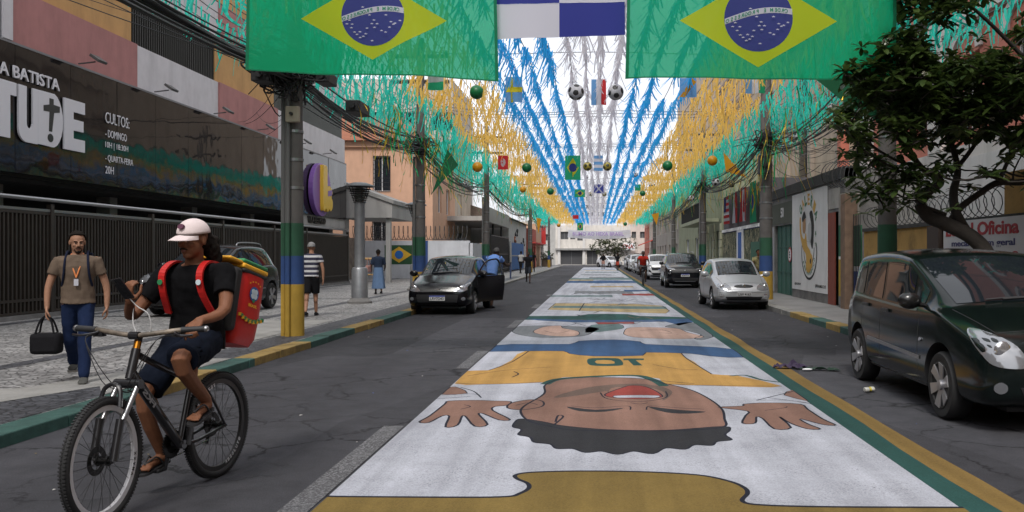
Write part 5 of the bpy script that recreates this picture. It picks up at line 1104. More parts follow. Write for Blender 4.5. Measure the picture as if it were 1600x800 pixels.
pflag('faint blue and yellow cross flag under the left big flag', 790, 120, 816, 160, 22, [('field', CSK, None), ('cross', CYW, [(.3, 0), (.45, 0), (.45, 1), (.3, 1)]), ('cross', CYW, [(0, .4), (1, .4), (1, .6), (0, .6)])])
pflag('blue, white and red flag between the two big footballs', 924, 124, 947, 164, 23, stripes(3, [CSK, CW, CR], True))
pflag('small red flag with a white disc among the amber ribbons', 778, 243, 794, 265, 36, [('field', CR, None), ('disc', CW, [(.5 + .25 * math.cos(R(i * 30)), .5 + .3 * math.sin(R(i * 30))) for i in range(12)])])
pflag('white flag with blue bars in the middle of the street', 928, 243, 942, 267, 37, stripes(5, [CSK, CW]))
pflag('blue flag with a white saltire low in the middle', 928, 288, 943, 302, 52, [('field', CB, None), ('bar', CW, [(0, 0), (.18, 0), (1, 1), (.82, 1)]), ('bar', CW, [(.82, 0), (1, 0), (.18, 1), (0, 1)])])
pflag('blue and orange flag under the right big flag', 1062, 122, 1088, 152, 22, [('field', CSK, None), ('bar', COR, [(0, 0), (.3, 0), (1, .8), (.75, 1)])])
pflag('blue, white and green flag under the right big flag', 1165, 124, 1195, 146, 22, stripes(3, [CSK, CW, CG], True))
pflag('green flag with diamond near the end banner', 902, 348, 911, 360, 85, BSH); pflag('small green flag with a diamond below the upright one', 898, 296, 914, 308, 56, BSH); pflag('small green flag on the right at the foot of the ribbons', 992, 288, 1001, 298, 55, [('field', CG, None)]); pflag('tiny red flag near the end banner on the left', 895, 336, 904, 342, 80, [('field', CR, None)])
pflag('green strip of cloth tucked behind the left big flag', 669, 118, 693, 141, 20, [('field', CG, None), ('stripe', CW, [(0, .5), (1, .6), (1, 1), (0, 1)])])
def pennant(label, pts, Y, m_, th=.01):
    P_ = [at(x, y, Y) for x, y in pts]; c = P_[0]; t = thing('pennant', label, 'pennant', c, 0, 'triangular pennants'); q = [(p.x - c.x, p.z - c.z) for p in P_]
    b = MB(); b.prism(q, (0, 0, 0), (1, 0, 0), (0, 0, 1), None); b.build('cloth', m_, t); b = MB(); b.tube([(0, 0, 0), (-.05, 0, .9)], .01, 4); b.build('cord', WIRE, t)
pennant('dark green triangular pennant by the left poles', [(674, 304), (700, 234), (716, 258), (690, 285)], 26, CDG); pennant('big dark green pennant behind the right big flag', [(1275, 124), (1400, 118), (1400, 205), (1325, 165)], 17, CDG); pennant('orange triangular pennant above the right tinsel', [(1130, 237), (1134, 268), (1168, 278), (1150, 260)], 36, COR)
pennant('small orange pennant over the far right pavement', [(1018, 335), (1030, 332), (1026, 352)], 60, COR); pennant('small orange pennant over the far left pavement', [(838, 340), (846, 342), (841, 366)], 70, COR)

# metallic tinsel on both sides
TG = mat('tinsel_green', (.01, .35, .12), .28, .7); TO = mat('tinsel_gold', (.75, .50, .06), .28, .8)
def tinsel(px, py, Y, h, n, seed, label, side):
    h *= 1.25
    r_ = random.Random(seed); p = at(px, py, Y); t = thing('tinsel_bunch', label, 'tinsel', p, 0, 'metallic tinsel hung along both sides')
    for nm, m_ in (('green_strand', TG), ('gold_strand', TO)):
        b = MB()
        for i in range(n):
            x0 = r_.gauss(0, .35); y0 = r_.gauss(0, .3); L_ = h * r_.uniform(.5, 1.15); w = r_.uniform(.006, .014); a = r_.uniform(0, 3); v = []; lx = r_.gauss(0, .25)
            for j in range(9):
                q = j / 8; aa = a + q * r_.uniform(4, 9); c = Vector((x0 + lx * L_ * q + .04 * math.sin(q * 8), y0, -L_ * q)); d = Vector((math.cos(aa), math.sin(aa), 0)) * w; v += [c - d, c + d]
            b.add(v, [(2 * j, 2 * j + 1, 2 * j + 3, 2 * j + 2) for j in range(8)])
        b.build(nm, m_, t)
r3 = random.Random(9)
tinsel(612, 165, 17.5, .9, 7, 1, 'gold and green tinsel hanging in front of the peach roof', -1); tinsel(640, 205, 18.5, .9, 8, 2, 'long gold tinsel over the peach house wall', -1); tinsel(690, 225, 21, 1.1, 8, 3, 'tinsel bunch beside the second left pole', -1)
for i in range(17):
    Y = 24 + i * 3.4; x = -5.9 + r3.uniform(-.3, .3); tinsel(CX + x * F / Y, CY - 4.45 * F / Y + 0, Y, 1.6, 7, 40 + i, 'bunch of green and gold tinsel hanging along the left row of poles', -1)
tinsel(1238, 165, 19.5, 1.3, 5, 4, 'green and gold tinsel before the beige pilasters', 1); tinsel(1272, 140, 17, 1.0, 5, 5, 'gold tinsel next to the dark green pennant', 1); tinsel(1210, 220, 27, 1.1, 6, 6, 'tinsel around the right utility pole', 1)
for i in range(17):
    Y = 27 + i * 3.4; x = 5.9 + r3.uniform(-.3, .3); tinsel(CX + x * F / Y, CY - (4.3 if i > 2 else 3.8) * F / Y, Y, 1.6, 7, 70 + i, 'bunch of green and gold tinsel hanging along the right row of poles', 1)
# a few teal streamers caught on the cables top left and top right
for (px, py, Y, n, lab) in ((385, 2, 12.5, 9, 'teal ribbons caught on cables above the church bands'), (1440, 8, 12.5, 14, 'teal ribbons caught in the tree top')):
    p = at(px, py, Y); t = thing('ribbon_bunch', lab, 'ribbons', p)
    m = MB(); r_ = random.Random(px)
    for i in range(n):
        x0 = r_.uniform(-.45, .45); z0 = r_.uniform(-.1, .35); L_ = r_.uniform(.3, .8); w = .018; lx = r_.gauss(.1, .5); v = []
        for j in range(7): q = j / 6; c = Vector((x0 + lx * L_ * q + .1 * q * q, r_.uniform(-.02, .02), z0 - L_ * q * (1 - .3 * q))); d = Vector((w, 0, w * .5)); v += [c - d, c + d]
        m.add(v, [(2 * j, 2 * j + 1, 2 * j + 3, 2 * j + 2) for j in range(6)])
    m.build('ribbon', RT, t)

# ------------------------------------------------------------------ big flags near the camera
def star(c, r): return [(c[0] + (r if i % 2 == 0 else r * .4) * math.cos(R(90 + i * 36)), c[1] + (r if i % 2 == 0 else r * .4) * math.sin(R(90 + i * 36))) for i in range(10)]
BFG = mat('banner_green', (.008, .52, .22), .8, transl=.72, alpha=(.86, (.35, .9, .75))); BFY = mat('banner_yellow', (.95, .80, .03), .8, transl=.68, alpha=.93); BFB = mat('banner_blue', (.06, .065, .36), .8, transl=.55, alpha=.95); BFW = mat('banner_white', (.66, .66, .74), .8, transl=.45)
SEAM = mat('banner_seam', (.01, .24, .12), .8, transl=.5)
def big_flag(label, x0, x1, yt, yb, cx, cy, hx, hy, rx, Y, bottom, seed, dark_edge):
    O = at(x0, yt, Y); w = (x1 - x0) * Y / F; h = (yb - yt) * Y / F
    nx = lambda px: (px - x0) / (x1 - x0); nz = lambda py: (yb - py) / (yb - yt)
    parts = [('green_field', BFG, None), ('yellow_diamond', BFY, [(nx(cx - hx), nz(cy)), (nx(cx), nz(cy + hy)), (nx(cx + hx), nz(cy)), (nx(cx), nz(cy - hy))])]
    disc = [(nx(cx + rx * math.cos(R(i * 9))), nz(cy - 5 + rx * 1.0 * math.sin(R(i * 9)))) for i in range(40)]; parts.append(('blue_disc', BFB, disc))
    top = [(nx(cx - rx * .98 + i * rx * 1.96 / 12), nz(cy - 5 + 4 - 20 * math.sin(i / 12 * math.pi * .62 + .12) + 0)) for i in range(13)]
    bb = [(a, b - 9 / (yb - yt)) for a, b in top][::-1]; parts.append(('white_band', BFW, top + bb))
    st = [(-33, 14), (-28, 21), (-40, 8), (-36, 2), (-24, 25), (-19, 30), (-14, 28), (-10, 24), (-8, 15), (3, 2), (8, 8), (4, 14), (0, 8), (-4, -6), (22, -6), (30, 5), (34, 9), (28, 14), (22, 22), (40, -14), (44, 3), (1, 36), (-14, -18), (-18, 22), (16, 20), (37, 8), (-30, 10)]
    for i, (a, b) in enumerate(st): parts.append(('star', BFW, star((nx(cx + a), nz(cy - 5 + b + 6)), .0085), 'fine'))
    t, S_ = flag('brazilian_flag', label, O, (1, 0, 0), w, h, parts, 'big Brazilian flags across the street', wave=.10, wv=2.6, bottom=bottom, seg=(64, 20))
    # motto seen from behind, so it reads mirrored
    word = 'ORDEM E PROGRESSO'; mb = MB(); n = len(word)
    for i, ch in enumerate(word):
        if ch == ' ': continue
        u = 1 - (i + .9) / (n + .8); px = cx - rx * .95 + u * rx * 1.9; k = u * math.pi * .62 + .12
        py = cy - 5 + 4 - 20 * math.sin(k) + 7.2; sl = (-20 * math.cos(k) * math.pi * .62) / (rx * 1.9)
        me = glyph(ch, .02, 0)
        vs = [S_(nx(px - v.co.x * 7.2), nz(py - v.co.y * 8.0 - sl * v.co.x * 7.2), .012) for v in me.vertices]; mb.add(vs, [tuple(p.vertices) for p in me.polygons])
        bpy.data.meshes.remove(me)
    mb.build('motto_lettering', mat('motto_green', (.02, .20, .12), .8), t, weld=False)
    for e in ((0, .012), (.988, 1)):
        mb = MB(); k = 24
        vs = [S_(a, j / k, .004) for a in e for j in range(k + 1)]; mb.add(vs, [(j, j + 1, k + 2 + j, k + 1 + j) for j in range(k)]); mb.build('side_hem', SEAM, t)
    mb = MB(); k = 40; vs = [S_(j / k, b, .005) for b in (0, .012) for j in range(k + 1)]; mb.add(vs, [(j, j + 1, k + 2 + j, k + 1 + j) for j in range(k)]); mb.build('bottom_hem', SEAM, t)
    return t
YF = 11.6
big_flag('big translucent Brazilian flag on the left with mirrored motto', 386, 775, -56, 124, 583, 33, 114, 66, 49, YF, (.13, -.03), 1, 0)
big_flag('big translucent Brazilian flag on the right with mirrored motto', 981, 1400, -56, 124, 1185, 33, 122, 72, 53, YF, (0, 0), 2, 0)
o_ = at(777, -80, YF + .15); w_ = (975 - 777) * (YF + .15) / F; h_ = 141 * (YF + .15) / F; rb = .385
flag('quartered_flag', 'blue and white quartered flag hanging between the two big Brazilian flags', o_, (1, 0, 0), w_, h_, [('white_quarter', BFW, [(0, 0), (.49, 0), (.49, rb), (0, rb)]), ('blue_quarter', mat('banner_navy', (.03, .04, .27), .8, transl=.4), [(.49, 0), (1, 0), (1, rb), (.49, rb)]), ('blue_quarter', mat('banner_navy', (.03, .04, .27)), [(0, rb), (.49, rb), (.49, 1), (0, 1)]), ('white_quarter', BFW, [(.49, rb), (1, rb), (1, 1), (.49, 1)])], None, wave=.035, bottom=(-.01, .06), seg=(20, 10))
for x0, x1 in ((386, 775), (777, 975), (981, 1400)):
    pass
m = MB(); m.tube(sag((-7.3, YF, at(386, -60, YF).z + .15), (7.2, YF, at(1400, -60, YF).z + .15), .1, 20), .012, 5); tag(m.build('flag_rope', mat('rope', (.3, .29, .27), .8)), 'rope across the street that carries the three big flags', 'rope')
# end banner
a = at(888, 359, 118); b = at(985, 371, 118)
t, S_ = flag('street_banner', 'long pale banner with faint lilac lettering across the far end of the street', a, (1, 0, 0), b.x - a.x, a.z - b.z, [('cloth', cloth('banner_pale', (.62, .62, .66), .5), None)], None, wave=.15, seg=(30, 4), sagz=.2)
make_text('RUMO AO HEXA BRASIL', 'lettering', mat('lilac', (.35, .25, .5), .8), (.6, -.25, -.80), (1, 0, 0), UZ, .5, 6.8, .01, .02, t)
# ------------------------------------------------------------------ cars
def carpaint(n, c, rough=.28, metal=.3): return mat(n, c, rough, metal, spec=.45)
CGLASS = mat('car_glass', (.012, .016, .02), .03, 0, spec=.5); CLAMP = mat('lamp_clear', (.26, .27, .29), .10, .5, coat=1.0); CLAMPI = mat('lamp_reflector', (.75, .75, .78), .15, .9)
CPLAS = mat('black_plastic', (.02, .02, .022), .5); RIMM = mat('alloy', (.42, .42, .44), .3, .8); PLATE = mat('plate_white', (.62, .62, .62), .5); PLB_ = mat('plate_blue', (.03, .06, .35), .5); TYRE = mat('tyre', (.016, .016, .017), .75, bump=.2, scale=40)
def interp(tab, x):
    if x <= tab[0][0]: return tab[0][1]
    for (a, u), (b, v) in zip(tab[:-1], tab[1:]):
        if x <= b: return u + (v - u) * (x - a) / (b - a)
    return tab[-1][1]
def decal(bvh, poly, O, ux, uy, d, m, name, parent, off=.004, th=.006, cell=.08, smooth=True):
    """panel laid on the body: the polygon (in the plane O,ux,uy) is pushed along d until it meets the skin"""
    ux = Vector(ux); uy = Vector(uy); d = Vector(d).normalized(); O = Vector(O); bm = bmesh.new(); bm.faces.new([bm.verts.new((a, b, 0)) for a, b in poly])
    xs = [p[0] for p in poly]; ys = [p[1] for p in poly]
    for k in range(1, int((max(xs) - min(xs)) / cell) + 1): bmesh.ops.bisect_plane(bm, geom=bm.verts[:] + bm.edges[:] + bm.faces[:], plane_co=(min(xs) + k * cell, 0, 0), plane_no=(1, 0, 0))
    for k in range(1, int((max(ys) - min(ys)) / cell) + 1): bmesh.ops.bisect_plane(bm, geom=bm.verts[:] + bm.edges[:] + bm.faces[:], plane_co=(0, min(ys) + k * cell, 0), plane_no=(0, 1, 0))
    ok = 0; last = None; inner = {}
    for v in bm.verts:
        o = O + ux * v.co.x + uy * v.co.y; h = bvh.ray_cast(o, d)
        if h[0] is None: inner[v] = None
        else: inner[v] = (h[0], d); last = h[0]
    dd = [(h[0] - (O + ux * v.co.x + uy * v.co.y)).dot(d) for v, h in inner.items() if h]
    if not dd: bm.free(); return None
    md = sum(dd) / len(dd)
    for v, h in inner.items():
        o = O + ux * v.co.x + uy * v.co.y; p = h[0] if h else o + d * md
        v.co = p - d * off
    bm.normal_update(); n = Vector((0, 0, 0))
    for f in bm.faces: n += f.normal * f.calc_area()
    if n.dot(d) > 0: bmesh.ops.reverse_faces(bm, faces=bm.faces[:])
    ret = bmesh.ops.extrude_face_region(bm, geom=bm.faces[:]); vs = [g for g in ret['geom'] if isinstance(g, bmesh.types.BMVert)]
    for v in vs: v.co -= d * th
    bmesh.ops.recalc_face_normals(bm, faces=bm.faces[:])
    me = bpy.data.meshes.new(name); bm.to_mesh(me); bm.free(); me.materials.append(m)
    if smooth: me.polygons.foreach_set('use_smooth', [True] * len(me.polygons)); me.set_sharp_from_angle(angle=R(45))
    o = bpy.data.objects.new(name, me); COL.objects.link(o); o.parent = parent; return o
def wheel(parent, x, y, r, w, side, rim, spokes=6, style=0):
    t = MB(); k = [(r * .66, -w / 2 + .01), (r * .70, -w / 2), (r * .93, -w / 2), (r, -w / 2 + .03), (r, w / 2 - .03), (r * .93, w / 2), (r * .70, w / 2), (r * .66, w / 2 - .01)]
    t.lathe(k, (x, y, r), 28, axis=(side, 0, 0)); o = t.build('wheel', TYRE, parent, smooth=True)
    q = MB(); ax = Vector((side, 0, 0)); u, v, _ = frame_from(ax); c0 = Vector((x, y, r))
    q.lathe([(r * .69, w / 2 - .02), (r * .69, w / 2 + .004), (r * .64, w / 2 + .004), (r * .62, w / 2 - .05), (r * .1, w / 2 - .055)], (x, y, r), 28, axis=(side, 0, 0), mi=0)
    for i in range(spokes):
        a = 2 * math.pi * i / spokes + .3; dr = u * math.cos(a) + v * math.sin(a); tg = u * -math.sin(a) + v * math.cos(a); wi, wo = r * .10, r * (.17 if style == 0 else .09)
        P = [c0 + ax * (w / 2 - .025) + dr * r * .08 - tg * wi, c0 + ax * (w / 2 - .025) + dr * r * .08 + tg * wi, c0 + ax * (w / 2 - .002) + dr * r * .66 + tg * wo, c0 + ax * (w / 2 - .002) + dr * r * .66 - tg * wo]
        q.add(P + [p + ax * .014 for p in P], [(0, 1, 2, 3), (7, 6, 5, 4), (0, 4, 5, 1), (1, 5, 6, 2), (2, 6, 7, 3), (3, 7, 4, 0)], 1)
    q.lathe([(r * .16, w / 2 - .03), (r * .15, w / 2 + .012), (r * .05, w / 2 + .016)], (x, y, r), 16, axis=(side, 0, 0), mi=1)
    q.build('rim', [mat('rim_dark', (.03, .03, .03), .6), rim], o, smooth=True); return o
def make_car(name, label, cat, P, group=None, detail=2):
    """x across, the nose towards -y, y=0 at the front bumper; P holds the side outline"""
    t = thing(name, label, cat, (0, 0, 0), 0, group); L_, W, Hh = P['L'], P['W'], P['H']; hw = W / 2
    yc, yw, yr, yb = P['cowl'], P['wtop'], P['rtop'], P['rbot']; hf, hc, hb = P['nose'], P['cowlh'], P['belt']
    top = [(0, hf - .16), (.06, hf - .03), (.16, hf), (.5, hf + (hc - hf) * .45), (yc, hc), (yc + (yw - yc) * .5, hc + (Hh - .07 - hc) * .56), (yw, Hh - .06), (yw + .35, Hh - .015), ((yw + yr) / 2, Hh), (yr - .3, Hh - .02), (yr, Hh - .06), (yr + (yb - yr) * .5, (Hh - .06 + P['rh']) / 2 + .04), (yb, P['rh']), (L_ - .04, P['rh'] - .16), (L_, .58)]
    sh = [(0, hf - .24), (.06, hf - .13), (.2, hf - .07), (yc, hc - .06), (yw, hb - .02), (yr, hb + .05), (yb, min(P['rh'], hb) - .03), (L_ - .04, P['rh'] - .22), (L_, .5)]
    pl = [(0, .78), (.05, .90), (.16, .945), (.42, .98), (.9, .998), (1.6, 1.0), (L_ - 1.0, 1.0), (L_ - .4, .97), (L_ - .1, .92), (L_, .84)]
    zb_ = [(0, .30), (.12, .22), (.5, .19), (1.2, .2), (L_ - .8, .21), (L_ - .2, .27), (L_, .34)]
    roofw = P.get('roofw', .70)
    def ring(y):
        p = interp(pl, y) * hw; zt = interp(top, y); zs = min(interp(sh, y), zt - .03); zb = interp(zb_, y); ws = p * .955
        if y <= yc: wr = ws - .10 - .05 * (y / yc)
        elif y < yw: q = (y - yc) / (yw - yc); wr = (ws - .15) * (1 - q) + hw * (roofw + .04) * q
        elif y <= yr: wr = hw * (roofw + .04 - .04 * (y - yw) / (yr - yw))
        elif y < yb: q = (y - yr) / (yb - yr); wr = hw * roofw * (1 - q) + (ws - .12) * q
        else: wr = ws - .10
        cr = .035 if y <= yc or y >= yb else .05
        return [(0, zb), (p * .80, zb), (p * .94, zb + .03), (p * .985, zb + .14), (p, zb + .38 * (zs - zb)), (p * .992, zb + .75 * (zs - zb)), (ws, zs), (ws - .02 if zt - zs > .15 else ws - .01, zs + (.02 if zt - zs > .1 else .006)), (wr + (.03 if zt - zs > .2 else .02), zt - .045 if zt - zs > .1 else zt - .012), (wr, zt - .012), (wr * .93, zt), (wr * .5, zt + cr * .7), (0, zt + cr)]
    st = sorted({0, .05, .14, .3, .55, .8, yc - .12, yc, yc + .1, (yc + yw) / 2, yw - .08, yw, yw + .15, (yw + yr) / 2 - .5, (yw + yr) / 2, (yw + yr) / 2 + .5, yr - .12, yr, (yr + yb) / 2, yb, L_ - .12, L_ - .03, L_})
    rings = []
    for y in st:
        h = ring(y); rings.append([(x, y, z) for x, z in h] + [(-x, y, z) for x, z in h[-2:0:-1]])
    def shrink(r, s, dy): cz = sum(p[2] for p in r) / len(r); return [(p[0] * s, p[1] + dy, cz + (p[2] - cz) * s) for p in r]
    rings = [shrink(rings[0], .35, -.045), shrink(rings[0], .8, -.035)] + rings + [shrink(rings[-1], .85, .02), shrink(rings[-1], .35, .03)]
    n = len(rings[0]); mb = MB(); vs = [p for r in rings for p in r]
    fs = [(i * n + j, (i + 1) * n + j, (i + 1) * n + (j + 1) % n, i * n + (j + 1) % n) for i in range(len(rings) - 1) for j in range(n)]
    fs += [tuple(range(n)), tuple(reversed([(len(rings) - 1) * n + j for j in range(n)]))]
    mb.add(vs, fs); o = mb.build('body', P['paint'], t, weld=False)
    sb_ = o.modifiers.new('s', 'SUBSURF'); sb_.levels = 2; sb_.render_levels = 2; bake(o)
    bm = bmesh.new(); bm.from_mesh(o.data); bmesh.ops.recalc_face_normals(bm, faces=bm.faces[:]); bvh = BVHTree.FromBMesh(bm); bm.to_mesh(o.data); bm.free()
    # wheel arches cut out
    wf, wr_, r = P['wf'], P['wr'], P['wheel']; RA = r + .065
    for k, yy in enumerate((wf, wr_)):
        cb = MB()
        for s in (-1, 1): cb.lathe([(.001, 0), (RA, 0), (RA, .42), (.001, .42)], (s * (hw - .34), yy, r + .02), 32, axis=(s, 0, 0)) if False else cb.cyl((s * (hw - .30), yy, r + .02), (s * (hw + .2), yy, r + .02), RA, n=32)
        c = cb.build('cut', CPLAS, None); bo = o.modifiers.new('b', 'BOOLEAN'); bo.object = c; bo.operation = 'DIFFERENCE'; bo.solver = 'EXACT'; bake(o); bpy.data.objects.remove(c)
    me = o.data; me.materials.clear(); me.materials.append(P['paint']); me.materials.append(CPLAS)
    for p in me.polygons:
        c = p.center; near = False
        for yy in (wf, wr_):
            dd = math.hypot(c.y - yy, c.z - r - .02)
            if abs(c.x) > hw - .33 and dd < RA + .004 and (abs(dd - RA) < .012 and abs(p.normal.x) < .35 or abs(abs(c.x) - (hw - .30)) < .01): near = True
        p.material_index = 1 if near else 0
    me.polygons.foreach_set('use_smooth', [True] * len(me.polygons)); me.set_sharp_from_angle(angle=R(35))
    for yy in (wf, wr_):
        for s in (-1, 1): wheel(t, s * (hw - .115), yy, r, .20, s, P.get('rim', RIMM), P.get('spokes', 6), P.get('style', 0))
    # glass
    m_ = .045
    def zt_(y): return interp(top, y)
    for s in (-1, 1):
        base = P.get('pillar', [])
        for (nm, y0, y1, fr) in P['sidewin']:
            zb0 = lambda y: interp(sh, y) + .035; z1 = lambda y: min(zt_(y) - .085, Hh - .115)
            q = [(y0 + i * (y1 - y0) / 6) for i in range(7)]; poly = [(a, zb0(a)) for a in q] + [(a, max(z1(a), zb0(a) + .02)) for a in reversed(q)]
            if s < 0: poly = poly[::-1]
            decal(bvh, poly, (s * 3, 0, 0), (0, 1, 0), (0, 0, 1), (-s, 0, 0), CGLASS, nm, t, .002, .003)
        # door gaps, handles, rub strip, mirror
        if detail > 1:
            for y in P['gaps']:
                poly = [(y, .30), (y + .008, .30), (y + .008, interp(sh, y)), (y, interp(sh, y))]; decal(bvh, poly, (s * 3, 0, 0), (0, 1, 0), (0, 0, 1), (-s, 0, 0), CPLAS, 'door_gap', t, .0005, .001, cell=.1)
            for y in P['handles']:
                z = interp(sh, y) - .09; decal(bvh, [(y, z), (y + .19, z), (y + .19, z + .035), (y, z + .035)], (s * 3, 0, 0), (0, 1, 0), (0, 0, 1), (-s, 0, 0), P.get('handle', P['paint']), 'door_handle', t, .012, .022)
            if P.get('strip'):
                z = .50; decal(bvh, [(wf + RA + .12, z), (wr_ - RA - .06, z + .05), (wr_ - RA - .06, z + .085), (wf + RA + .12, z + .035)], (s * 3, 0, 0), (0, 1, 0), (0, 0, 1), (-s, 0, 0), P['strip'], 'rub_strip', t, .002, .012)
            decal(bvh, [(wf + RA + .05, .24), (wr_ - RA - .05, .25), (wr_ - RA - .05, .275), (wf + RA + .05, .265)], (s * 3, 0, 0), (0, 1, 0), (0, 0, 1), (-s, 0, 0), P.get('strip', CPLAS), 'sill_strip', t, .002, .006)
            if P.get('chrome_belt'): 
                pts = [(yc + .55 + i * (yb - .35 - yc - .55) / 8) for i in range(9)]; decal(bvh, [(a, interp(sh, a) - .012) for a in pts] + [(a, interp(sh, a) + .012) for a in reversed(pts)], (s * 3, 0, 0), (0, 1, 0), (0, 0, 1), (-s, 0, 0), P['chrome_belt'], 'belt_moulding', t, .002, .004)
        mb = MB(); ym = yc + .36; zm = interp(sh, ym) + .10; mx = hw + .10; mb.ell((s * mx, ym, zm), (.115, .07, .085), 14, 10); mb.tube([(s * (hw - .12), ym + .03, zm - .06), (s * (mx - .03), ym, zm - .03)], .025, 6)
        mo = mb.build('wing_mirror', P.get('mirror', P['paint']), t, smooth=True); mb = MB(); mb.ell((s * mx, ym + .045, zm), (.095, .03, .068), 12, 8); mb.build('mirror_glass', CHROME, mo, smooth=True)
    def zs_front(a, b): return None
    # windscreen: pushed along its own normal
    dz = (Hh - .06 - hc); dy = yw - yc; nrm = Vector((0, -dz, dy)).normalized(); up = Vector((0, dy, dz)).normalized(); ln = math.hypot(dy, dz)
    wb_, wt_ = hw * .955 - .20, hw * (roofw + .04) - .06
    decal(bvh, [(-wb_, .05), (wb_, .05), ((wb_ + wt_) / 2 + .015, ln * .5), (wt_, ln - .06), (-wt_, ln - .06), (-(wb_ + wt_) / 2 - .015, ln * .5)], Vector((0, yc, hc)) + nrm * 1.0, (1, 0, 0), up, -nrm, CGLASS, 'windscreen', t, .002, .003, .1)
    if detail > 1:
        for s in (-1, 1):
            mb = MB(); a = Vector((s * .08 - .25, yc, hc)) + up * .06; b = a + Vector((.52, 0, 0)) + up * .05
            for i in range(2): pass
            q = [];
            for i in range(6):
                p = a.lerp(b, i / 5) + nrm; h = bvh.ray_cast(p, -nrm); q.append((h[0] if h[0] else p - nrm) + nrm * .018)
            mb.tube(q, .009, 5); mb.build('wiper', CPLAS, t)
    # front face decals given in x,z pushed towards +y
    FO, FU, FV, FD = (0, -2, 0), (1, 0, 0), (0, 0, 1), (0, 1, 0)
    for (nm, m_, poly, both, off, th) in P['front']:
        for s in ((1, -1) if both else (1,)):
            pp_ = [(s * a, b) for a, b in poly]; pp_ = [(v.x, v.y) for v in spline([(a, b, 0) for a, b in pp_], 4, True)] if len(poly) > 6 else pp_
            if s < 0: pp_ = pp_[::-1]
            decal(bvh, pp_, FO, FU, FV, FD, m_, nm, t, off, th, .05)
    for s in (-1, 1):
        q = bvh.ray_cast(Vector((s * P['lampx'], -2, P['lampz'])), Vector((0, 1, 0)))[0]
        if q: mb = MB(); mb.ell(q + Vector((0, .0, 0)), (P['lampr'], .022, P['lampr']), 14, 8); mb.build('lamp_bulb', CLAMPI, t, smooth=True)
    pz = P['platez']; q = bvh.ray_cast(Vector((0, -2, pz)), Vector((0, 1, 0)))[0]; py = (q.y if q else 0) - .028
    pm = MB(); pm.box(-.20, .20, py, py + .02, pz - .065, pz + .065); po = pm.build('licence_plate', PLATE if P.get('newplate', 1) else mat('plate_grey', (.36, .36, .37), .5), t)
    if P.get('newplate', 1): pm = MB(); pm.box(-.20, .20, py - .003, py - .0005, pz + .036, pz + .065); pm.build('plate_header', PLB_, po)
    make_text(P['plate'], 'plate_lettering', BK, (0, py - .0015, pz - .05), (1, 0, 0), UZ, .075, .34, .002, .02, po, 'CENTER')
    if P.get('badge'):
        bz = P['badgez']; q = bvh.ray_cast(Vector((0, -2, bz)), Vector((0, 1, 0)))[0]
        if q:
            mb = MB()
            if P['badge'] == 'bow': mb.prism([(-.07, -.012), (-.02, -.018), (-.02, -.026), (.03, -.026), (.028, -.018), (.07, -.012), (.075, .012), (.02, .018), (.02, .026), (-.03, .026), (-.028, .018), (-.065, .012)], (0, q.y - .02, bz), (1, 0, 0), (0, 0, 1), (0, .015, 0))
            else: mb.lathe([(.045, 0), (.05, .008), (.03, .015)], (0, q.y - .002, bz), 18, axis=(0, -1, 0))
            mb.build('badge', CHROME, t, smooth=True)
    if P.get('rails'):
        for s in (-1, 1):
            mb = MB(); x = s * hw * (roofw - .04); mb.tube(spline([(x, yw + .1, Hh - .0), (x, yw + .22, Hh + .07), (x, (yw + yr) / 2, Hh + .085), (x, yr - .25, Hh + .06), (x, yr - .1, Hh - .03)], 5), .018, 8); mb.build('roof_rail', P['rails'], t, smooth=True)
    if P.get('spoiler'): mb = MB(); mb.box(-hw * .6, hw * .6, yr - .05, yr + .16, Hh - .075, Hh - .045); mb.build('roof_spoiler', P['paint'], t, bevel=.012)
    if detail > 1:
        for s in (-1, 1):
            a, b = hw * .70, hw * .80; decal(bvh, [(s * a, .22), (s * (a + .007), .22), (s * (b + .007), yc - .04), (s * b, yc - .04)][::s], (0, 0, 3), (1, 0, 0), (0, 1, 0), (0, 0, -1), CPLAS, 'bonnet_gap', t, .0005, .001, .06)
        decal(bvh, [(-hw * .70, .215), (hw * .70, .215), (hw * .70, .224), (-hw * .70, .224)], (0, 0, 3), (1, 0, 0), (0, 1, 0), (0, 0, -1), CPLAS, 'bonnet_gap', t, .0005, .001, .06)
    # underbody and cabin floor
    mb = MB(); mb.box(-hw + .36, hw - .36, .25, L_ - .25, .17, .24); mb.build('underbody', CPLAS, t)
    t['bvh'] = 0; del t['bvh']
    return t, bvh
def place(t, x, y, rz=0, z=.002): t.location = (x, y, z); t.rotation_euler = (0, 0, rz)
GLB = mat('gloss_black', (.01, .01, .01), .2)
DGREEN = carpaint('paint_dark_green', (.004, .0075, .007), .14, 0); SILV = carpaint('paint_silver', (.40, .41, .43), .3, .45); BLK = carpaint('paint_black', (.005, .005, .007), .14, 0); WHT = carpaint('paint_white_car', (.60, .61, .63), .35, .1); GREYC = carpaint('paint_grey_car', (.15, .15, .16), .3, .5)
hatch = dict(L=3.85, W=1.65, H=1.45, cowl=.92, wtop=1.75, rtop=3.25, rbot=3.72, nose=.74, cowlh=.95, belt=.93, rh=1.0, wf=.78, wr=3.22, wheel=.29)
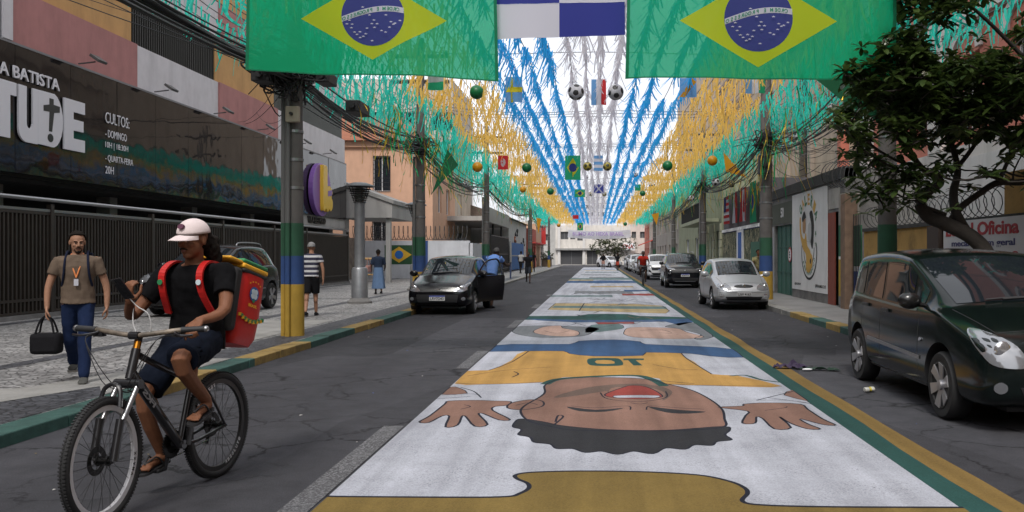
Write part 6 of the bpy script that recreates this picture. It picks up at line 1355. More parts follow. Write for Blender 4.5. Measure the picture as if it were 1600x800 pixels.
# the dark green people carrier nearest on the right
P1 = dict(L=4.18, W=1.69, H=1.57, cowl=.98, wtop=1.92, rtop=3.78, rbot=4.08, nose=.84, cowlh=1.04, belt=1.00, rh=1.05, wf=.86, wr=3.46, wheel=.315, paint=DGREEN, roofw=.80, spokes=6, rim=mat('rim_silver', (.40, .40, .42), .35, .7),
          sidewin=[('front_quarter_glass', 1.38, 1.62, 0), ('front_side_window', 1.70, 2.55, 0), ('rear_side_window', 2.64, 3.28, 0), ('rear_quarter_glass', 3.37, 3.78, 0)], gaps=[1.42, 2.60, 3.30], handles=[2.33, 3.05], handle=CPLAS, strip=mat('strip_grey', (.22, .22, .23), .3, .6), chrome_belt=mat('belt_grey', (.16, .17, .18), .25, .6), mirror=GLB, plate='KZN4C63', badge='round', badgez=.70, newplate=0, platez=.45, lampx=.62, lampz=.73, lampr=.075, spoiler=1, wiper=1,
          front=[('headlight', CLAMP, [(.44, .60), (.60, .58), (.73, .62), (.775, .76), (.75, .86), (.68, .88), (.50, .76)], True, .002, .01), ('upper_grille', CPLAS, [(-.40, .62), (.40, .62), (.44, .74), (-.44, .74)], False, .002, .006), ('lower_grille', CPLAS, [(-.45, .30), (.45, .30), (.50, .42), (-.50, .42)], False, .002, .006), ('fog_lamp', CLAMP, [(.61, .38), (.65, .36), (.69, .38), (.70, .41), (.69, .44), (.65, .46), (.61, .44), (.60, .41)], True, .002, .006)])
c1, b1 = make_car('people_carrier', 'dark green people carrier with alloy wheels parked nearest on the right', 'car', P1, 'cars parked along the right kerb')
place(c1, 3.20 + .845, 8.15 - .86 + .12)
side_l = MB()
decal(b1, [(1.30, .70), (1.335, .68), (1.37, .70), (1.335, .72)], (-3, 0, 0), (0, 1, 0), (0, 0, 1), (1, 0, 0), CLAMPI, 'side_indicator', c1, .004, .01)
# silver hatchback
P2 = dict(hatch, L=3.75, W=1.61, H=1.42, nose=.72, cowlh=.93, paint=SILV, sidewin=[('front_side_window', 1.22, 2.16, 0), ('rear_side_window', 2.25, 3.0, 0)], gaps=[1.12, 2.2], handles=[1.95, 2.82], plate='LNV 4163', badge='round', badgez=.675, newplate=0, platez=.46, lampx=.60, lampz=.66, lampr=.06, spokes=7, style=1,
          front=[('headlight', CLAMP, [(.36, .585), (.52, .55), (.69, .575), (.75, .66), (.72, .745), (.55, .75), (.40, .69)], True, .002, .01), ('oval_grille', GLB, [(-.27, .67), (-.2, .635), (0, .625), (.2, .635), (.27, .67), (.2, .70), (0, .715), (-.2, .70)], False, .002, .006),
                 ('lower_grille', CPLAS, [(-.52, .38), (.52, .38), (.46, .28), (-.46, .28)], False, .002, .006), ('fog_lamp', CLAMPI, [(.56, .37), (.66, .38), (.66, .46), (.56, .45)], True, .002, .008), ('bumper_strip', mat('bumper_grey', (.30, .31, .33), .4, .3), [(-.70, .50), (.70, .50), (.70, .525), (-.70, .525)], False, .003, .008)])
c2, b2 = make_car('hatchback', 'rounded silver hatchback parked on the right before the green garage door', 'car', P2, 'cars parked along the right kerb')
place(c2, 4.10, 24.55, R(1.5))
# black hatchback on the left with an open door
P3 = dict(hatch, L=3.95, W=1.68, H=1.49, cowl=.95, wtop=1.80, rtop=3.4, rbot=3.82, nose=.80, cowlh=1.0, belt=.97, rh=1.02, wf=.80, wr=3.30, wheel=.30, paint=BLK, sidewin=[('front_side_window', 1.34, 2.22, 0), ('rear_side_window', 2.31, 3.1, 0)], gaps=[1.15, 2.26], handles=[2.98], plate='LRV7D43', badge='bow', badgez=.665, platez=.44, lampx=.60, lampz=.69, lampr=.07,
          front=[('headlight', CLAMP, [(.44, .62), (.58, .60), (.74, .64), (.80, .74), (.76, .82), (.70, .80), (.54, .72)], True, .002, .01), ('upper_grille', GLB, [(-.44, .60), (.44, .60), (.47, .69), (-.47, .69)], False, .001, .004), ('lower_grille', CPLAS, [(-.50, .33), (.50, .33), (.54, .53), (-.54, .53)], False, .002, .006),
                 ('fog_lamp', CLAMP, [(.62, .39), (.66, .375), (.70, .39), (.71, .42), (.70, .45), (.66, .465), (.62, .45), (.61, .42)], True, .002, .008), ('grille_bar', mat('bar_dark', (.05, .05, .055), .3), [(-.46, .595), (.46, .595), (.46, .61), (-.46, .61)], False, .004, .008)])
c3, b3 = make_car('hatchback', 'black hatchback with its driver door open on the left kerb', 'car', P3, 'cars parked on the left'); place(c3, -4.05, 22.5, R(-2.5))
# the open door: hinged at the front, swung out
hg = Vector((.80, 1.18, 0)); Md = Matrix.Translation(hg) @ Matrix.Rotation(R(-36), 4, 'Z')
def dr(mb, nm, m_, par): mb.v = [tuple(Md @ Vector(p)) for p in mb.v]; return mb.build(nm, m_, par, smooth=True, ang=40, bevel=0)
prof = [(0, .28), (.98, .30), (1.04, .62), (1.06, .95), (1.02, 1.0), (.0, .96)]
mb = MB(); mb.prism(prof, (0, 0, 0), (0, 1, 0), (0, 0, 1), (-.07, 0, 0)); door = dr(mb, 'open_door', BLK, c3)
mb = MB(); fr = spline([(0.02, 0, .97), (.28, 0, 1.20), (.52, 0, 1.36), (.80, 0, 1.42), (.98, 0, 1.38), (1.03, 0, 1.0)], 5); mb.tube([(-.03 - .16 * max(0, (p.z - 1)) / .42, p.x, p.z) for p in fr], .024, 6); dr(mb, 'window_frame', BLK, door)
mb = MB(); g_ = [(p.x, p.z) for p in fr]; mb.add([(-.035 - .16 * max(0, z - 1) / .42, y, z) for y, z in g_] + [(-.035, .02, .97)], [tuple(range(len(g_) + 1))]); dr(mb, 'door_glass', mat('door_glass', (.03, .04, .05), .03, spec=.8, alpha=.35), door)
mb = MB(); mb.prism([(.08, .34), (.95, .36), (.98, .9), (.08, .88)], (-.072, 0, 0), (0, 1, 0), (0, 0, 1), (-.03, 0, 0)); dr(mb, 'door_trim', CPLAS, door)
mb = MB(); mb.box(-.13, -.10, .25, .7, .62, .70); dr(mb, 'arm_rest', mat('trim_grey', (.06, .06, .06), .7), door)
mb = MB(); mb.ell((.13, .10, 1.02), (.12, .07, .085), 14, 10); dr(mb, 'door_mirror', BLK, door); mb = MB(); mb.box(.0, .02, .84, .98, .86, .89); dr(mb, 'door_handle', BLK, door)
# black SUV, right
P4 = dict(L=4.36, W=1.80, H=1.62, cowl=1.05, wtop=1.95, rtop=3.75, rbot=4.2, nose=.98, cowlh=1.12, belt=1.08, rh=1.12, wf=.90, wr=3.55, wheel=.345, paint=BLK, sidewin=[('front_side_window', 1.5, 2.45, 0), ('rear_side_window', 2.55, 3.6, 0)], gaps=[1.35, 2.5], handles=[2.2], plate='RKM5F24', badge='round', badgez=.80, platez=.60, lampx=.68, lampz=.80, lampr=.05, mirror=BLK, rails=mat('rail_alu', (.35, .35, .36), .35, .8),
          front=[('headlight', CLAMP, [(.48, .86), (.84, .90), (.84, .97), (.50, .91)], True, .002, .01), ('upper_grille', CPLAS, [(-.62, .72), (.62, .72), (.60, .90), (-.60, .90)], False, .002, .006), ('lower_grille', CPLAS, [(-.55, .33), (.55, .33), (.60, .48), (-.60, .48)], False, .002, .006), ('skid_plate', mat('skid', (.35, .35, .36), .4, .5), [(-.45, .30), (.45, .30), (.50, .34), (-.50, .34)], False, .008, .008), ('fog_lamp', CLAMPI, [(.66, .66), (.78, .67), (.78, .75), (.66, .74)], True, .002, .008)])
c4, _ = make_car('suv', 'glossy black sport utility car parked between the silver hatchback and the white car', 'car', P4, 'cars parked along the right kerb'); place(c4, 4.12, 41.0)
# white SUV
P5 = dict(P4, L=4.33, H=1.57, paint=WHT, mirror=WHT, plate='SQW2A19', front=[('headlight', mat('lamp_dark', (.08, .09, .10), .2), [(.50, .80), (.84, .86), (.85, .93), (.50, .88)], True, .002, .01), ('upper_grille', CPLAS, [(-.60, .60), (.60, .60), (.64, .78), (-.64, .78)], False, .002, .006), ('lower_grille', CPLAS, [(-.50, .30), (.50, .30), (.66, .44), (-.66, .44)], False, .002, .006), ('bumper_vent', CPLAS, [(.62, .46), (.82, .50), (.80, .66), (.66, .58)], True, .002, .006)])
c5, _ = make_car('suv', 'white sport utility car with a black grille behind the parked black one', 'car', P5, 'cars parked along the right kerb'); place(c5, 4.05, 55.0)
# farther cars: simpler copies
P6 = dict(P2, paint=GREYC, plate='PXZ1B77', newplate=1); P7 = dict(P5, paint=WHT, plate='QTR8E02'); 
c6, _ = make_car('hatchback', 'grey hatchback just behind the white sport utility car', 'car', P6, 'cars parked along the right kerb', 1); place(c6, 4.0, 67.5)
dup(c2, (4.0, 74, .002), 0, 'small silver car in the far row behind the grey hatchback', 'cars parked along the right kerb')
dup(c5, (3.95, 82, .002), 0, 'far white car with a taller roof in the row of parked cars', 'cars parked along the right kerb')
dup(c4, (3.95, 90, .002), 0, 'far black car in the parked row on the right', 'cars parked along the right kerb')
dup(c2, (3.95, 99, .002), 0, 'far pale car near the end of the parked row', 'cars parked along the right kerb')
c7, _ = make_car('hatchback', 'farthest small white car half turned out of the row', 'car', dict(P2, paint=WHT, plate='LTX6H50'), 'cars parked along the right kerb', 1); place(c7, 2.7, 110, R(35))
# SUV on the left pavement behind the cyclist
P8 = dict(P4, L=4.25, W=1.76, H=1.66, belt=1.10, wheel=.34, rtop=3.6, rbot=4.05, paint=BLK, rails=mat('rail_alu', (.35, .35, .36)), strip=mat('strip_grey', (.22, .22, .23)), chrome_belt=mat('rail_alu', (.35, .35, .36)), plate='LQB3J88', sidewin=[('front_side_window', 1.5, 2.40, 0), ('rear_side_window', 2.5, 3.3, 0), ('rear_quarter_glass', 3.38, 3.78, 0)], gaps=[1.35, 2.45], handles=[2.2, 3.1], spokes=5,
          front=[('headlight', CLAMP, [(.46, .84), (.62, .80), (.80, .86), (.84, .98), (.76, 1.0), (.60, .98), (.50, .92)], True, .002, .01), ('upper_grille', CPLAS, [(-.40, .76), (.40, .76), (.42, .94), (-.42, .94)], False, .002, .006), ('grille_bar', CHROME, [(-.40, .93), (.40, .93), (.40, .955), (-.40, .955)], False, .004, .008), ('lower_grille', CPLAS, [(-.5, .40), (.5, .40), (.55, .58), (-.55, .58)], False, .002, .006)])
c8, _ = make_car('suv', 'black sport utility car with roof rails parked on the pavement behind the cyclist', 'car', P8, None); place(c8, -9.75, 20.2, R(-3), .112)
# ------------------------------------------------------------------ people
def skin_m(n, c): return mat(n, c, .62, var=.10, scale=30, bump=.12, spec=.3)
SKL = skin_m('skin_light', (.34, .18, .115)); SKB = skin_m('skin_brown', (.19, .08, .042)); SKD = skin_m('skin_dark', (.055, .028, .018)); HAIR = mat('hair_black', (.014, .011, .009), .9, spec=.15, bump=.5, scale=40)
def fk(hip, ang, kn, th=.43, shn=.42, out=.0, s=1):
    """ang: thigh forward swing, kn: knee bend; returns knee, ankle. forward is -y"""
    k = Vector(hip) + Vector((s * out * th, -math.sin(ang) * th, -math.cos(ang) * th)); a = k + Vector((0, -math.sin(ang - kn) * shn, -math.cos(ang - kn) * shn)); return k, a
def limb(mb, pts, rs, n=10): 
    p = spline(pts, 4); k = len(rs) - 1; r = []
    for i in range(len(p)):
        t = i / 4; j = min(int(t), k - 1); r.append(rs[j] + (rs[j + 1] - rs[j]) * (t - j))
    mb.tube(p, r, n)
    mb.ell(pts[-1], (rs[-1],) * 3, 10, 6); mb.ell(pts[0], (rs[0],) * 3, 10, 6)
def hand(mb, w, d, up, side, curl=.5, s=1.0, thumb=1):
    """w wrist, d the way the palm runs, up the back of the hand, side the thumb side; five unequal fingers that curl away from up"""
    w = Vector(w); d = Vector(d).normalized(); up = (Vector(up) - d * Vector(up).dot(d)).normalized(); sd = (Vector(side) - d * Vector(side).dot(d)); sd = (sd - up * sd.dot(up)).normalized()
    for i in range(4):
        o = (1.5 - i) * .0195 * s; mb.tube([w + sd * o * .7, w + d * .045 * s + sd * o, w + d * .085 * s + sd * o], [.014 * s, .0135 * s, .011 * s], 8)
        L_ = [.070, .080, .074, .058][i] * s; p = w + d * .083 * s + sd * o; a = curl * .5; pts = [p]
        for j in range(3): 
            dd = d * math.cos(a) - up * math.sin(a); p = p + dd * L_ * [.42, .32, .26][j]; pts.append(p); a += curl
        mb.tube(pts, [.0102 * s, .0096 * s, .0088 * s, .0075 * s], 8); mb.ell(pts[-1], (.0075 * s,) * 3, 6, 5)
    p = w + d * .02 * s + sd * .026 * s; pts = [p, p + (d * .6 + sd * .8).normalized() * .036 * s - up * .006 * s, p + (d * .85 + sd * .6).normalized() * .066 * s - up * .02 * s * (1 + curl), p + (d * .95 + sd * .3).normalized() * .090 * s - up * .03 * s * (1 + curl)]
    mb.tube(pts, [.015 * s, .0125 * s, .0105 * s, .009 * s], 8); mb.ell(pts[-1], (.009 * s,) * 3, 6, 5)
def head_parts(mb, c, M, s=1.0, neck=None):
    """skull, jaw, nose, lips, brow, ears fused into the body; M turns the head, it faces -y"""
    q = lambda x, y, z: c + M @ (Vector((x, y, z)) * s); M3 = M.to_3x3()
    mb.ell(q(0, .012, .035), (.076 * s, .096 * s, .088 * s), 18, 14, M=M3); mb.ell(q(0, -.022, -.035), (.062 * s, .070 * s, .078 * s), 16, 12, M=M3); mb.ell(q(0, -.052, -.088), (.034 * s, .034 * s, .026 * s), 12, 8, M=M3)
    mb.tube([q(0, -.088, .022), q(0, -.104, -.004), q(0, -.110, -.022)], [.010 * s, .012 * s, .015 * s], 8); mb.ell(q(.011, -.097, -.024), (.010 * s,) * 3, 8, 6); mb.ell(q(-.011, -.097, -.024), (.010 * s,) * 3, 8, 6)
    for sx in (-1, 1):
        mb.ell(q(sx * .030, -.080, .030), (.026 * s, .012 * s, .008 * s), 10, 6, M=M3); mb.ell(q(sx * .034, -.066, -.018), (.024 * s, .022 * s, .022 * s), 10, 6, M=M3)
        mb.ell(q(sx * .078, .008, .0), (.009 * s, .020 * s, .032 * s), 10, 8, M=M3)
    mb.ell(q(0, -.086, -.050), (.023 * s, .010 * s, .0055 * s), 10, 6, M=M3); mb.ell(q(0, -.084, -.060), (.020 * s, .011 * s, .007 * s), 10, 6, M=M3)
def face_bits(t, c, M, s, brow=True, beard=None, tash=None, eyes=True):
    M3 = M.to_3x3(); q = lambda x, y, z: c + M @ (Vector((x, y, z)) * s)
    for sx in (-1, 1):
        mb = MB(); mb.ell(q(sx * .029, -.080, .010), (.0105 * s, .0045 * s, .0045 * s), 10, 8, M=M3); e = mb.build('eye', mat('eye_white', (.22, .20, .18), .4), t, smooth=True)
        mb = MB(); mb.ell(q(sx * .029, -.086, .009), (.0055 * s, .003 * s, .0055 * s), 8, 6, M=M3); mb.build('iris', mat('iris_dark', (.02, .012, .01), .2), e, smooth=True)
        mb = MB(); mb.tube([q(sx * .012, -.092, .029), q(sx * .030, -.091, .035), q(sx * .048, -.080, .029)], .0042 * s, 6); mb.build('eyebrow', HAIR, t, smooth=True)
    mb = MB(); mb.ell(q(0, -.0925, -.0565), (.019 * s, .004 * s, .0055 * s), 10, 6, M=M3); mb.build('lips', mat('lips', (.20, .075, .06), .5), t, smooth=True)
    if tash: mb = MB(); mb.tube([q(-.026, -.086, -.050), q(-.012, -.099, -.041), q(0, -.101, -.040), q(.012, -.099, -.041), q(.026, -.086, -.050)], [.003 * s, .005 * s, .0045 * s, .005 * s, .003 * s], 6); mb.build('moustache', HAIR, t, smooth=True)
    if beard: mb = MB(); mb.ell(q(0, -.068, -.094), (.030 * s, .024 * s, .018 * s), 12, 8, M=M3); mb.tube([q(.030, -.074, -.05), q(.034, -.066, -.075), q(.02, -.072, -.094)], .006 * s, 6); mb.tube([q(-.030, -.074, -.05), q(-.034, -.066, -.075), q(-.02, -.072, -.094)], .006 * s, 6); mb.build('beard', HAIR, t, smooth=True)
def hair_cap(t, c, M, s, full=1.0, nm='hair', m_=None):
    M3 = M.to_3x3(); q = lambda x, y, z: c + M @ (Vector((x, y, z)) * s); mb = MB(); n = 22; k = 12; vs = []
    for i in range(k + 1):
        th = math.pi * .55 * i / k
        for j in range(n):
            a = 2 * math.pi * j / n; lim = 1.0 if math.sin(a) > -.2 else .46 + .16 * (1 - abs(math.sin(a))); tt = th * lim; nz = 1 + .09 * noise.noise(Vector((math.cos(a) * 5, math.sin(a) * 5, tt * 6)))
            vs.append(q(.080 * math.sin(tt) * math.cos(a) * nz, .014 + .100 * math.sin(tt) * math.sin(a) * nz, .036 + .093 * math.cos(tt) * nz))
    fs = [(i * n + j, (i + 1) * n + j, (i + 1) * n + (j + 1) % n, i * n + (j + 1) % n) for i in range(k) for j in range(n)]; mb.add(vs, fs); o = mb.build(nm, m_ or HAIR, t, smooth=True, ang=180)
    sd = o.modifiers.new('s', 'SOLIDIFY'); sd.thickness = -.012 * s; return o
def shoe(t, a, d, m_, s=1.0, sole=None, pitch=0):
    """a ankle, d direction"""
    a = Vector(a); d = Vector((d[0], d[1], 0)).normalized(); sd = Vector((-d.y, d.x, 0)); up = Vector((0, 0, 1))
    if pitch: Rm = Matrix.Rotation(pitch, 3, sd); d = Rm @ d; up = Rm @ up
    mb = MB(); rings = [(-.075, .028, .045), (-.06, .040, .075), (.0, .042, .085), (.06, .046, .062), (.12, .050, .048), (.165, .042, .036), (.188, .022, .024)]; n = 12; vs = []
    for (y, w, h) in rings:
        for j in range(n): an = 2 * math.pi * j / n; vs.append(a + (d * y + sd * w * math.cos(an) + up * (-.068 + max(h * .5 * (1 + math.sin(an)), 0))) * s)
    fs = [(i * n + j, (i + 1) * n + j, (i + 1) * n + (j + 1) % n, i * n + (j + 1) % n) for i in range(len(rings) - 1) for j in range(n)] + [tuple(range(n)), tuple(reversed(range((len(rings) - 1) * n, len(rings) * n)))]
    mb.add(vs, fs); o = mb.build('shoe', m_, t, smooth=True)
    mb = MB(); vs = [a + (d * y + sd * w * sx * 1.06 + up * z) * s for z in (-.092, -.066) for (y, w, h) in rings for sx in (-1, 1)]; k = len(rings); fs = []
    for z in (0, 1):
        for i in range(k - 1): b = z * 2 * k + 2 * i; fs.append((b, b + 1, b + 3, b + 2) if z else (b, b + 2, b + 3, b + 1))
    for i in range(k - 1):
        for sx in (0, 1): b = 2 * i + sx; fs.append((b, b + 2, b + 2 + 2 * k, b + 2 * k))
    fs += [(0, 1, 1 + 2 * k, 2 * k), (2 * k - 2, 2 * k - 1, 4 * k - 1, 4 * k - 2)]; mb.add(vs, fs); mb.build('sole', sole or BLACK, o); return o
def wrinkle(o, amp, sc, seed=0):
    for v in o.data.vertices:
        n = noise.noise(Vector((v.co.x * sc + seed, v.co.y * sc, v.co.z * sc * .6))); n2 = noise.noise(Vector((v.co.x * sc * 2.3, v.co.y * sc * 2.3 + seed, v.co.z * sc * 1.4))); v.co += v.normal * (n + .5 * n2) * amp
def torso(mb, pel, ch, nk, sx, r=(.155, .105), sh=.17, grow=0, hem=None):
    """elliptical rings from the hips to the neck along a bent spine"""
    pel, ch, nk = Vector(pel), Vector(ch), Vector(nk); sx = Vector(sx).normalized(); n = 20; vs = []
    ctrl = [(0.0, r[0] * .98, r[1] * .98), (.12, r[0] * 1.0, r[1]), (.30, r[0] * .93, r[1] * .95), (.52, r[0] * 1.04, r[1] * 1.08), (.72, r[0] * 1.14, r[1] * 1.1), (.86, sh, r[1] * .92), (.94, sh * .72, r[1] * .72), (1.0, .07, .065)]
    if hem is not None: ctrl = [(hem, r[0] * 1.06, r[1] * 1.1)] + ctrl
    for (u, a, b) in ctrl:
        p = pel * (1 - u) ** 2 + ch * 2 * u * (1 - u) + nk * u * u if u >= 0 else pel + (pel - ch).normalized() * (-u) * (ch - pel).length * 2; tg = ((ch - pel) * (1 - u) + (nk - ch) * u).normalized(); fw = tg.cross(sx).normalized()
        for j in range(n): an = 2 * math.pi * j / n; c_, s_ = math.cos(an), math.sin(an); vs.append(p + sx * (abs(c_) ** .85 * (1 if c_ > 0 else -1)) * (a + grow) + fw * (abs(s_) ** .85 * (1 if s_ > 0 else -1)) * (b + grow))
    k = len(ctrl); fs = [(i * n + j, (i + 1) * n + j, (i + 1) * n + (j + 1) % n, i * n + (j + 1) % n) for i in range(k - 1) for j in range(n)] + [tuple(range(n)), tuple(reversed(range((k - 1) * n, k * n)))]
    mb.add(vs, fs)
def person(label, loc, rz, J, skin, top, bottom, sleeve=.5, leg='long', shoes=None, hair=HAIR, vox=.012, face=True, k=1.0, fem=False, group=None, wr=.006, hands=None, headM=None, tash=False, beard=False, sole=None, barefoot=False, cap=None, skirt=None, nm='person'):
    """J joints in the person's frame (faces -y, feet near z=0): pel ch nk hd, shL elL wrL, shR.., hpL knL anL, hpR..; every value a Vector"""
    t = thing(nm, label, 'person', loc, rz, group); J = {a: Vector(b) * k for a, b in J.items()}; sx = (J['shL'] - J['shR']).normalized(); hM = headM or Matrix.Identity(4)
    mb = MB(); torso(mb, J['pel'], J['ch'], J['nk'], sx, (.15 * k, .10 * k), .175 * k); mb.tube([J['nk'] - Vector((0, 0, .03)), J['hd'] - hM.to_3x3() @ Vector((0, -.01, .05)) * k], [.058 * k, .052 * k], 12)
    head_parts(mb, J['hd'], hM, k)
    for s in 'LR':
        limb(mb, [J['sh' + s], J['el' + s], J['wr' + s]], [.052 * k, .039 * k, .026 * k]); limb(mb, [J['hp' + s], J['kn' + s], J['an' + s]], [.088 * k, .056 * k, .036 * k])
        ca = J['kn' + s].lerp(J['an' + s], .28); mb.ell(ca + Vector((0, .018, 0)), (.05 * k, .052 * k, .09 * k), 10, 8)
        h = (hands or {}).get(s)
        if h: hand(mb, J['wr' + s], *h[:3], curl=h[3], s=k)
        else:
            d = (J['wr' + s] - J['el' + s]).normalized(); sg = 1 if s == 'L' else -1; hand(mb, J['wr' + s], d, (sg, 0, 0), (0, -1, 0), .45, k)
        if barefoot:
            a = J['an' + s]; fd = J.get('ft' + s, Vector((0, -1, 0))).normalized(); f0 = a + Vector((0, 0, -.05)); mb.tube([a, a + Vector((0, 0, -.045)) - fd * .02, f0 + fd * .07, f0 + fd * .13 - Vector((0, 0, .012))], [.036 * k, .036 * k, .030 * k, .024 * k], 10); sdv = fd.cross(Vector((0, 0, 1))).normalized()
            for i in range(5): o_ = (i - 2) * .0165; mb.tube([f0 + fd * .11 + sdv * o_ * .8 - Vector((0, 0, .012)), f0 + fd * (.168 - .006 * abs(i - (1.2 if s == 'L' else 2.8))) + sdv * o_ * 1.15 - Vector((0, 0, .02))], [.012, .0085 + (.003 if i == (4 if s == 'L' else 0) else 0)], 7)
    body = fuse(mb, 'body', skin, vox * .8, t, 1)
    # top
    mb = MB(); torso(mb, J['pel'], J['ch'], J['nk'], sx, (.155 * k, .108 * k), .185 * k, .018 * k, -.10)
    for s in 'LR':
        a, b, c = J['sh' + s], J['el' + s], J['wr' + s]; inner = a.lerp(J['nk'], .35) - Vector((0, 0, .035))
        if sleeve <= 1: e = a.lerp(b, sleeve); mb.tube([inner, a, e], [.075 * k, .070 * k, .066 * k], 14)
        else: mb.tube(spline([inner, a, b, b.lerp(c, sleeve - 1)], 3), .060 * k, 14)
    tp = fuse(mb, 'dress' if skirt == 'dress' else 'shirt', top, vox, t, 3); wrinkle(tp, wr, 11, k * 7)
    # bottom
    mb = MB(); hl = (J['hpL'] + J['hpR']) / 2
    if skirt:
        an = (J['anL'] + J['anR']) / 2; zb_ = an.z + .10; n = 24; vs = []
        for i, u in enumerate((0, .15, .4, .7, 1.0)):
            c_ = J['pel'].lerp(Vector((an.x, an.y, zb_)), u) + Vector((0, 0, .06 * (1 - u)))
            for j in range(n): a_ = 2 * math.pi * j / n; f = 1 + .10 * math.sin(a_ * 6 + u) * u; vs.append(c_ + Vector((math.cos(a_) * (.165 + .07 * u) * f, math.sin(a_) * (.13 + .12 * u) * f, 0)))
        mb.add(vs, [(i * n + j, (i + 1) * n + j, (i + 1) * n + (j + 1) % n, i * n + (j + 1) % n) for i in range(4) for j in range(n)] + [tuple(range(n)), tuple(reversed(range(4 * n, 5 * n)))]); mb.build('skirt', bottom, t, smooth=True)
    else:
        mb.ell(hl + Vector((0, 0, .03)), (.158 * k, .112 * k, .13 * k), 16, 12)
        for s in 'LR':
            a, b, c = J['hp' + s], J['kn' + s], J['an' + s]
            if leg == 'long': limb(mb, [a, b, b.lerp(c, .5), c + (c - b).normalized() * -.01], [.092 * k, .074 * k, .068 * k, .062 * k], 12)
            else: e = a.lerp(b, .92 if leg == 'short' else 1.0); mb.tube([a, a.lerp(e, .5), e], [.108 * k, .102 * k, .100 * k], 16)
        bt = fuse(mb, 'trousers' if leg == 'long' else 'shorts', bottom, vox, t, 3); wrinkle(bt, wr * 1.1, 10, 3)
    for s in 'LR':
        if not barefoot:
            d = J.get('ft' + s, Vector((0, -1, 0))); a = J['an' + s]; shoe(t, a + Vector((0, 0, -.02)), d, shoes or BLACK, k, sole, J.get('pt' + s, Vector((0, 0, 0))).x / k)
    if hair is not None: hair_cap(t, J['hd'], hM, k, m_=hair)
    if face: face_bits(t, J['hd'], hM, k, beard=beard, tash=tash)
    t2 = t; return t, J
def walk(la=.3, lk=.1, ra=-.3, rk=.35, arm=(.2, -.2), el=(.25, .25), lean=.03, out=.08):
    """joints of a 1.74 m walker; la/ra thigh swing, lk/rk knee bend, arm shoulder swings L,R"""
    J = dict(pel=(0, 0, .98), ch=(0, -lean, 1.26), nk=(0, -lean * 1.6, 1.48), hd=(0, -lean * 2 - .012, 1.615)); 
    for s, sg, a, kk, ar, e in (('L', 1, la, lk, arm[0], el[0]), ('R', -1, ra, rk, arm[1], el[1])):
        hp = Vector((sg * .085, 0, .93)); J['hp' + s] = hp; J['kn' + s], J['an' + s] = fk(hp, a, kk); J['pt' + s] = Vector((0, 0, 0))
        sh = Vector((sg * .185, -lean * 1.4, 1.41)); k = sh + Vector((sg * out, -math.sin(ar) * .29, -math.cos(ar) * .29)); w = k + Vector((sg * out * .1, -math.sin(ar + e) * .25, -math.cos(ar + e) * .25)); J['sh' + s], J['el' + s], J['wr' + s] = sh, k, w
    lo = min(Vector(J['anL']).z, Vector(J['anR']).z); dz = .095 - lo; pt = {a: J.pop(a) for a in ('ptL', 'ptR')}
    J = {a: Vector(b) + Vector((0, 0, dz)) for a, b in J.items()}
    return J
def cl(n, c, r=.9): return mat('cl_' + n, c, r, var=.08, scale=12, bump=.15, bscale=60, spec=.12)
JEANS = cl('jeans', (.012, .022, .06)); BLACKC = cl('black', (.012, .012, .014)); NAVY = cl('navy', (.012, .016, .035))
# --- walker with beige T-shirt, lanyard, backpack, cool bag
J = walk(la=.34, lk=.12, ra=-.22, rk=.55, arm=(-.10, .05), el=(.22, .12), lean=.02, out=.10)
wx, wy = -5.90, 10.05
HM = Matrix.Rotation(R(14), 4, 'Z') @ Matrix.Rotation(R(10), 4, 'X')
wk, JW = person('man in a beige T-shirt, jeans and orange lanyard walking on the pavement', (wx, wy, .10), R(24), J, SKL, cl('beige', (.135, .10, .075)), JEANS, sleeve=.55, wr=.010, shoes=cl('shoe_grey', (.08, .08, .075)), vox=.009, hands=None, headM=HM, beard=True, tash=True, sole=mat('sole_grey', (.25, .24, .22), .8), k=.985)
mb = MB()
for s in (-1, 1): mb.tube(spline([(s * .095, .13, 1.20), (s * .10, .12, 1.42), (s * .10, .0, 1.475), (s * .112, -.125, 1.38), (s * .125, -.135, 1.22), (s * .15, -.06, 1.08)], 5), .014, 6)
mb.box(-.13, .13, .13, .26, 1.05, 1.46); bo = mb.build('backpack', NAVY, None, smooth=True, bevel=.02); tag(bo, 'dark backpack on the back of the man in the brown beige T-shirt', 'backpack'); bo.location = (wx, wy, .10); bo.rotation_euler = (0, 0, R(24))
ly = MB(); LO = mat('lanyard_orange', (.75, .25, .08), .7)
for s in (-1, 1): ly.tube(spline([(s * .05, .02, 1.455), (s * .066, -.09, 1.41), (s * .03, -.15, 1.28), (0, -.155, 1.18)], 5), .0075, 6)
lo = ly.build('lanyard', LO, wk, smooth=True); mb = MB(); mb.box(-.022, .022, -.165, -.158, 1.09, 1.165); mb.build('badge_card', mat('card_white', (.5, .5, .55), .4), lo)
hb = thing('cool_bag', 'small black zipped bag with two handles carried by the walking man', 'bag', (0, 0, 0)); Mw = Matrix.Translation((wx, wy, .10)) @ Matrix.Rotation(R(24), 4, 'Z')
wr_ = Mw @ (JW['wrR'] + Vector((0, -.02, -.09))); hb.location = wr_ - Vector((0, 0, .42)); hb.rotation_euler = (0, 0, R(10))
mb = MB(); mb.box(-.155, .155, -.09, .09, 0, .235); mb.build('bag_body', BLACKC, hb, smooth=True, bevel=.045)
mb = MB()
for y in (-.06, .06): mb.tube(spline([(-.10, y, .20), (-.06, y * .5, .36), (0, 0, .425), (.06, y * .5, .36), (.10, y, .20)], 6), .011, 6)
mb.build('handle', BLACKC, hb, smooth=True); mb = MB(); mb.box(-.14, .14, -.012, .012, .232, .242); mb.build('zip', CHROME, hb)

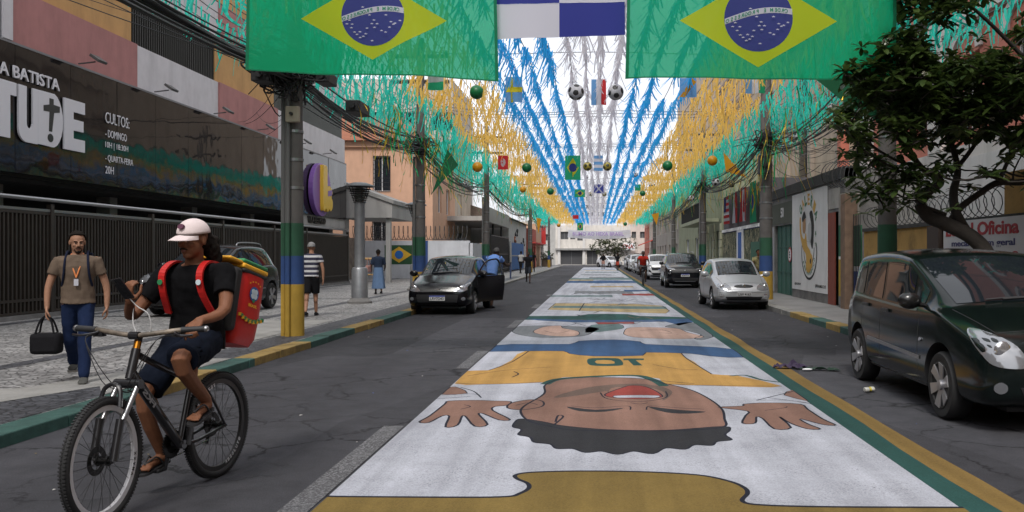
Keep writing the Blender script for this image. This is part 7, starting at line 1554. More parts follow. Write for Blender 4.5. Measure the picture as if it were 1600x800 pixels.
# --- bicycle and rider: frame of its own, forward is -y, origin between the wheels on the ground
bx0, by0 = -2.62, 6.10; fx0, fy0 = -2.80, 5.02; ang = math.atan2(fx0 - bx0, -(fy0 - by0)); BRZ = -math.atan2(bx0 - fx0, by0 - fy0)
bike = thing('bicycle', 'black mountain bike with white rimmed wheels ridden in the left lane', 'bicycle', ((bx0 + fx0) / 2, (by0 + fy0) / 2, 0), BRZ)
WR = .362; FY, RY_ = -.55, .55; FB = mat('frame_black', (.012, .012, .014), .3, coat=.6); RIMW = mat('rim_white', (.62, .62, .64), .45); GOLD = mat('anodised_orange', (.70, .28, .03), .25, .9); STEEL = mat('bike_steel', (.35, .35, .36), .3, .9)
def bwheel(y, steer=0, lab=None, txt=None):
    Ms = Matrix.Translation((0, y, WR)) @ Matrix.Rotation(steer, 4, 'Z'); T_ = lambda mb: setattr(mb, 'v', [tuple(Ms @ Vector(p)) for p in mb.v])
    mb = MB(); n, k = 56, 10; vs = []
    for i in range(n):
        a = 2 * math.pi * i / n
        for j in range(k): b = 2 * math.pi * j / k; r = WR - .026 + .026 * math.cos(b); vs.append((.026 * math.sin(b), r * math.cos(a), r * math.sin(a)))
    mb.add(vs, [(i * k + j, ((i + 1) % n) * k + j, ((i + 1) % n) * k + (j + 1) % k, i * k + (j + 1) % k) for i in range(n) for j in range(k)])
    for i in range(112):
        a = 2 * math.pi * i / 112
        for sx in (-1, 1): c = Vector((sx * .012, (WR - .001) * math.cos(a + sx * .014), (WR - .001) * math.sin(a + sx * .014))); mb.bar(c - Vector((.008, 0, 0)), c + Vector((.008, 0, 0)), .009, .006, up=(0, math.cos(a), math.sin(a)))
    T_(mb); o = mb.build('wheel', TYRE, bike, smooth=True, weld=False)
    mb = MB(); mb.lathe([(WR - .046, -.013), (WR - .046, .013), (WR - .078, .011), (WR - .080, 0), (WR - .078, -.011)], (0, 0, 0), 56, axis=(1, 0, 0)); mb.f = mb.f[:-2]; mb.m = mb.m[:-2]; T_(mb); mb.build('rim', RIMW if y < 0 else mat('rim_black', (.02, .02, .02), .4), o, smooth=True)
    mb = MB()
    for i in range(32):
        a = 2 * math.pi * i / 32; sx = 1 if i % 2 else -1; b = a + (.55 if i % 4 < 2 else -.55); mb.tube([(sx * .028, .022 * math.cos(b), .022 * math.sin(b)), (sx * .003, (WR - .075) * math.cos(a), (WR - .075) * math.sin(a))], .0014, 4)
    T_(mb); mb.build('spokes', mat('spoke_black', (.03, .03, .03), .4, .5), o)
    mb = MB(); mb.cyl((-.05, 0, 0), (.05, 0, 0), .018, n=12); mb.cyl((-.034, 0, 0), (-.028, 0, 0), .03, n=14); mb.cyl((.028, 0, 0), (.034, 0, 0), .03, n=14); mb.lathe([(.085, -.043), (.085, -.040), (.05, -.040), (.05, -.043)], (0, 0, 0), 24, axis=(1, 0, 0)); mb.f = mb.f[:-2]; mb.m = mb.m[:-2]; T_(mb); mb.build('hub', mat('hub_dark', (.03, .03, .03), .35, .7), o, smooth=True)
    for (word, a0, col) in txt or ():
        for i, ch in enumerate(word):
            a = a0 + i * .105
            for sd in ((1,) if y < 0 else (1,)):
                c = Ms @ Vector((.0145 * sd, (WR - .064) * math.cos(a), (WR - .064) * math.sin(a))); tg = Ms.to_3x3() @ Vector((0, -math.sin(a), math.cos(a))); rd = Ms.to_3x3() @ Vector((0, -math.cos(a), -math.sin(a)))
                make_text(ch, 'rim_lettering', col, c, tg, -rd if False else rd, .024, .020, .001, .03, o)
    return o
ST = R(6)
bwheel(FY, ST, txt=[('VMAXX', R(-30), BK)]); bwheel(RY_, 0, txt=[('ABSOLUTE', R(-75), RIMW), ('ABSOLUTE', R(100), RIMW)])
BB = Vector((0, .13, .315)); SEATT = Vector((0, .27, .76)); HT = Vector((0, -.275, .97)); HB = Vector((0, -.335, .80)); AX = Vector((0, RY_, WR)); FA = Vector((0, FY, WR))
mb = MB(); mb.tube([HT + Vector((0, 0, -.0)), HB], .026, 12); mb.tube([HT + Vector((0, .02, -.04)), (0, -.02, .82), SEATT + Vector((0, -.01, -.05))], .020, 12); mb.tube([HB + Vector((0, .01, .04)), BB], .030, 12); mb.tube([BB, SEATT], .018, 12)
for s in (-1, 1): mb.tube(spline([SEATT + Vector((s * .012, 0, -.06)), (s * .055, .36, .62), AX + Vector((s * .062, 0, 0))], 5), .010, 8); mb.tube(spline([BB + Vector((s * .02, .02, 0)), (s * .055, .25, .32), AX + Vector((s * .062, 0, 0))], 5), .012, 8)
mb.cyl(BB - Vector((.04, 0, 0)), BB + Vector((.04, 0, 0)), .028, n=14); mb.build('frame', FB, bike, smooth=True)
sd = (HB - HT).normalized(); crown = HB + sd * .03
mb = MB()
for s in (-1, 1): mb.tube([crown + Vector((s * .065, 0, 0)), FA + Vector((s * .065, .0, .20)) + Vector((0, .06, 0))], .0165, 10, 1); mb.tube([FA + Vector((s * .065, .055, .23)), FA + Vector((s * .065, -.002, 0))], .024, 10, 0)
mb.tube([crown + Vector((-.085, 0, 0)), crown + Vector((.085, 0, 0))], .028, 10, 0); mb.tube(spline([FA + Vector((-.065, .05, .30)), FA + Vector((-.05, .07, .395)), FA + Vector((0, .08, .425)), FA + Vector((.05, .07, .395)), FA + Vector((.065, .05, .30))], 5), .013, 8, 0); mb.build('fork', [FB, STEEL], bike, smooth=True)
mb = MB(); mb.tube([HT, HT - sd * .045], .021, 12); mb.build('headset_spacer', GOLD, bike, smooth=True)
ST0 = HT - sd * .06; BC = ST0 + Vector((0, -.035, .025)); mb = MB(); mb.tube([ST0 + sd * .015, ST0 - sd * .02], .022, 10); mb.tube([ST0, BC], .018, 10); mb.cyl(BC - Vector((.03, 0, 0)), BC + Vector((.03, 0, 0)), .024, n=12); mb.build('stem', FB, bike, smooth=True)
BARM = mat('bar_mottled', (.16, .13, .10), .5, var=.8, scale=14); hb_ = [(-.37, .06, .035), (-.26, .045, .03), (-.12, .01, .012), (0, 0, 0), (.12, .01, .012), (.26, .045, .03), (.37, .06, .035)]; Hp = [BC + Matrix.Rotation(ST, 3, 'Z') @ Vector(p) for p in hb_]
mb = MB(); mb.tube(spline(Hp, 5), .0155, 10); hbr = mb.build('handlebar', BARM, bike, smooth=True)
for a, b in ((0, 1), (6, 5)):
    mb = MB(); mb.tube([Hp[a] + (Hp[a] - Hp[b]).normalized() * .03, Hp[a].lerp(Hp[b], .95)], .0185, 12); mb.build('grip', BLACK, hbr, smooth=True); mb = MB(); mb.ell(Hp[a] + (Hp[a] - Hp[b]).normalized() * .035, (.02, .02, .02), 8, 6); mb.build('grip_end', STEEL, hbr, smooth=True)
    c = Hp[a].lerp(Hp[b], 1.15); mb = MB(); mb.tube(spline([c, c + Vector((0, -.03, -.015)), c.lerp(Hp[a], .5) + Vector((0, -.075, -.03)), Hp[a] + Vector((0, -.07, -.03))], 4), .007, 6); mb.box(c.x - .03, c.x + .03, c.y - .02, c.y + .02, c.z - .04, c.z - .012); mb.build('brake_lever', FB, hbr, smooth=True)
mb = MB()
for k_, s in enumerate((-1, 1, -1, 1)):
    c = Hp[1] if s < 0 else Hp[5]; e = [FA + Vector((.06, 0, .10)), HB + Vector((.03, .03, -.02)), HB + Vector((-.03, .03, -.05)), AX + Vector((.06, -.1, .1))][k_]; mb.tube(spline([c + Vector((0, -.02, -.03)), c + Vector((-s * .05, -.16, -.05)), Vector((s * .10, BC.y - .15, .86 - .03 * k_)), HB + Vector((s * .03, -.05, -.06)), HB + Vector((s * .03, .04, -.09))], 5), .0028, 5)
mb.build('control_cables', WIRE, bike, smooth=True)
# saddle, seatpost
mb = MB(); mb.tube([SEATT + Vector((0, -.01, -.05)), SEATT + Vector((0, .045, .13))], .0145, 10); mb.build('seatpost', FB, bike, smooth=True)
mb = MB(); vs = []; n = 12
for (y, w, h) in ((-.15, .018, .02), (-.12, .022, .025), (-.02, .032, .03), (.07, .062, .035), (.13, .07, .035), (.15, .05, .02)):
    for j in range(n): a = 2 * math.pi * j / n; vs.append((w * math.cos(a), .315 + y, .905 + h * .6 * math.sin(a)))
mb.add(vs, [(i * n + j, (i + 1) * n + j, (i + 1) * n + (j + 1) % n, i * n + (j + 1) % n) for i in range(5) for j in range(n)] + [tuple(range(n)), tuple(range(5 * n, 6 * n))]); mb.build('saddle', BLACK, bike, smooth=True)
# drivetrain
mb = MB(); mb.lathe([(.088, -.004), (.088, .004), (.06, .004), (.06, -.004)], BB + Vector((-.05, 0, 0)), 30, axis=(1, 0, 0))
for i in range(30): a = R(i * 12); mb.box(-.055, -.047, BB.y + .090 * math.cos(a) - .004, BB.y + .090 * math.cos(a) + .004, BB.z + .09 * math.sin(a) - .004, BB.z + .09 * math.sin(a) + .004)
CA = R(-62); cr = Vector((0, math.cos(CA) * .17, math.sin(CA) * .17))  # crank direction for the low pedal (his right, on the far side)
ch = mb.build('chainring', mat('hub_dark', (.03, .03, .03)), bike, smooth=True)
PR = BB + Vector((-.075, -.035, -.165)); PL = BB + Vector((.075, .035, .165))
PR = BB + Vector((-.10, -.02, -.168)); PL = BB + Vector((.10, .02, .168))
for s, p in ((-1, PR), (1, PL)):
    mb = MB(); mb.tube([BB + Vector((s * .065, 0, 0)), Vector((s * .085, p.y, p.z))], [.016, .011], 8); co = mb.build('crank_arm', FB, bike, smooth=True)
    mb = MB(); mb.box(p.x + s * .0, p.x + s * .09, p.y - .045, p.y + .045, p.z - .012, p.z + .012); mb.build('pedal', BLACK, co, bevel=.006)
mb = MB(); q = BB + Vector((-.05, 0, .09)); w = AX + Vector((-.05, 0, .045)); mb.tube([q, w], .004, 5); mb.tube([BB + Vector((-.05, 0, -.09)), AX + Vector((-.05, -.02, -.10)), AX + Vector((-.05, 0, -.045))], .004, 5); mb.build('chain', STEEL, bike)
mb = MB(); mb.lathe([(.055, -.02), (.045, -.01), (.035, .0), (.02, .01)], AX + Vector((-.05, 0, 0)), 20, axis=(1, 0, 0)); mb.tube([AX + Vector((-.06, .01, 0)), AX + Vector((-.065, -.01, -.06)), AX + Vector((-.06, -.03, -.13))], .011, 6); mb.build('rear_derailleur', mat('hub_dark', (.03, .03, .03)), bike, smooth=True)
make_text('FKS', 'frame_lettering', mat('frame_grey', (.25, .25, .26), .4), BB.lerp(HB, .62) + Vector((.031, 0, -.02)), (HB - BB), (0, .75, .66), .035, .15, .002, .03, bike)

# rider joints in the bike's frame (his left is +x)
hipz = 1.0
hL, hR = Vector((.09, .30, .965)), Vector((-.09, .30, .965))
aL = PL + Vector((.045, .045, .115)); aR = PR + Vector((-.045, .045, .115))
def knee(hp, an, th, sh, out):
    d = an - hp; L_ = d.length; a = math.acos(max(-1, min(1, (th * th + L_ * L_ - sh * sh) / (2 * th * L_)))); u = d.normalized(); f = Vector((out, -1, .25)); f = (f - u * f.dot(u)).normalized(); return hp + u * math.cos(a) * th + f * math.sin(a) * th
kL, kR = knee(hL, aL, .44, .43, .18), knee(hR, aR, .44, .43, -.10)
hdM = Matrix.Rotation(R(-6), 4, 'Z') @ Matrix.Rotation(R(7), 4, 'X')
gL = Hp[6].lerp(Hp[5], .35)
JR = dict(pel=(.01, .31, 1.02), ch=(.04, .27, 1.27), nk=(.065, .195, 1.485), hd=(.085, .15, 1.625), shL=(.265, .21, 1.43), shR=(-.13, .20, 1.42), elL=(.36, .065, 1.19), elR=(-.28, .07, 1.15), wrL=gL + Vector((-.015, .075, .045)), wrR=(-.165, -.115, 1.245), hpL=hL, hpR=hR, knL=kL, knR=kR, anL=aL, anR=aR, ftL=(0.05, -1, -.25), ftR=(-.15, -1, -.15))
BLK_T = cl('rider_black', (.005, .005, .006)); NV = cl('rider_shorts', (.006, .009, .018))
ri, JRR = person('cyclist in a black T-shirt, navy shorts and pale cap riding and holding a phone', bike.location, BRZ, JR, SKB, BLK_T, NV, sleeve=.62, leg='short', vox=.008, hair=None, barefoot=True, tash=True, wr=.013, headM=hdM,
                 hands={'L': ((0.08, -.75, -.45), (0, -.45, .9), (-1, 0, 0), 1.0), 'R': ((.15, -.35, .90), (-.35, -.9, -.3), (.9, -.3, .1), .75)})
# cap, tied back hair
qh = lambda x, y, z: JRR['hd'] + hdM @ Vector((x, y, z)); CAPM = cl('cap_pink', (.68, .58, .57)); mb = MB(); n = 24; k = 10; vs = []
for i in range(k + 1):
    th = math.pi * .5 * i / k
    for j in range(n): a = 2 * math.pi * j / n; vs.append(qh(.090 * math.sin(th) * math.cos(a), .012 + .108 * math.sin(th) * math.sin(a), .045 + .094 * math.cos(th)))
mb.add(vs, [(i * n + j, (i + 1) * n + j, (i + 1) * n + (j + 1) % n, i * n + (j + 1) % n) for i in range(k) for j in range(n)])
cp = mb.build('cap', CAPM, ri, smooth=True, ang=180); cp.modifiers.new('s', 'SOLIDIFY').thickness = -.004
mb = MB(); vs = []; n = 14
for z in (0, -.004):
    for rr in (0, 1):
        for j in range(n + 1):
            a = R(200 + 140 * j / n); e = .02 + rr * .085 * math.sin(math.pi * j / n) ** .7; vs.append(qh(.088 * math.cos(a), .012 + .106 * math.sin(a) - e, .047 - rr * .022 - .012 * abs(math.cos(a)) + z))
m1 = n + 1; fs = []
for j in range(n): fs += [(j, j + 1, m1 + j + 1, m1 + j), (2 * m1 + j, 3 * m1 + j, 3 * m1 + j + 1, 2 * m1 + j + 1), (m1 + j, m1 + j + 1, 3 * m1 + j + 1, 3 * m1 + j)]
mb.add(vs, fs); mb.build('cap_peak', CAPM, cp, smooth=True)
mb = MB(); mb.prism([(.022 * math.cos(R(i * 30)), .018 * math.sin(R(i * 30))) for i in range(12)], qh(0, -.089, .098), hdM.to_3x3() @ Vector((1, 0, 0)), hdM.to_3x3() @ Vector((0, .5, .85)), hdM.to_3x3() @ Vector((0, -.012, .004))); mb.build('cap_patch', mat('patch_plum', (.10, .03, .06), .8), cp)
mb = MB(); mb.ell(qh(0, .09, -.005), (.065, .055, .075), 14, 10, M=hdM.to_3x3()); mb.ell(qh(.02, .135, -.06), (.06, .055, .085), 14, 10); mb.ell(qh(.03, .15, -.13), (.045, .04, .07), 12, 8); ho = fuse(mb, 'hair', HAIR, .008, ri, 1); wrinkle(ho, .014, 40)
# flip-flops
for s, a, f in (('L', JRR['anL'], JR['ftL']), ('R', JRR['anR'], JR['ftR'])):
    f = Vector(f).normalized(); fh = Vector((f.x, f.y, 0)).normalized(); sdv = Vector((-fh.y, fh.x, 0)); mb = MB(); c = a + Vector((0, 0, -.093)); poly = [(-.05, -.03), (.0, -.036), (.09, -.045), (.16, -.038), (.185, 0), (.16, .04), (.09, .046), (0, .036), (-.05, .03), (-.065, 0)]
    poly = [(v.x, v.y) for v in spline([(p, q, 0) for p, q in poly], 3, True)]; mb.prism(poly, c, f - Vector((0, 0, .06)), sdv, (0, 0, .014)); so = mb.build('flip_flop', BLACK, ri, smooth=True)
    mb = MB()
    for k_ in (-1, 1): mb.tube(spline([c + fh * .02 + sdv * .036 * k_ + Vector((0, 0, .02)), c + fh * .07 + sdv * .03 * k_ + Vector((0, 0, .068)), c + fh * .135 + Vector((0, 0, .03))], 4), .006, 6)
    mb.build('strap', BLACK, so, smooth=True)
# phone with cable, straps, delivery backpack
Mb = Matrix.Translation(bike.location) @ Matrix.Rotation(BRZ, 4, 'Z')
ph = thing('phone', 'black phone with a white cable in the right hand of the cyclist', 'phone', Mb @ Vector((-.145, -.205, 1.325)), BRZ); Mp = Matrix.Rotation(R(35), 4, 'X') @ Matrix.Rotation(R(-12), 4, 'Y')
mb = MB(); mb.box(-.037, .037, -.005, .005, -.075, .08, M=Mp); mb.build('case', mat('phone_black', (.01, .01, .012), .2), ph, bevel=.004); mb = MB(); mb.box(-.034, .034, .0052, .0062, -.07, .075, M=Mp); mb.build('screen', mat('phone_glass', (.02, .02, .025), .05), ph)
mb = MB(); mb.box(-.034, -.012, -.0075, -.0052, .045, .075, M=Mp); mb.build('camera_bump', mat('phone_ring', (.03, .03, .03), .3), ph)
mb = MB(); e0 = Mp @ Vector((0, 0, -.075)); mb.tube(spline([e0, e0 + Vector((.03, .03, -.05)), (.10, .10, -.16), (.10, .12, -.26), (.03, .12, -.30), (-.02, .12, -.22), (-.03, .14, -.10)], 6), .0035, 6); mb.build('cable', mat('cable_white', (.6, .6, .6), .5), ph, smooth=True)
bag = thing('delivery_backpack', 'big red insulated delivery backpack with a green and yellow top on the cyclist', 'backpack', bike.location, BRZ)
REDP = mat('bag_red', (.50, .014, .012), .45, var=.06, scale=8, bump=.25, bscale=9); AMB = mat('bag_amber', (.75, .38, .02), .6); GRB = mat('bag_green', (.02, .20, .07), .6); BLKB = mat('bag_black', (.012, .012, .013), .7)
Mt = Matrix.Translation((.03, .35, 1.06)) @ Matrix.Rotation(R(-14), 4, 'X') @ Matrix.Diagonal((1, 1, .9, 1))
def bb(nm, x0, x1, y0, y1, z0, z1, m_, bev=.02, par=None): mb = MB(); mb.box(x0, x1, y0, y1, z0, z1, 0, Mt); return mb.build(nm, m_, par or bag, smooth=True, bevel=bev)
bb('back_panel', -.165, .165, .02, .12, -.02, .47, BLKB, .03)
mb = MB(); n = 5; vs = []
for i, (z, f) in enumerate(((-.10, .80), (-.04, .95), (.1, .99), (.3, 1.0), (.44, 1.0), (.47, .97))):
    for j in range(28):
        a = 2 * math.pi * j / 28; c_, s_ = math.cos(a), math.sin(a); e = 6; rr = (abs(c_) ** e + abs(s_) ** e) ** (-1 / e); w = 1 + .02 * noise.noise(Vector((c_ * 3, s_ * 3, z * 9))); vs.append(Mt @ Vector((.165 * rr * c_ * f * w, .27 + .155 * rr * s_ * f * w, z)))
mb.add(vs, [(i * 28 + j, (i + 1) * 28 + j, (i + 1) * 28 + (j + 1) % 28, i * 28 + (j + 1) % 28) for i in range(5) for j in range(28)] + [tuple(range(28)), tuple(reversed(range(5 * 28, 6 * 28)))]); mb.build('red_cover', REDP, bag, smooth=True, ang=60)
bb('black_rim', -.169, .169, .115, .428, .445, .475, BLKB, .012); bb('amber_rim', -.167, .167, .112, .43, .476, .515, AMB, .012); bb('green_lid', -.163, .163, .11, .43, .516, .55, GRB, .014); bb('amber_flap', -.15, .15, -.04, .13, .505, .53, AMB, .01)
# emblem on the visible side: simple shield with petals and five dots, word BRASIL
sx_ = Mt @ Vector((.2285, 0, 0)); uxv = Mt.to_3x3() @ Vector((0, 1, 0)); uzv = Mt.to_3x3() @ Vector((0, 0, 1)); nx_ = Mt.to_3x3() @ Vector((1, 0, 0)); E0 = Mt @ Vector((.1715, .27, .30))
def em_(nm, poly, m_, k=0): mb = MB(); mb.prism(poly, E0 + nx_ * k * .0015, uxv, uzv, nx_ * .0012); mb.build(nm, m_, bag)
ci = lambda x, y, r, n=14: [(x + r * math.cos(2 * math.pi * i / n), y + r * math.sin(2 * math.pi * i / n)) for i in range(n)]
em_('emblem_disc', ci(0, 0, .058), mat('emblem_navy', (.02, .10, .30), .6)); 
for i in range(4): a = R(45 + i * 90); em_('emblem_petal', ci(.024 * math.cos(a), .024 * math.sin(a), .022), mat('emblem_pale', (.55, .65, .70), .6), 1)
em_('emblem_knot', ci(0, -.055, .014), GRB, 1)
for i in range(5): a = R(130 - i * 20); em_('emblem_star', ci(.10 * math.cos(a), .01 + .085 * math.sin(a), .007, 8), AMB)
make_text('BRASIL', 'bag_lettering', AMB, E0 + uzv * -.105 - uxv * .055, uxv, uzv, .022, .11, .001, .02, bag)
mb = MB()
for i in range(14): a = i / 13; c = Mt @ Vector((.172, .125 + .29 * a, .12 - .035 * math.sin(a * 3.1))); mb.bar(c - uxv * .016 + uzv * .006 * (1 if i % 2 else -1), c + uxv * .016, .006, .022, up=uzv, mi=i % 2)
mb.build('plaited_ribbon', [AMB, GRB], bag)
for s in (-1, 1):
    mb = MB(); ps_ = (spline([Vector((.06 + s * .10, .38, 1.42)), Vector((.06 + s * .115, .27, 1.475)), Vector((.06 + s * .12, .15, 1.485)), Vector((.06 + s * .13, .065, 1.42)), Vector((.06 + s * .135, .075, 1.30)), Vector((.06 + s * .155, .16, 1.16))], 5))
    for a_, b_ in zip(ps_[:-1], ps_[1:]): mb.bar(a_, b_ + (b_ - a_) * .25, .043, .014, up=Vector((1, 0, 0)).cross((b_ - a_).normalized()))
    so = mb.build('shoulder_strap', REDP, bag, smooth=True)
    mb = MB(); mb.prism(ci(0, 0, .018, 10), (.06 + s * .134, .044, 1.36), (1, 0, 0), (0, 0, 1), (0, -.004, 0)); mb.build('strap_patch', mat('emblem_pale', (.55, .65, .7)) if s > 0 else GRB, so)
mb = MB(); mb.box(.12, .15, .40, .41, .90, 1.06); mb.build('loose_strap', BLKB, bag)
# --- leaning man at the black hatchback
J = walk(la=.18, lk=.05, ra=-.12, rk=.12, arm=(.75, .9), el=(.7, .6), lean=.16, out=.06); J['hd'] = J['hd'] + Vector((0, -.08, -.05)); J['nk'] = J['nk'] + Vector((0, -.05, -.01))
person('man in a light blue T-shirt seen from behind at the open car door', (-3.06, 25.6, 0), R(163), J, SKD, cl('light_blue', (.13, .24, .55)), cl('dark_shorts', (.015, .015, .02)), sleeve=.55, leg='short', vox=.016, hair=mat('grey_hair', (.05, .05, .05), .8), shoes=BLACKC, k=1.03)
J = walk(la=.30, lk=.08, ra=-.30, rk=.4, arm=(.3, .5), el=(.3, 1.3), lean=.02)
person('bald man in a black shirt and dark shorts walking down the left lane', (-3.75, 48.5, 0), R(5), J, SKD, BLACKC, cl('grey_shorts', (.03, .035, .045)), leg='short', vox=.022, face=False, hair=mat('shaved', (.02, .015, .012), .8), shoes=BLACKC)
J = walk(la=.18, lk=.05, ra=-.2, rk=.3, arm=(-.1, .1), el=(.3, .9)); JS = J
wm, _j = person('woman in a long blue skirt and dark top walking away', (-8.05, 32.6, .10), R(200), J, SKD, cl('dark_blue_top', (.02, .03, .055)), cl('skirt_blue', (.10, .16, .27)), sleeve=.9, vox=.018, skirt=True, shoes=BLACKC, face=False, k=.94)
hbg = thing('shoulder_bag', 'pinkish shoulder bag under the left arm of the woman in the long skirt', 'bag', (-8.38, 32.5, 1.02), R(70)); mb = MB(); mb.box(-.15, .15, -.06, .06, -.12, .14); mb.build('bag_body', mat('bag_pink', (.38, .20, .17), .7), hbg, bevel=.04); mb = MB(); mb.tube(spline([(-.12, 0, .12), (-.03, 0, .40), (.12, 0, .12)], 6), .012, 6); mb.build('handle', mat('bag_strap', (.3, .15, .12), .7), hbg)
def m_stripe():
    m = bpy.data.materials.new('striped_cloth'); m.use_nodes = True; N = m.node_tree.nodes; L = m.node_tree.links; tc = N.new('ShaderNodeTexCoord'); s = N.new('ShaderNodeSeparateXYZ'); L.new(tc.outputs['Object'], s.inputs[0]); f = N.new('ShaderNodeMath'); f.operation = 'MODULO'; L.new(s.outputs['Z'], f.inputs[0]); f.inputs[1].default_value = .115
    g_ = N.new('ShaderNodeMath'); g_.operation = 'GREATER_THAN'; L.new(f.outputs[0], g_.inputs[0]); g_.inputs[1].default_value = .05; mx = N.new('ShaderNodeMix'); mx.data_type = 'RGBA'; mx.inputs[6].default_value = (.5, .5, .52, 1); mx.inputs[7].default_value = (.025, .025, .05, 1); L.new(g_.outputs[0], mx.inputs[0]); L.new(mx.outputs[2], N['Principled BSDF'].inputs[0]); N['Principled BSDF'].inputs['Roughness'].default_value = .85; return m
J = walk(la=-.2, lk=.3, ra=.25, rk=.05, arm=(.15, -.15), el=(.2, .2))
person('grey haired man in a striped shirt half hidden by the painted pole', (-6.72, 20.8, .10), R(190), J, SKL, m_stripe(), BLACKC, leg='short', vox=.014, hair=mat('silver_hair', (.22, .22, .22), .8), shoes=BLACKC, face=False, k=1.0)
for (x, y, rz, tp, bt, lab, lg) in ((-5.6, 78, 20, BLACKC, BLACKC, 'tiny figure in black standing by the red shop', 'long'), (-6.0, 70, 160, cl('pale', (.4, .4, .4)), BLACKC, 'small figure in a pale top by the wall near the red shop', 'long'), (-.9 + 1.65, 99, 10, BLACKC, cl('pink_shorts', (.45, .25, .2)), 'tiny pedestrian in a black top and light shorts in the far middle of the street', 'short'), (2.1, 88, -10, BLACKC, cl('red_shorts', (.35, .06, .04)), 'tiny pedestrian in black with red shorts in the far right lane', 'short')):
    J = walk(la=.2 + rnd.uniform(-.1, .1), lk=.05, ra=-.2, rk=.3); person(lab, (x, y, .0 if abs(x) < 4.5 else .1), R(rz), J, SKD, tp, bt, leg=lg, vox=.03, face=False, shoes=BLACKC)
# far cyclist in red between the mural and the parked cars
cx_f, cy_f = 2.35, 44.5
fb = thing('bicycle', 'dark bicycle of the far cyclist in red beside the parked cars', 'bicycle', (cx_f, cy_f, 0), R(0)); mb = MB()
for y in (-.52, .52):
    k_, n = 6, 28; w = MB(); vs = []
    for i in range(n):
        a = 2 * math.pi * i / n
        for j in range(k_): b = 2 * math.pi * j / k_; r = .31 + .024 * math.cos(b); vs.append((.024 * math.sin(b), y + r * math.cos(a), .334 + r * math.sin(a)))
    w.add(vs, [(i * k_ + j, ((i + 1) % n) * k_ + j, ((i + 1) % n) * k_ + (j + 1) % k_, i * k_ + (j + 1) % k_) for i in range(n) for j in range(k_)]); w.build('wheel', TYRE, fb, smooth=True)
for a, b in (((0, -.52, .334), (0, -.40, .95)), ((0, -.42, .72), (0, .10, .32)), ((0, .10, .32), (0, .22, .9)), ((0, -.40, .85), (0, .20, .78)), ((0, .10, .32), (0, .52, .334)), ((0, .52, .334), (0, .2, .78))): mb.tube([a, b], .018, 6)
mb.build('frame', FB, fb); mb = MB(); mb.tube([(-.28, -.38, 1.0), (0, -.42, .98), (.28, -.38, 1.0)], .016, 6); mb.build('handlebar', FB, fb); mb = MB(); mb.ell((0, .25, .93), (.09, .14, .035)); mb.build('saddle', BLACK, fb, smooth=True)
hL, hR = Vector((.09, .22, 1.0)), Vector((-.09, .22, 1.0)); aL, aR = Vector((.12, -.02, .30)), Vector((-.12, .10, .55))
JF = dict(pel=(0, .23, 1.03), ch=(0, .10, 1.28), nk=(0, -.02, 1.5), hd=(0, -.06, 1.63), shL=(.19, 0, 1.43), shR=(-.19, 0, 1.43), elL=(.28, -.14, 1.22), elR=(-.28, -.14, 1.22), wrL=(.27, -.34, 1.07), wrR=(-.27, -.34, 1.07), hpL=hL, hpR=hR, knL=knee(hL, aL, .44, .43, .1), knR=knee(hR, aR, .44, .43, -.1), anL=aL, anR=aR)
person('far cyclist in a red shirt and grey hat riding beside the parked cars', (cx_f, cy_f, 0), 0, JF, SKD, cl('red_shirt', (.40, .03, .02)), BLACKC, leg='short', vox=.02, face=False, hair=mat('grey_hat', (.3, .3, .3), .8), shoes=BLACKC)
# man behind the silver hatchback on the right pavement, in a patterned shirt
J = walk(la=.1, lk=.05, ra=-.1, rk=.1, arm=(.4, .3), el=(.8, .8)); person('person in a green and orange patterned shirt on the pavement behind the silver hatchback', (5.75, 31.5, .12), R(15), J, SKB, mat('patterned_cloth', (.25, .22, .10), .8, var=.9, scale=9), BLACKC, vox=.02, face=False, shoes=BLACKC, k=.92)
# red traffic cone-like light by the fence end, parked motorcycles far left
# ------------------------------------------------------------------ trees, litter
def m_leaf(n, c1, c2):
    m = bpy.data.materials.new(n); m.use_nodes = True; N = m.node_tree.nodes; L = m.node_tree.links; b = N['Principled BSDF']; tc = N.new('ShaderNodeTexCoord'); q = N.new('ShaderNodeTexNoise'); q.inputs['Scale'].default_value = 3.5; q.inputs['Detail'].default_value = 4; L.new(tc.outputs['Object'], q.inputs[0])
    mx = N.new('ShaderNodeMix'); mx.data_type = 'RGBA'; mx.inputs[6].default_value = (*c1, 1); mx.inputs[7].default_value = (*c2, 1); r = N.new('ShaderNodeMapRange'); r.inputs[1].default_value = .38; r.inputs[2].default_value = .62; L.new(q.outputs[0], r.inputs[0]); L.new(r.outputs[0], mx.inputs[0]); L.new(mx.outputs[2], b.inputs[0]); b.inputs['Roughness'].default_value = .38
    t = N.new('ShaderNodeBsdfTranslucent'); L.new(mx.outputs[2], t.inputs[0]); s = N.new('ShaderNodeMixShader'); s.inputs[0].default_value = .4; L.new(b.outputs[0], s.inputs[1]); L.new(t.outputs[0], s.inputs[2]); L.new(s.outputs[0], N['Material Output'].inputs[0]); return m
LEAF = m_leaf('leaf_dark', (.024, .048, .013), (.07, .11, .026)); BARK = mat('bark', (.03, .025, .021), .9, var=.25, scale=8, bump=.6, bscale=25)
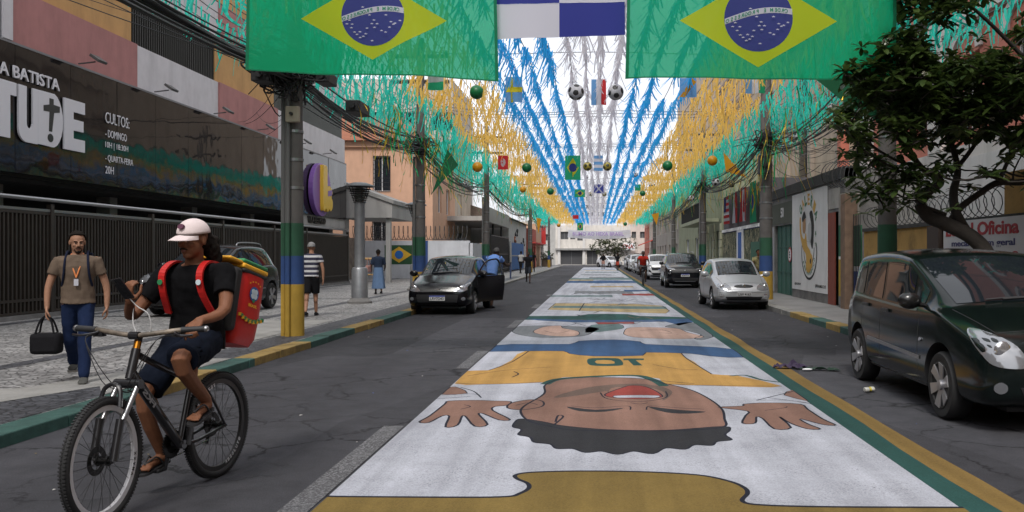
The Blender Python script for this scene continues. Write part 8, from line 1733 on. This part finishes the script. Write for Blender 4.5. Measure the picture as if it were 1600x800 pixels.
def grow(limbs, tips, seed, maxseg=.28, r0=.012):
    """limbs: list of (points, radii); tips joined to the nearest wood by thin curved twigs"""
    nodes = []; tubes = []
    for pts, rs in limbs:
        p = spline(pts, 6); k = len(rs) - 1; r = []
        for i in range(len(p)): t = i / 6; j = min(int(t), k - 1); r.append(rs[j] + (rs[j + 1] - rs[j]) * (t - j))
        r = [q * .62 for q in r]; tubes.append((p, r)); nodes += list(p)
    r_ = random.Random(seed); tips = sorted(tips, key=lambda q: min((q - n).length for n in nodes[::3]))
    for q in tips:
        b = min(nodes, key=lambda n: (q - n).length + max(0, (n.z - q.z)) * .6); d = q - b; L_ = d.length
        if L_ < .05: continue
        mid = b.lerp(q, .5) + Vector((r_.gauss(0, .08), r_.gauss(0, .08), -.10 * L_ + r_.gauss(0, .04))); p = spline([b, mid, q], max(2, int(L_ / maxseg) + 1)); k = len(p)
        tubes.append((p, [max(.005, (r0 + .012 * L_) * (1 - .55 * i / (k - 1))) for i in range(k)])); nodes += p[1:]
    m = MB()
    for p, r in tubes: m.tube(p, r, 10 if max(r) > .05 else 5)
    return m
# the big tree on the right
D = 12.8
def tp(px, py, Y=D): return at(px, py, Y)
base = Vector((6.0, 12.4, .05))
limbs = [([base, tp(1556, 470, 12.4), tp(1545, 405, 12.5), tp(1520, 372, 12.6), tp(1478, 350, 12.7), tp(1450, 338, 12.8), tp(1436, 318, 12.8)], [.24, .20, .185, .175, .165, .15, .13]),
         ([tp(1436, 318), tp(1450, 300), tp(1470, 283, 12.6), tp(1440, 262, 12.6), tp(1420, 230, 12.4), tp(1400, 170, 12.2), tp(1385, 110, 12.2)], [.13, .11, .085, .07, .055, .04, .02]),
         ([tp(1510, 362), tp(1493, 330), tp(1490, 300, 13), tp(1496, 262, 13.2), tp(1480, 200, 13.3), tp(1465, 130, 13.4)], [.12, .11, .10, .08, .055, .025]),
         ([tp(1488, 342), tp(1500, 325, 13.2), tp(1525, 306, 13.4), tp(1560, 285, 13.6), tp(1600, 284, 13.8), tp(1680, 262, 14)], [.09, .085, .08, .085, .08, .05]),
         ([tp(1478, 336), tp(1458, 328), tp(1440, 322)], [.06, .055, .05]), ([tp(1496, 262), tp(1530, 215, 13), tp(1560, 150, 12.8), tp(1590, 90, 12.6)], [.06, .05, .035, .02]),
         ([tp(1440, 262), tp(1400, 250, 12.3), tp(1360, 225, 12), tp(1330, 190, 12)], [.05, .035, .025, .015]), ([tp(1560, 285, 13.6), tp(1580, 240, 13), tp(1610, 180, 12.6), tp(1650, 120, 12.4)], [.06, .045, .03, .02]),
         ([tp(1600, 90, 12.0), tp(1540, 30, 11.8), tp(1480, -20, 11.6), tp(1430, -60, 11.5)], [.05, .04, .03, .02])]
r4 = random.Random(21); tips = []
def in_crown(px, py):
    if px > 1500 and py < 60 + (px - 1500) * .0 and not (px > 1560): return py > 75
    out = [(1308, 180), (1316, 120), (1345, 70), (1385, 50), (1440, 62), (1490, 85), (1520, 95), (1560, 80), (1600, 50), (1700, 20), (1700, 290), (1560, 300), (1500, 300), (1440, 300), (1400, 325), (1370, 318), (1345, 270), (1320, 260), (1310, 225)]
    c = False; j = len(out) - 1
    for i in range(len(out)):
        xi, yi = out[i]; xj, yj = out[j]
        if (yi > py) != (yj > py) and px < (xj - xi) * (py - yi) / (yj - yi) + xi: c = not c
        j = i
    return c
while len(tips) < 660:
    px, py = r4.uniform(1305, 1700), r4.uniform(20, 330)
    if not in_crown(px, py): continue
    if py > 225 and r4.random() < .82: continue
    if py > 190 and r4.random() < .35: continue
    if noise.noise(Vector((px * .02, py * .02, 3))) < -.22: continue
    tips.append(tp(px, py, r4.uniform(11.2, 14.6)))
for _ in range(34): tips.append(tp(r4.uniform(1405, 1540), r4.uniform(-40, 28), r4.uniform(11.2, 12.4)))
for _ in range(20): tips.append(tp(r4.uniform(1340, 1440), r4.uniform(255, 335), r4.uniform(11.6, 12.8)))
tree = thing('street_tree', 'dark leafy tree with a leaning crooked trunk behind the dark green car', 'tree', base)
Mi = Matrix.Translation(-base)
mb = grow(limbs, tips, 5); mb.v = [tuple(Mi @ Vector(p)) for p in mb.v]; mb.build('trunk', BARK, tree, smooth=True, ang=180, weld=False)
def rosette(m, c, n, L_, r_, up=Vector((0, 0, 1)), dr=.25, w=.21):
    for i in range(n):
        a = 2 * math.pi * i / n + r_.uniform(-.4, .4); e = r_.uniform(-.5, .85); d = Vector((math.cos(a) * math.cos(e), math.sin(a) * math.cos(e), math.sin(e))); s = d.cross(Vector((0, 0, 1))); s = s.normalized() if s.length > .1 else Vector((1, 0, 0)); l = L_ * r_.uniform(.6, 1.15); ww = l * w * r_.uniform(.8, 1.15); nn = s.cross(d); P = []
        for t, f in ((.03, .12), (.3, .7), (.62, 1.0), (.85, .72), (1.0, .06)):
            q = c + d * l * t - Vector((0, 0, dr * l * t * t)) ; P += [q - s * ww * f + nn * ww * f * .25, q, q + s * ww * f + nn * ww * f * .25]
        m.add(P, [(3 * k + o, 3 * k + o + 1, 3 * k + o + 4, 3 * k + o + 3) for k in range(4) for o in (0, 1)])
mb = MB(); r5 = random.Random(5)
for q in tips:
    rosette(mb, Mi @ q, r5.randint(10, 15), .22, r5)
    if r5.random() < .75: rosette(mb, Mi @ (q + Vector((r5.gauss(0, .14), r5.gauss(0, .2), r5.gauss(0, .12)))), r5.randint(7, 11), .18, r5)
mb.build('crown', LEAF, tree, weld=False)
mb = MB()
for q in r5.sample(tips, 26): 
    for k_ in range(4):
        c = Mi @ q + Vector((r5.gauss(0, .03), -.06 + r5.gauss(0, .03), .05 + r5.gauss(0, .02))); rosette(mb, c, 5, .045, r5, w=.4)
mb.build('blossom', mat('blossom_white', (.6, .6, .52), .6), tree, weld=False)
# small far tree in front of the end buildings, planter
def small_tree(label, c, h, rad, n, L_, seed, nm='small_tree'):
    t = thing(nm, label, 'tree', c); r_ = random.Random(seed); tips = []
    while len(tips) < n:
        p = Vector((r_.uniform(-1, 1), r_.uniform(-1, 1), r_.uniform(-1, 1)))
        if p.length < 1 and noise.noise(p * 2.3) > -.25: tips.append(Vector((p.x * rad[0], p.y * rad[1], h + p.z * rad[2])))
    m = grow([([Vector((0, 0, 0)), Vector((.1, 0, h * .4)), Vector((0, .1, h))], [.14, .11, .05])], tips, seed, .5, .02); m.build('trunk', BARK, t, weld=False); m = MB()
    for q in tips: rosette(m, q, 9, L_, r_)
    m.build('crown', m_leaf('leaf_olive', (.05, .07, .03), (.12, .13, .06)) if 'leaf_olive' not in bpy.data.materials else bpy.data.materials['leaf_olive'], t, weld=False); return t
small_tree('thin olive green tree in front of the end building', (2.6, 131, .1), 3.0, (3.6, 1.8, 1.9), 260, .42, 3); small_tree('clipped dark bush in a planter at the far left corner', (-6.3, 112, .6), .8, (.9, .9, .8), 120, .22, 4, 'bush')
pt = thing('planter', 'brown planter box under the clipped bush on the far left', 'planter', (-6.3, 112, .1)); mb = MB(); mb.box(-.6, .6, -.6, .6, 0, .9); mb.build('box', mat('planter_brown', (.10, .07, .05), .8), pt, bevel=.03); mb = MB(); mb.box(-.66, .66, -.66, .66, .9, .98); mb.build('rim', mat('planter_brown', (.1, .07, .05)), pt)
# litter on the road
r6 = random.Random(8)
xx, yy = gnd(1250, 578); t = thing('ragged_cloth', 'crumpled purple and dark green rag lying on the yellow road line', 'rag', (xx, yy, .01)); mb = MB()
def crump(mb, cx, cy, lx, ly, h, sd, ang=0):
    n, k = 16, 9; vs = []
    for i in range(n):
        for j in range(k):
            u = (i / (n - 1) - .5) * 2; v = (j / (k - 1) - .5) * 2; e = max(0, 1 - u * u) ** .5; z = abs(noise.noise(Vector((u * 3 + sd, v * 2.5, sd)))) * h * 1.6 * e + .002; x, y = u * lx, v * ly * (e * .8 + .15) + noise.noise(Vector((u * 4, sd, 0))) * ly * .5
            vs.append((cx + x * math.cos(ang) - y * math.sin(ang), cy + x * math.sin(ang) + y * math.cos(ang), z))
    mb.add(vs, [(i * k + j, (i + 1) * k + j, (i + 1) * k + j + 1, i * k + j + 1) for i in range(n - 1) for j in range(k - 1)])
crump(mb, -.10, .12, .24, .10, .09, 1.3, -.1); mb.build('purple_part', mat('rag_purple', (.035, .022, .055), .8), t, smooth=True); mb = MB(); crump(mb, .24, -.06, .28, .07, .05, 4.1, -.35); mb.build('green_part', mat('rag_green', (.012, .035, .022), .7), t, smooth=True)
mb = MB(); mb.ell((0.06, -.16, .02), (.07, .03, .012), 12, 6); mb.build('white_scrap', WHITE, t, smooth=True)
xx, yy = gnd(1358, 613); t = thing('crushed_can', 'crushed white and yellow drink can on the road beside the dark green car', 'litter', (xx, yy, .034), R(15)); mb = MB()
pr = [(.0, -.062), (.026, -.061), (.033, -.052), (.034, -.02), (.028, 0), (.034, .025), (.033, .052), (.026, .061), (0, .062)]; mb.lathe(pr[1:-1], (0, 0, 0), 20, axis=(1, 0, .05)); o = mb.build('can', [mat('can_white', (.5, .5, .46), .4, var=.3, scale=40)], t, smooth=True)
for v in o.data.vertices: v.co.z *= .8; v.co += v.normal * .006 * noise.noise(v.co * 60)
mb = MB(); mb.lathe([(.0352, -.012), (.030, 0), (.0352, .016)], (0, 0, 0), 20, axis=(1, 0, .05)); mb.f = mb.f[:-2]; mb.m = mb.m[:-2]; o = mb.build('label_band', mat('can_yellow', (.5, .4, .05), .5), t, smooth=True)
for v in o.data.vertices: v.co.z *= .8
mb = MB()
for _ in range(70):
    x, y = (r6.uniform(2.7, 4.7), r6.uniform(5, 40)) if r6.random() < .7 else (r6.uniform(-4.6, -1.9), r6.uniform(5, 40)); s = r6.uniform(.008, .028); a = r6.uniform(0, 3); c, d = math.cos(a) * s, math.sin(a) * s; z = .004 + r6.uniform(0, .006)
    mb.add([(x - c, y - d, z), (x + d * .6, y - c * .6, z + .004), (x + c, y + d, z + .002), (x - d * .6, y + c * .6, z + .006)], [(0, 1, 2, 3)], r6.choice([0, 0, 1, 2]))
tag(mb.build('scattered_litter', [mat('scrap_pale', (.45, .44, .42), .8), mat('scrap_leaf', (.12, .09, .04), .8), mat('scrap_blue', (.05, .1, .3), .8)], weld=False), 'tiny scraps of paper and dry leaves scattered over the asphalt', 'litter', None, 'stuff')
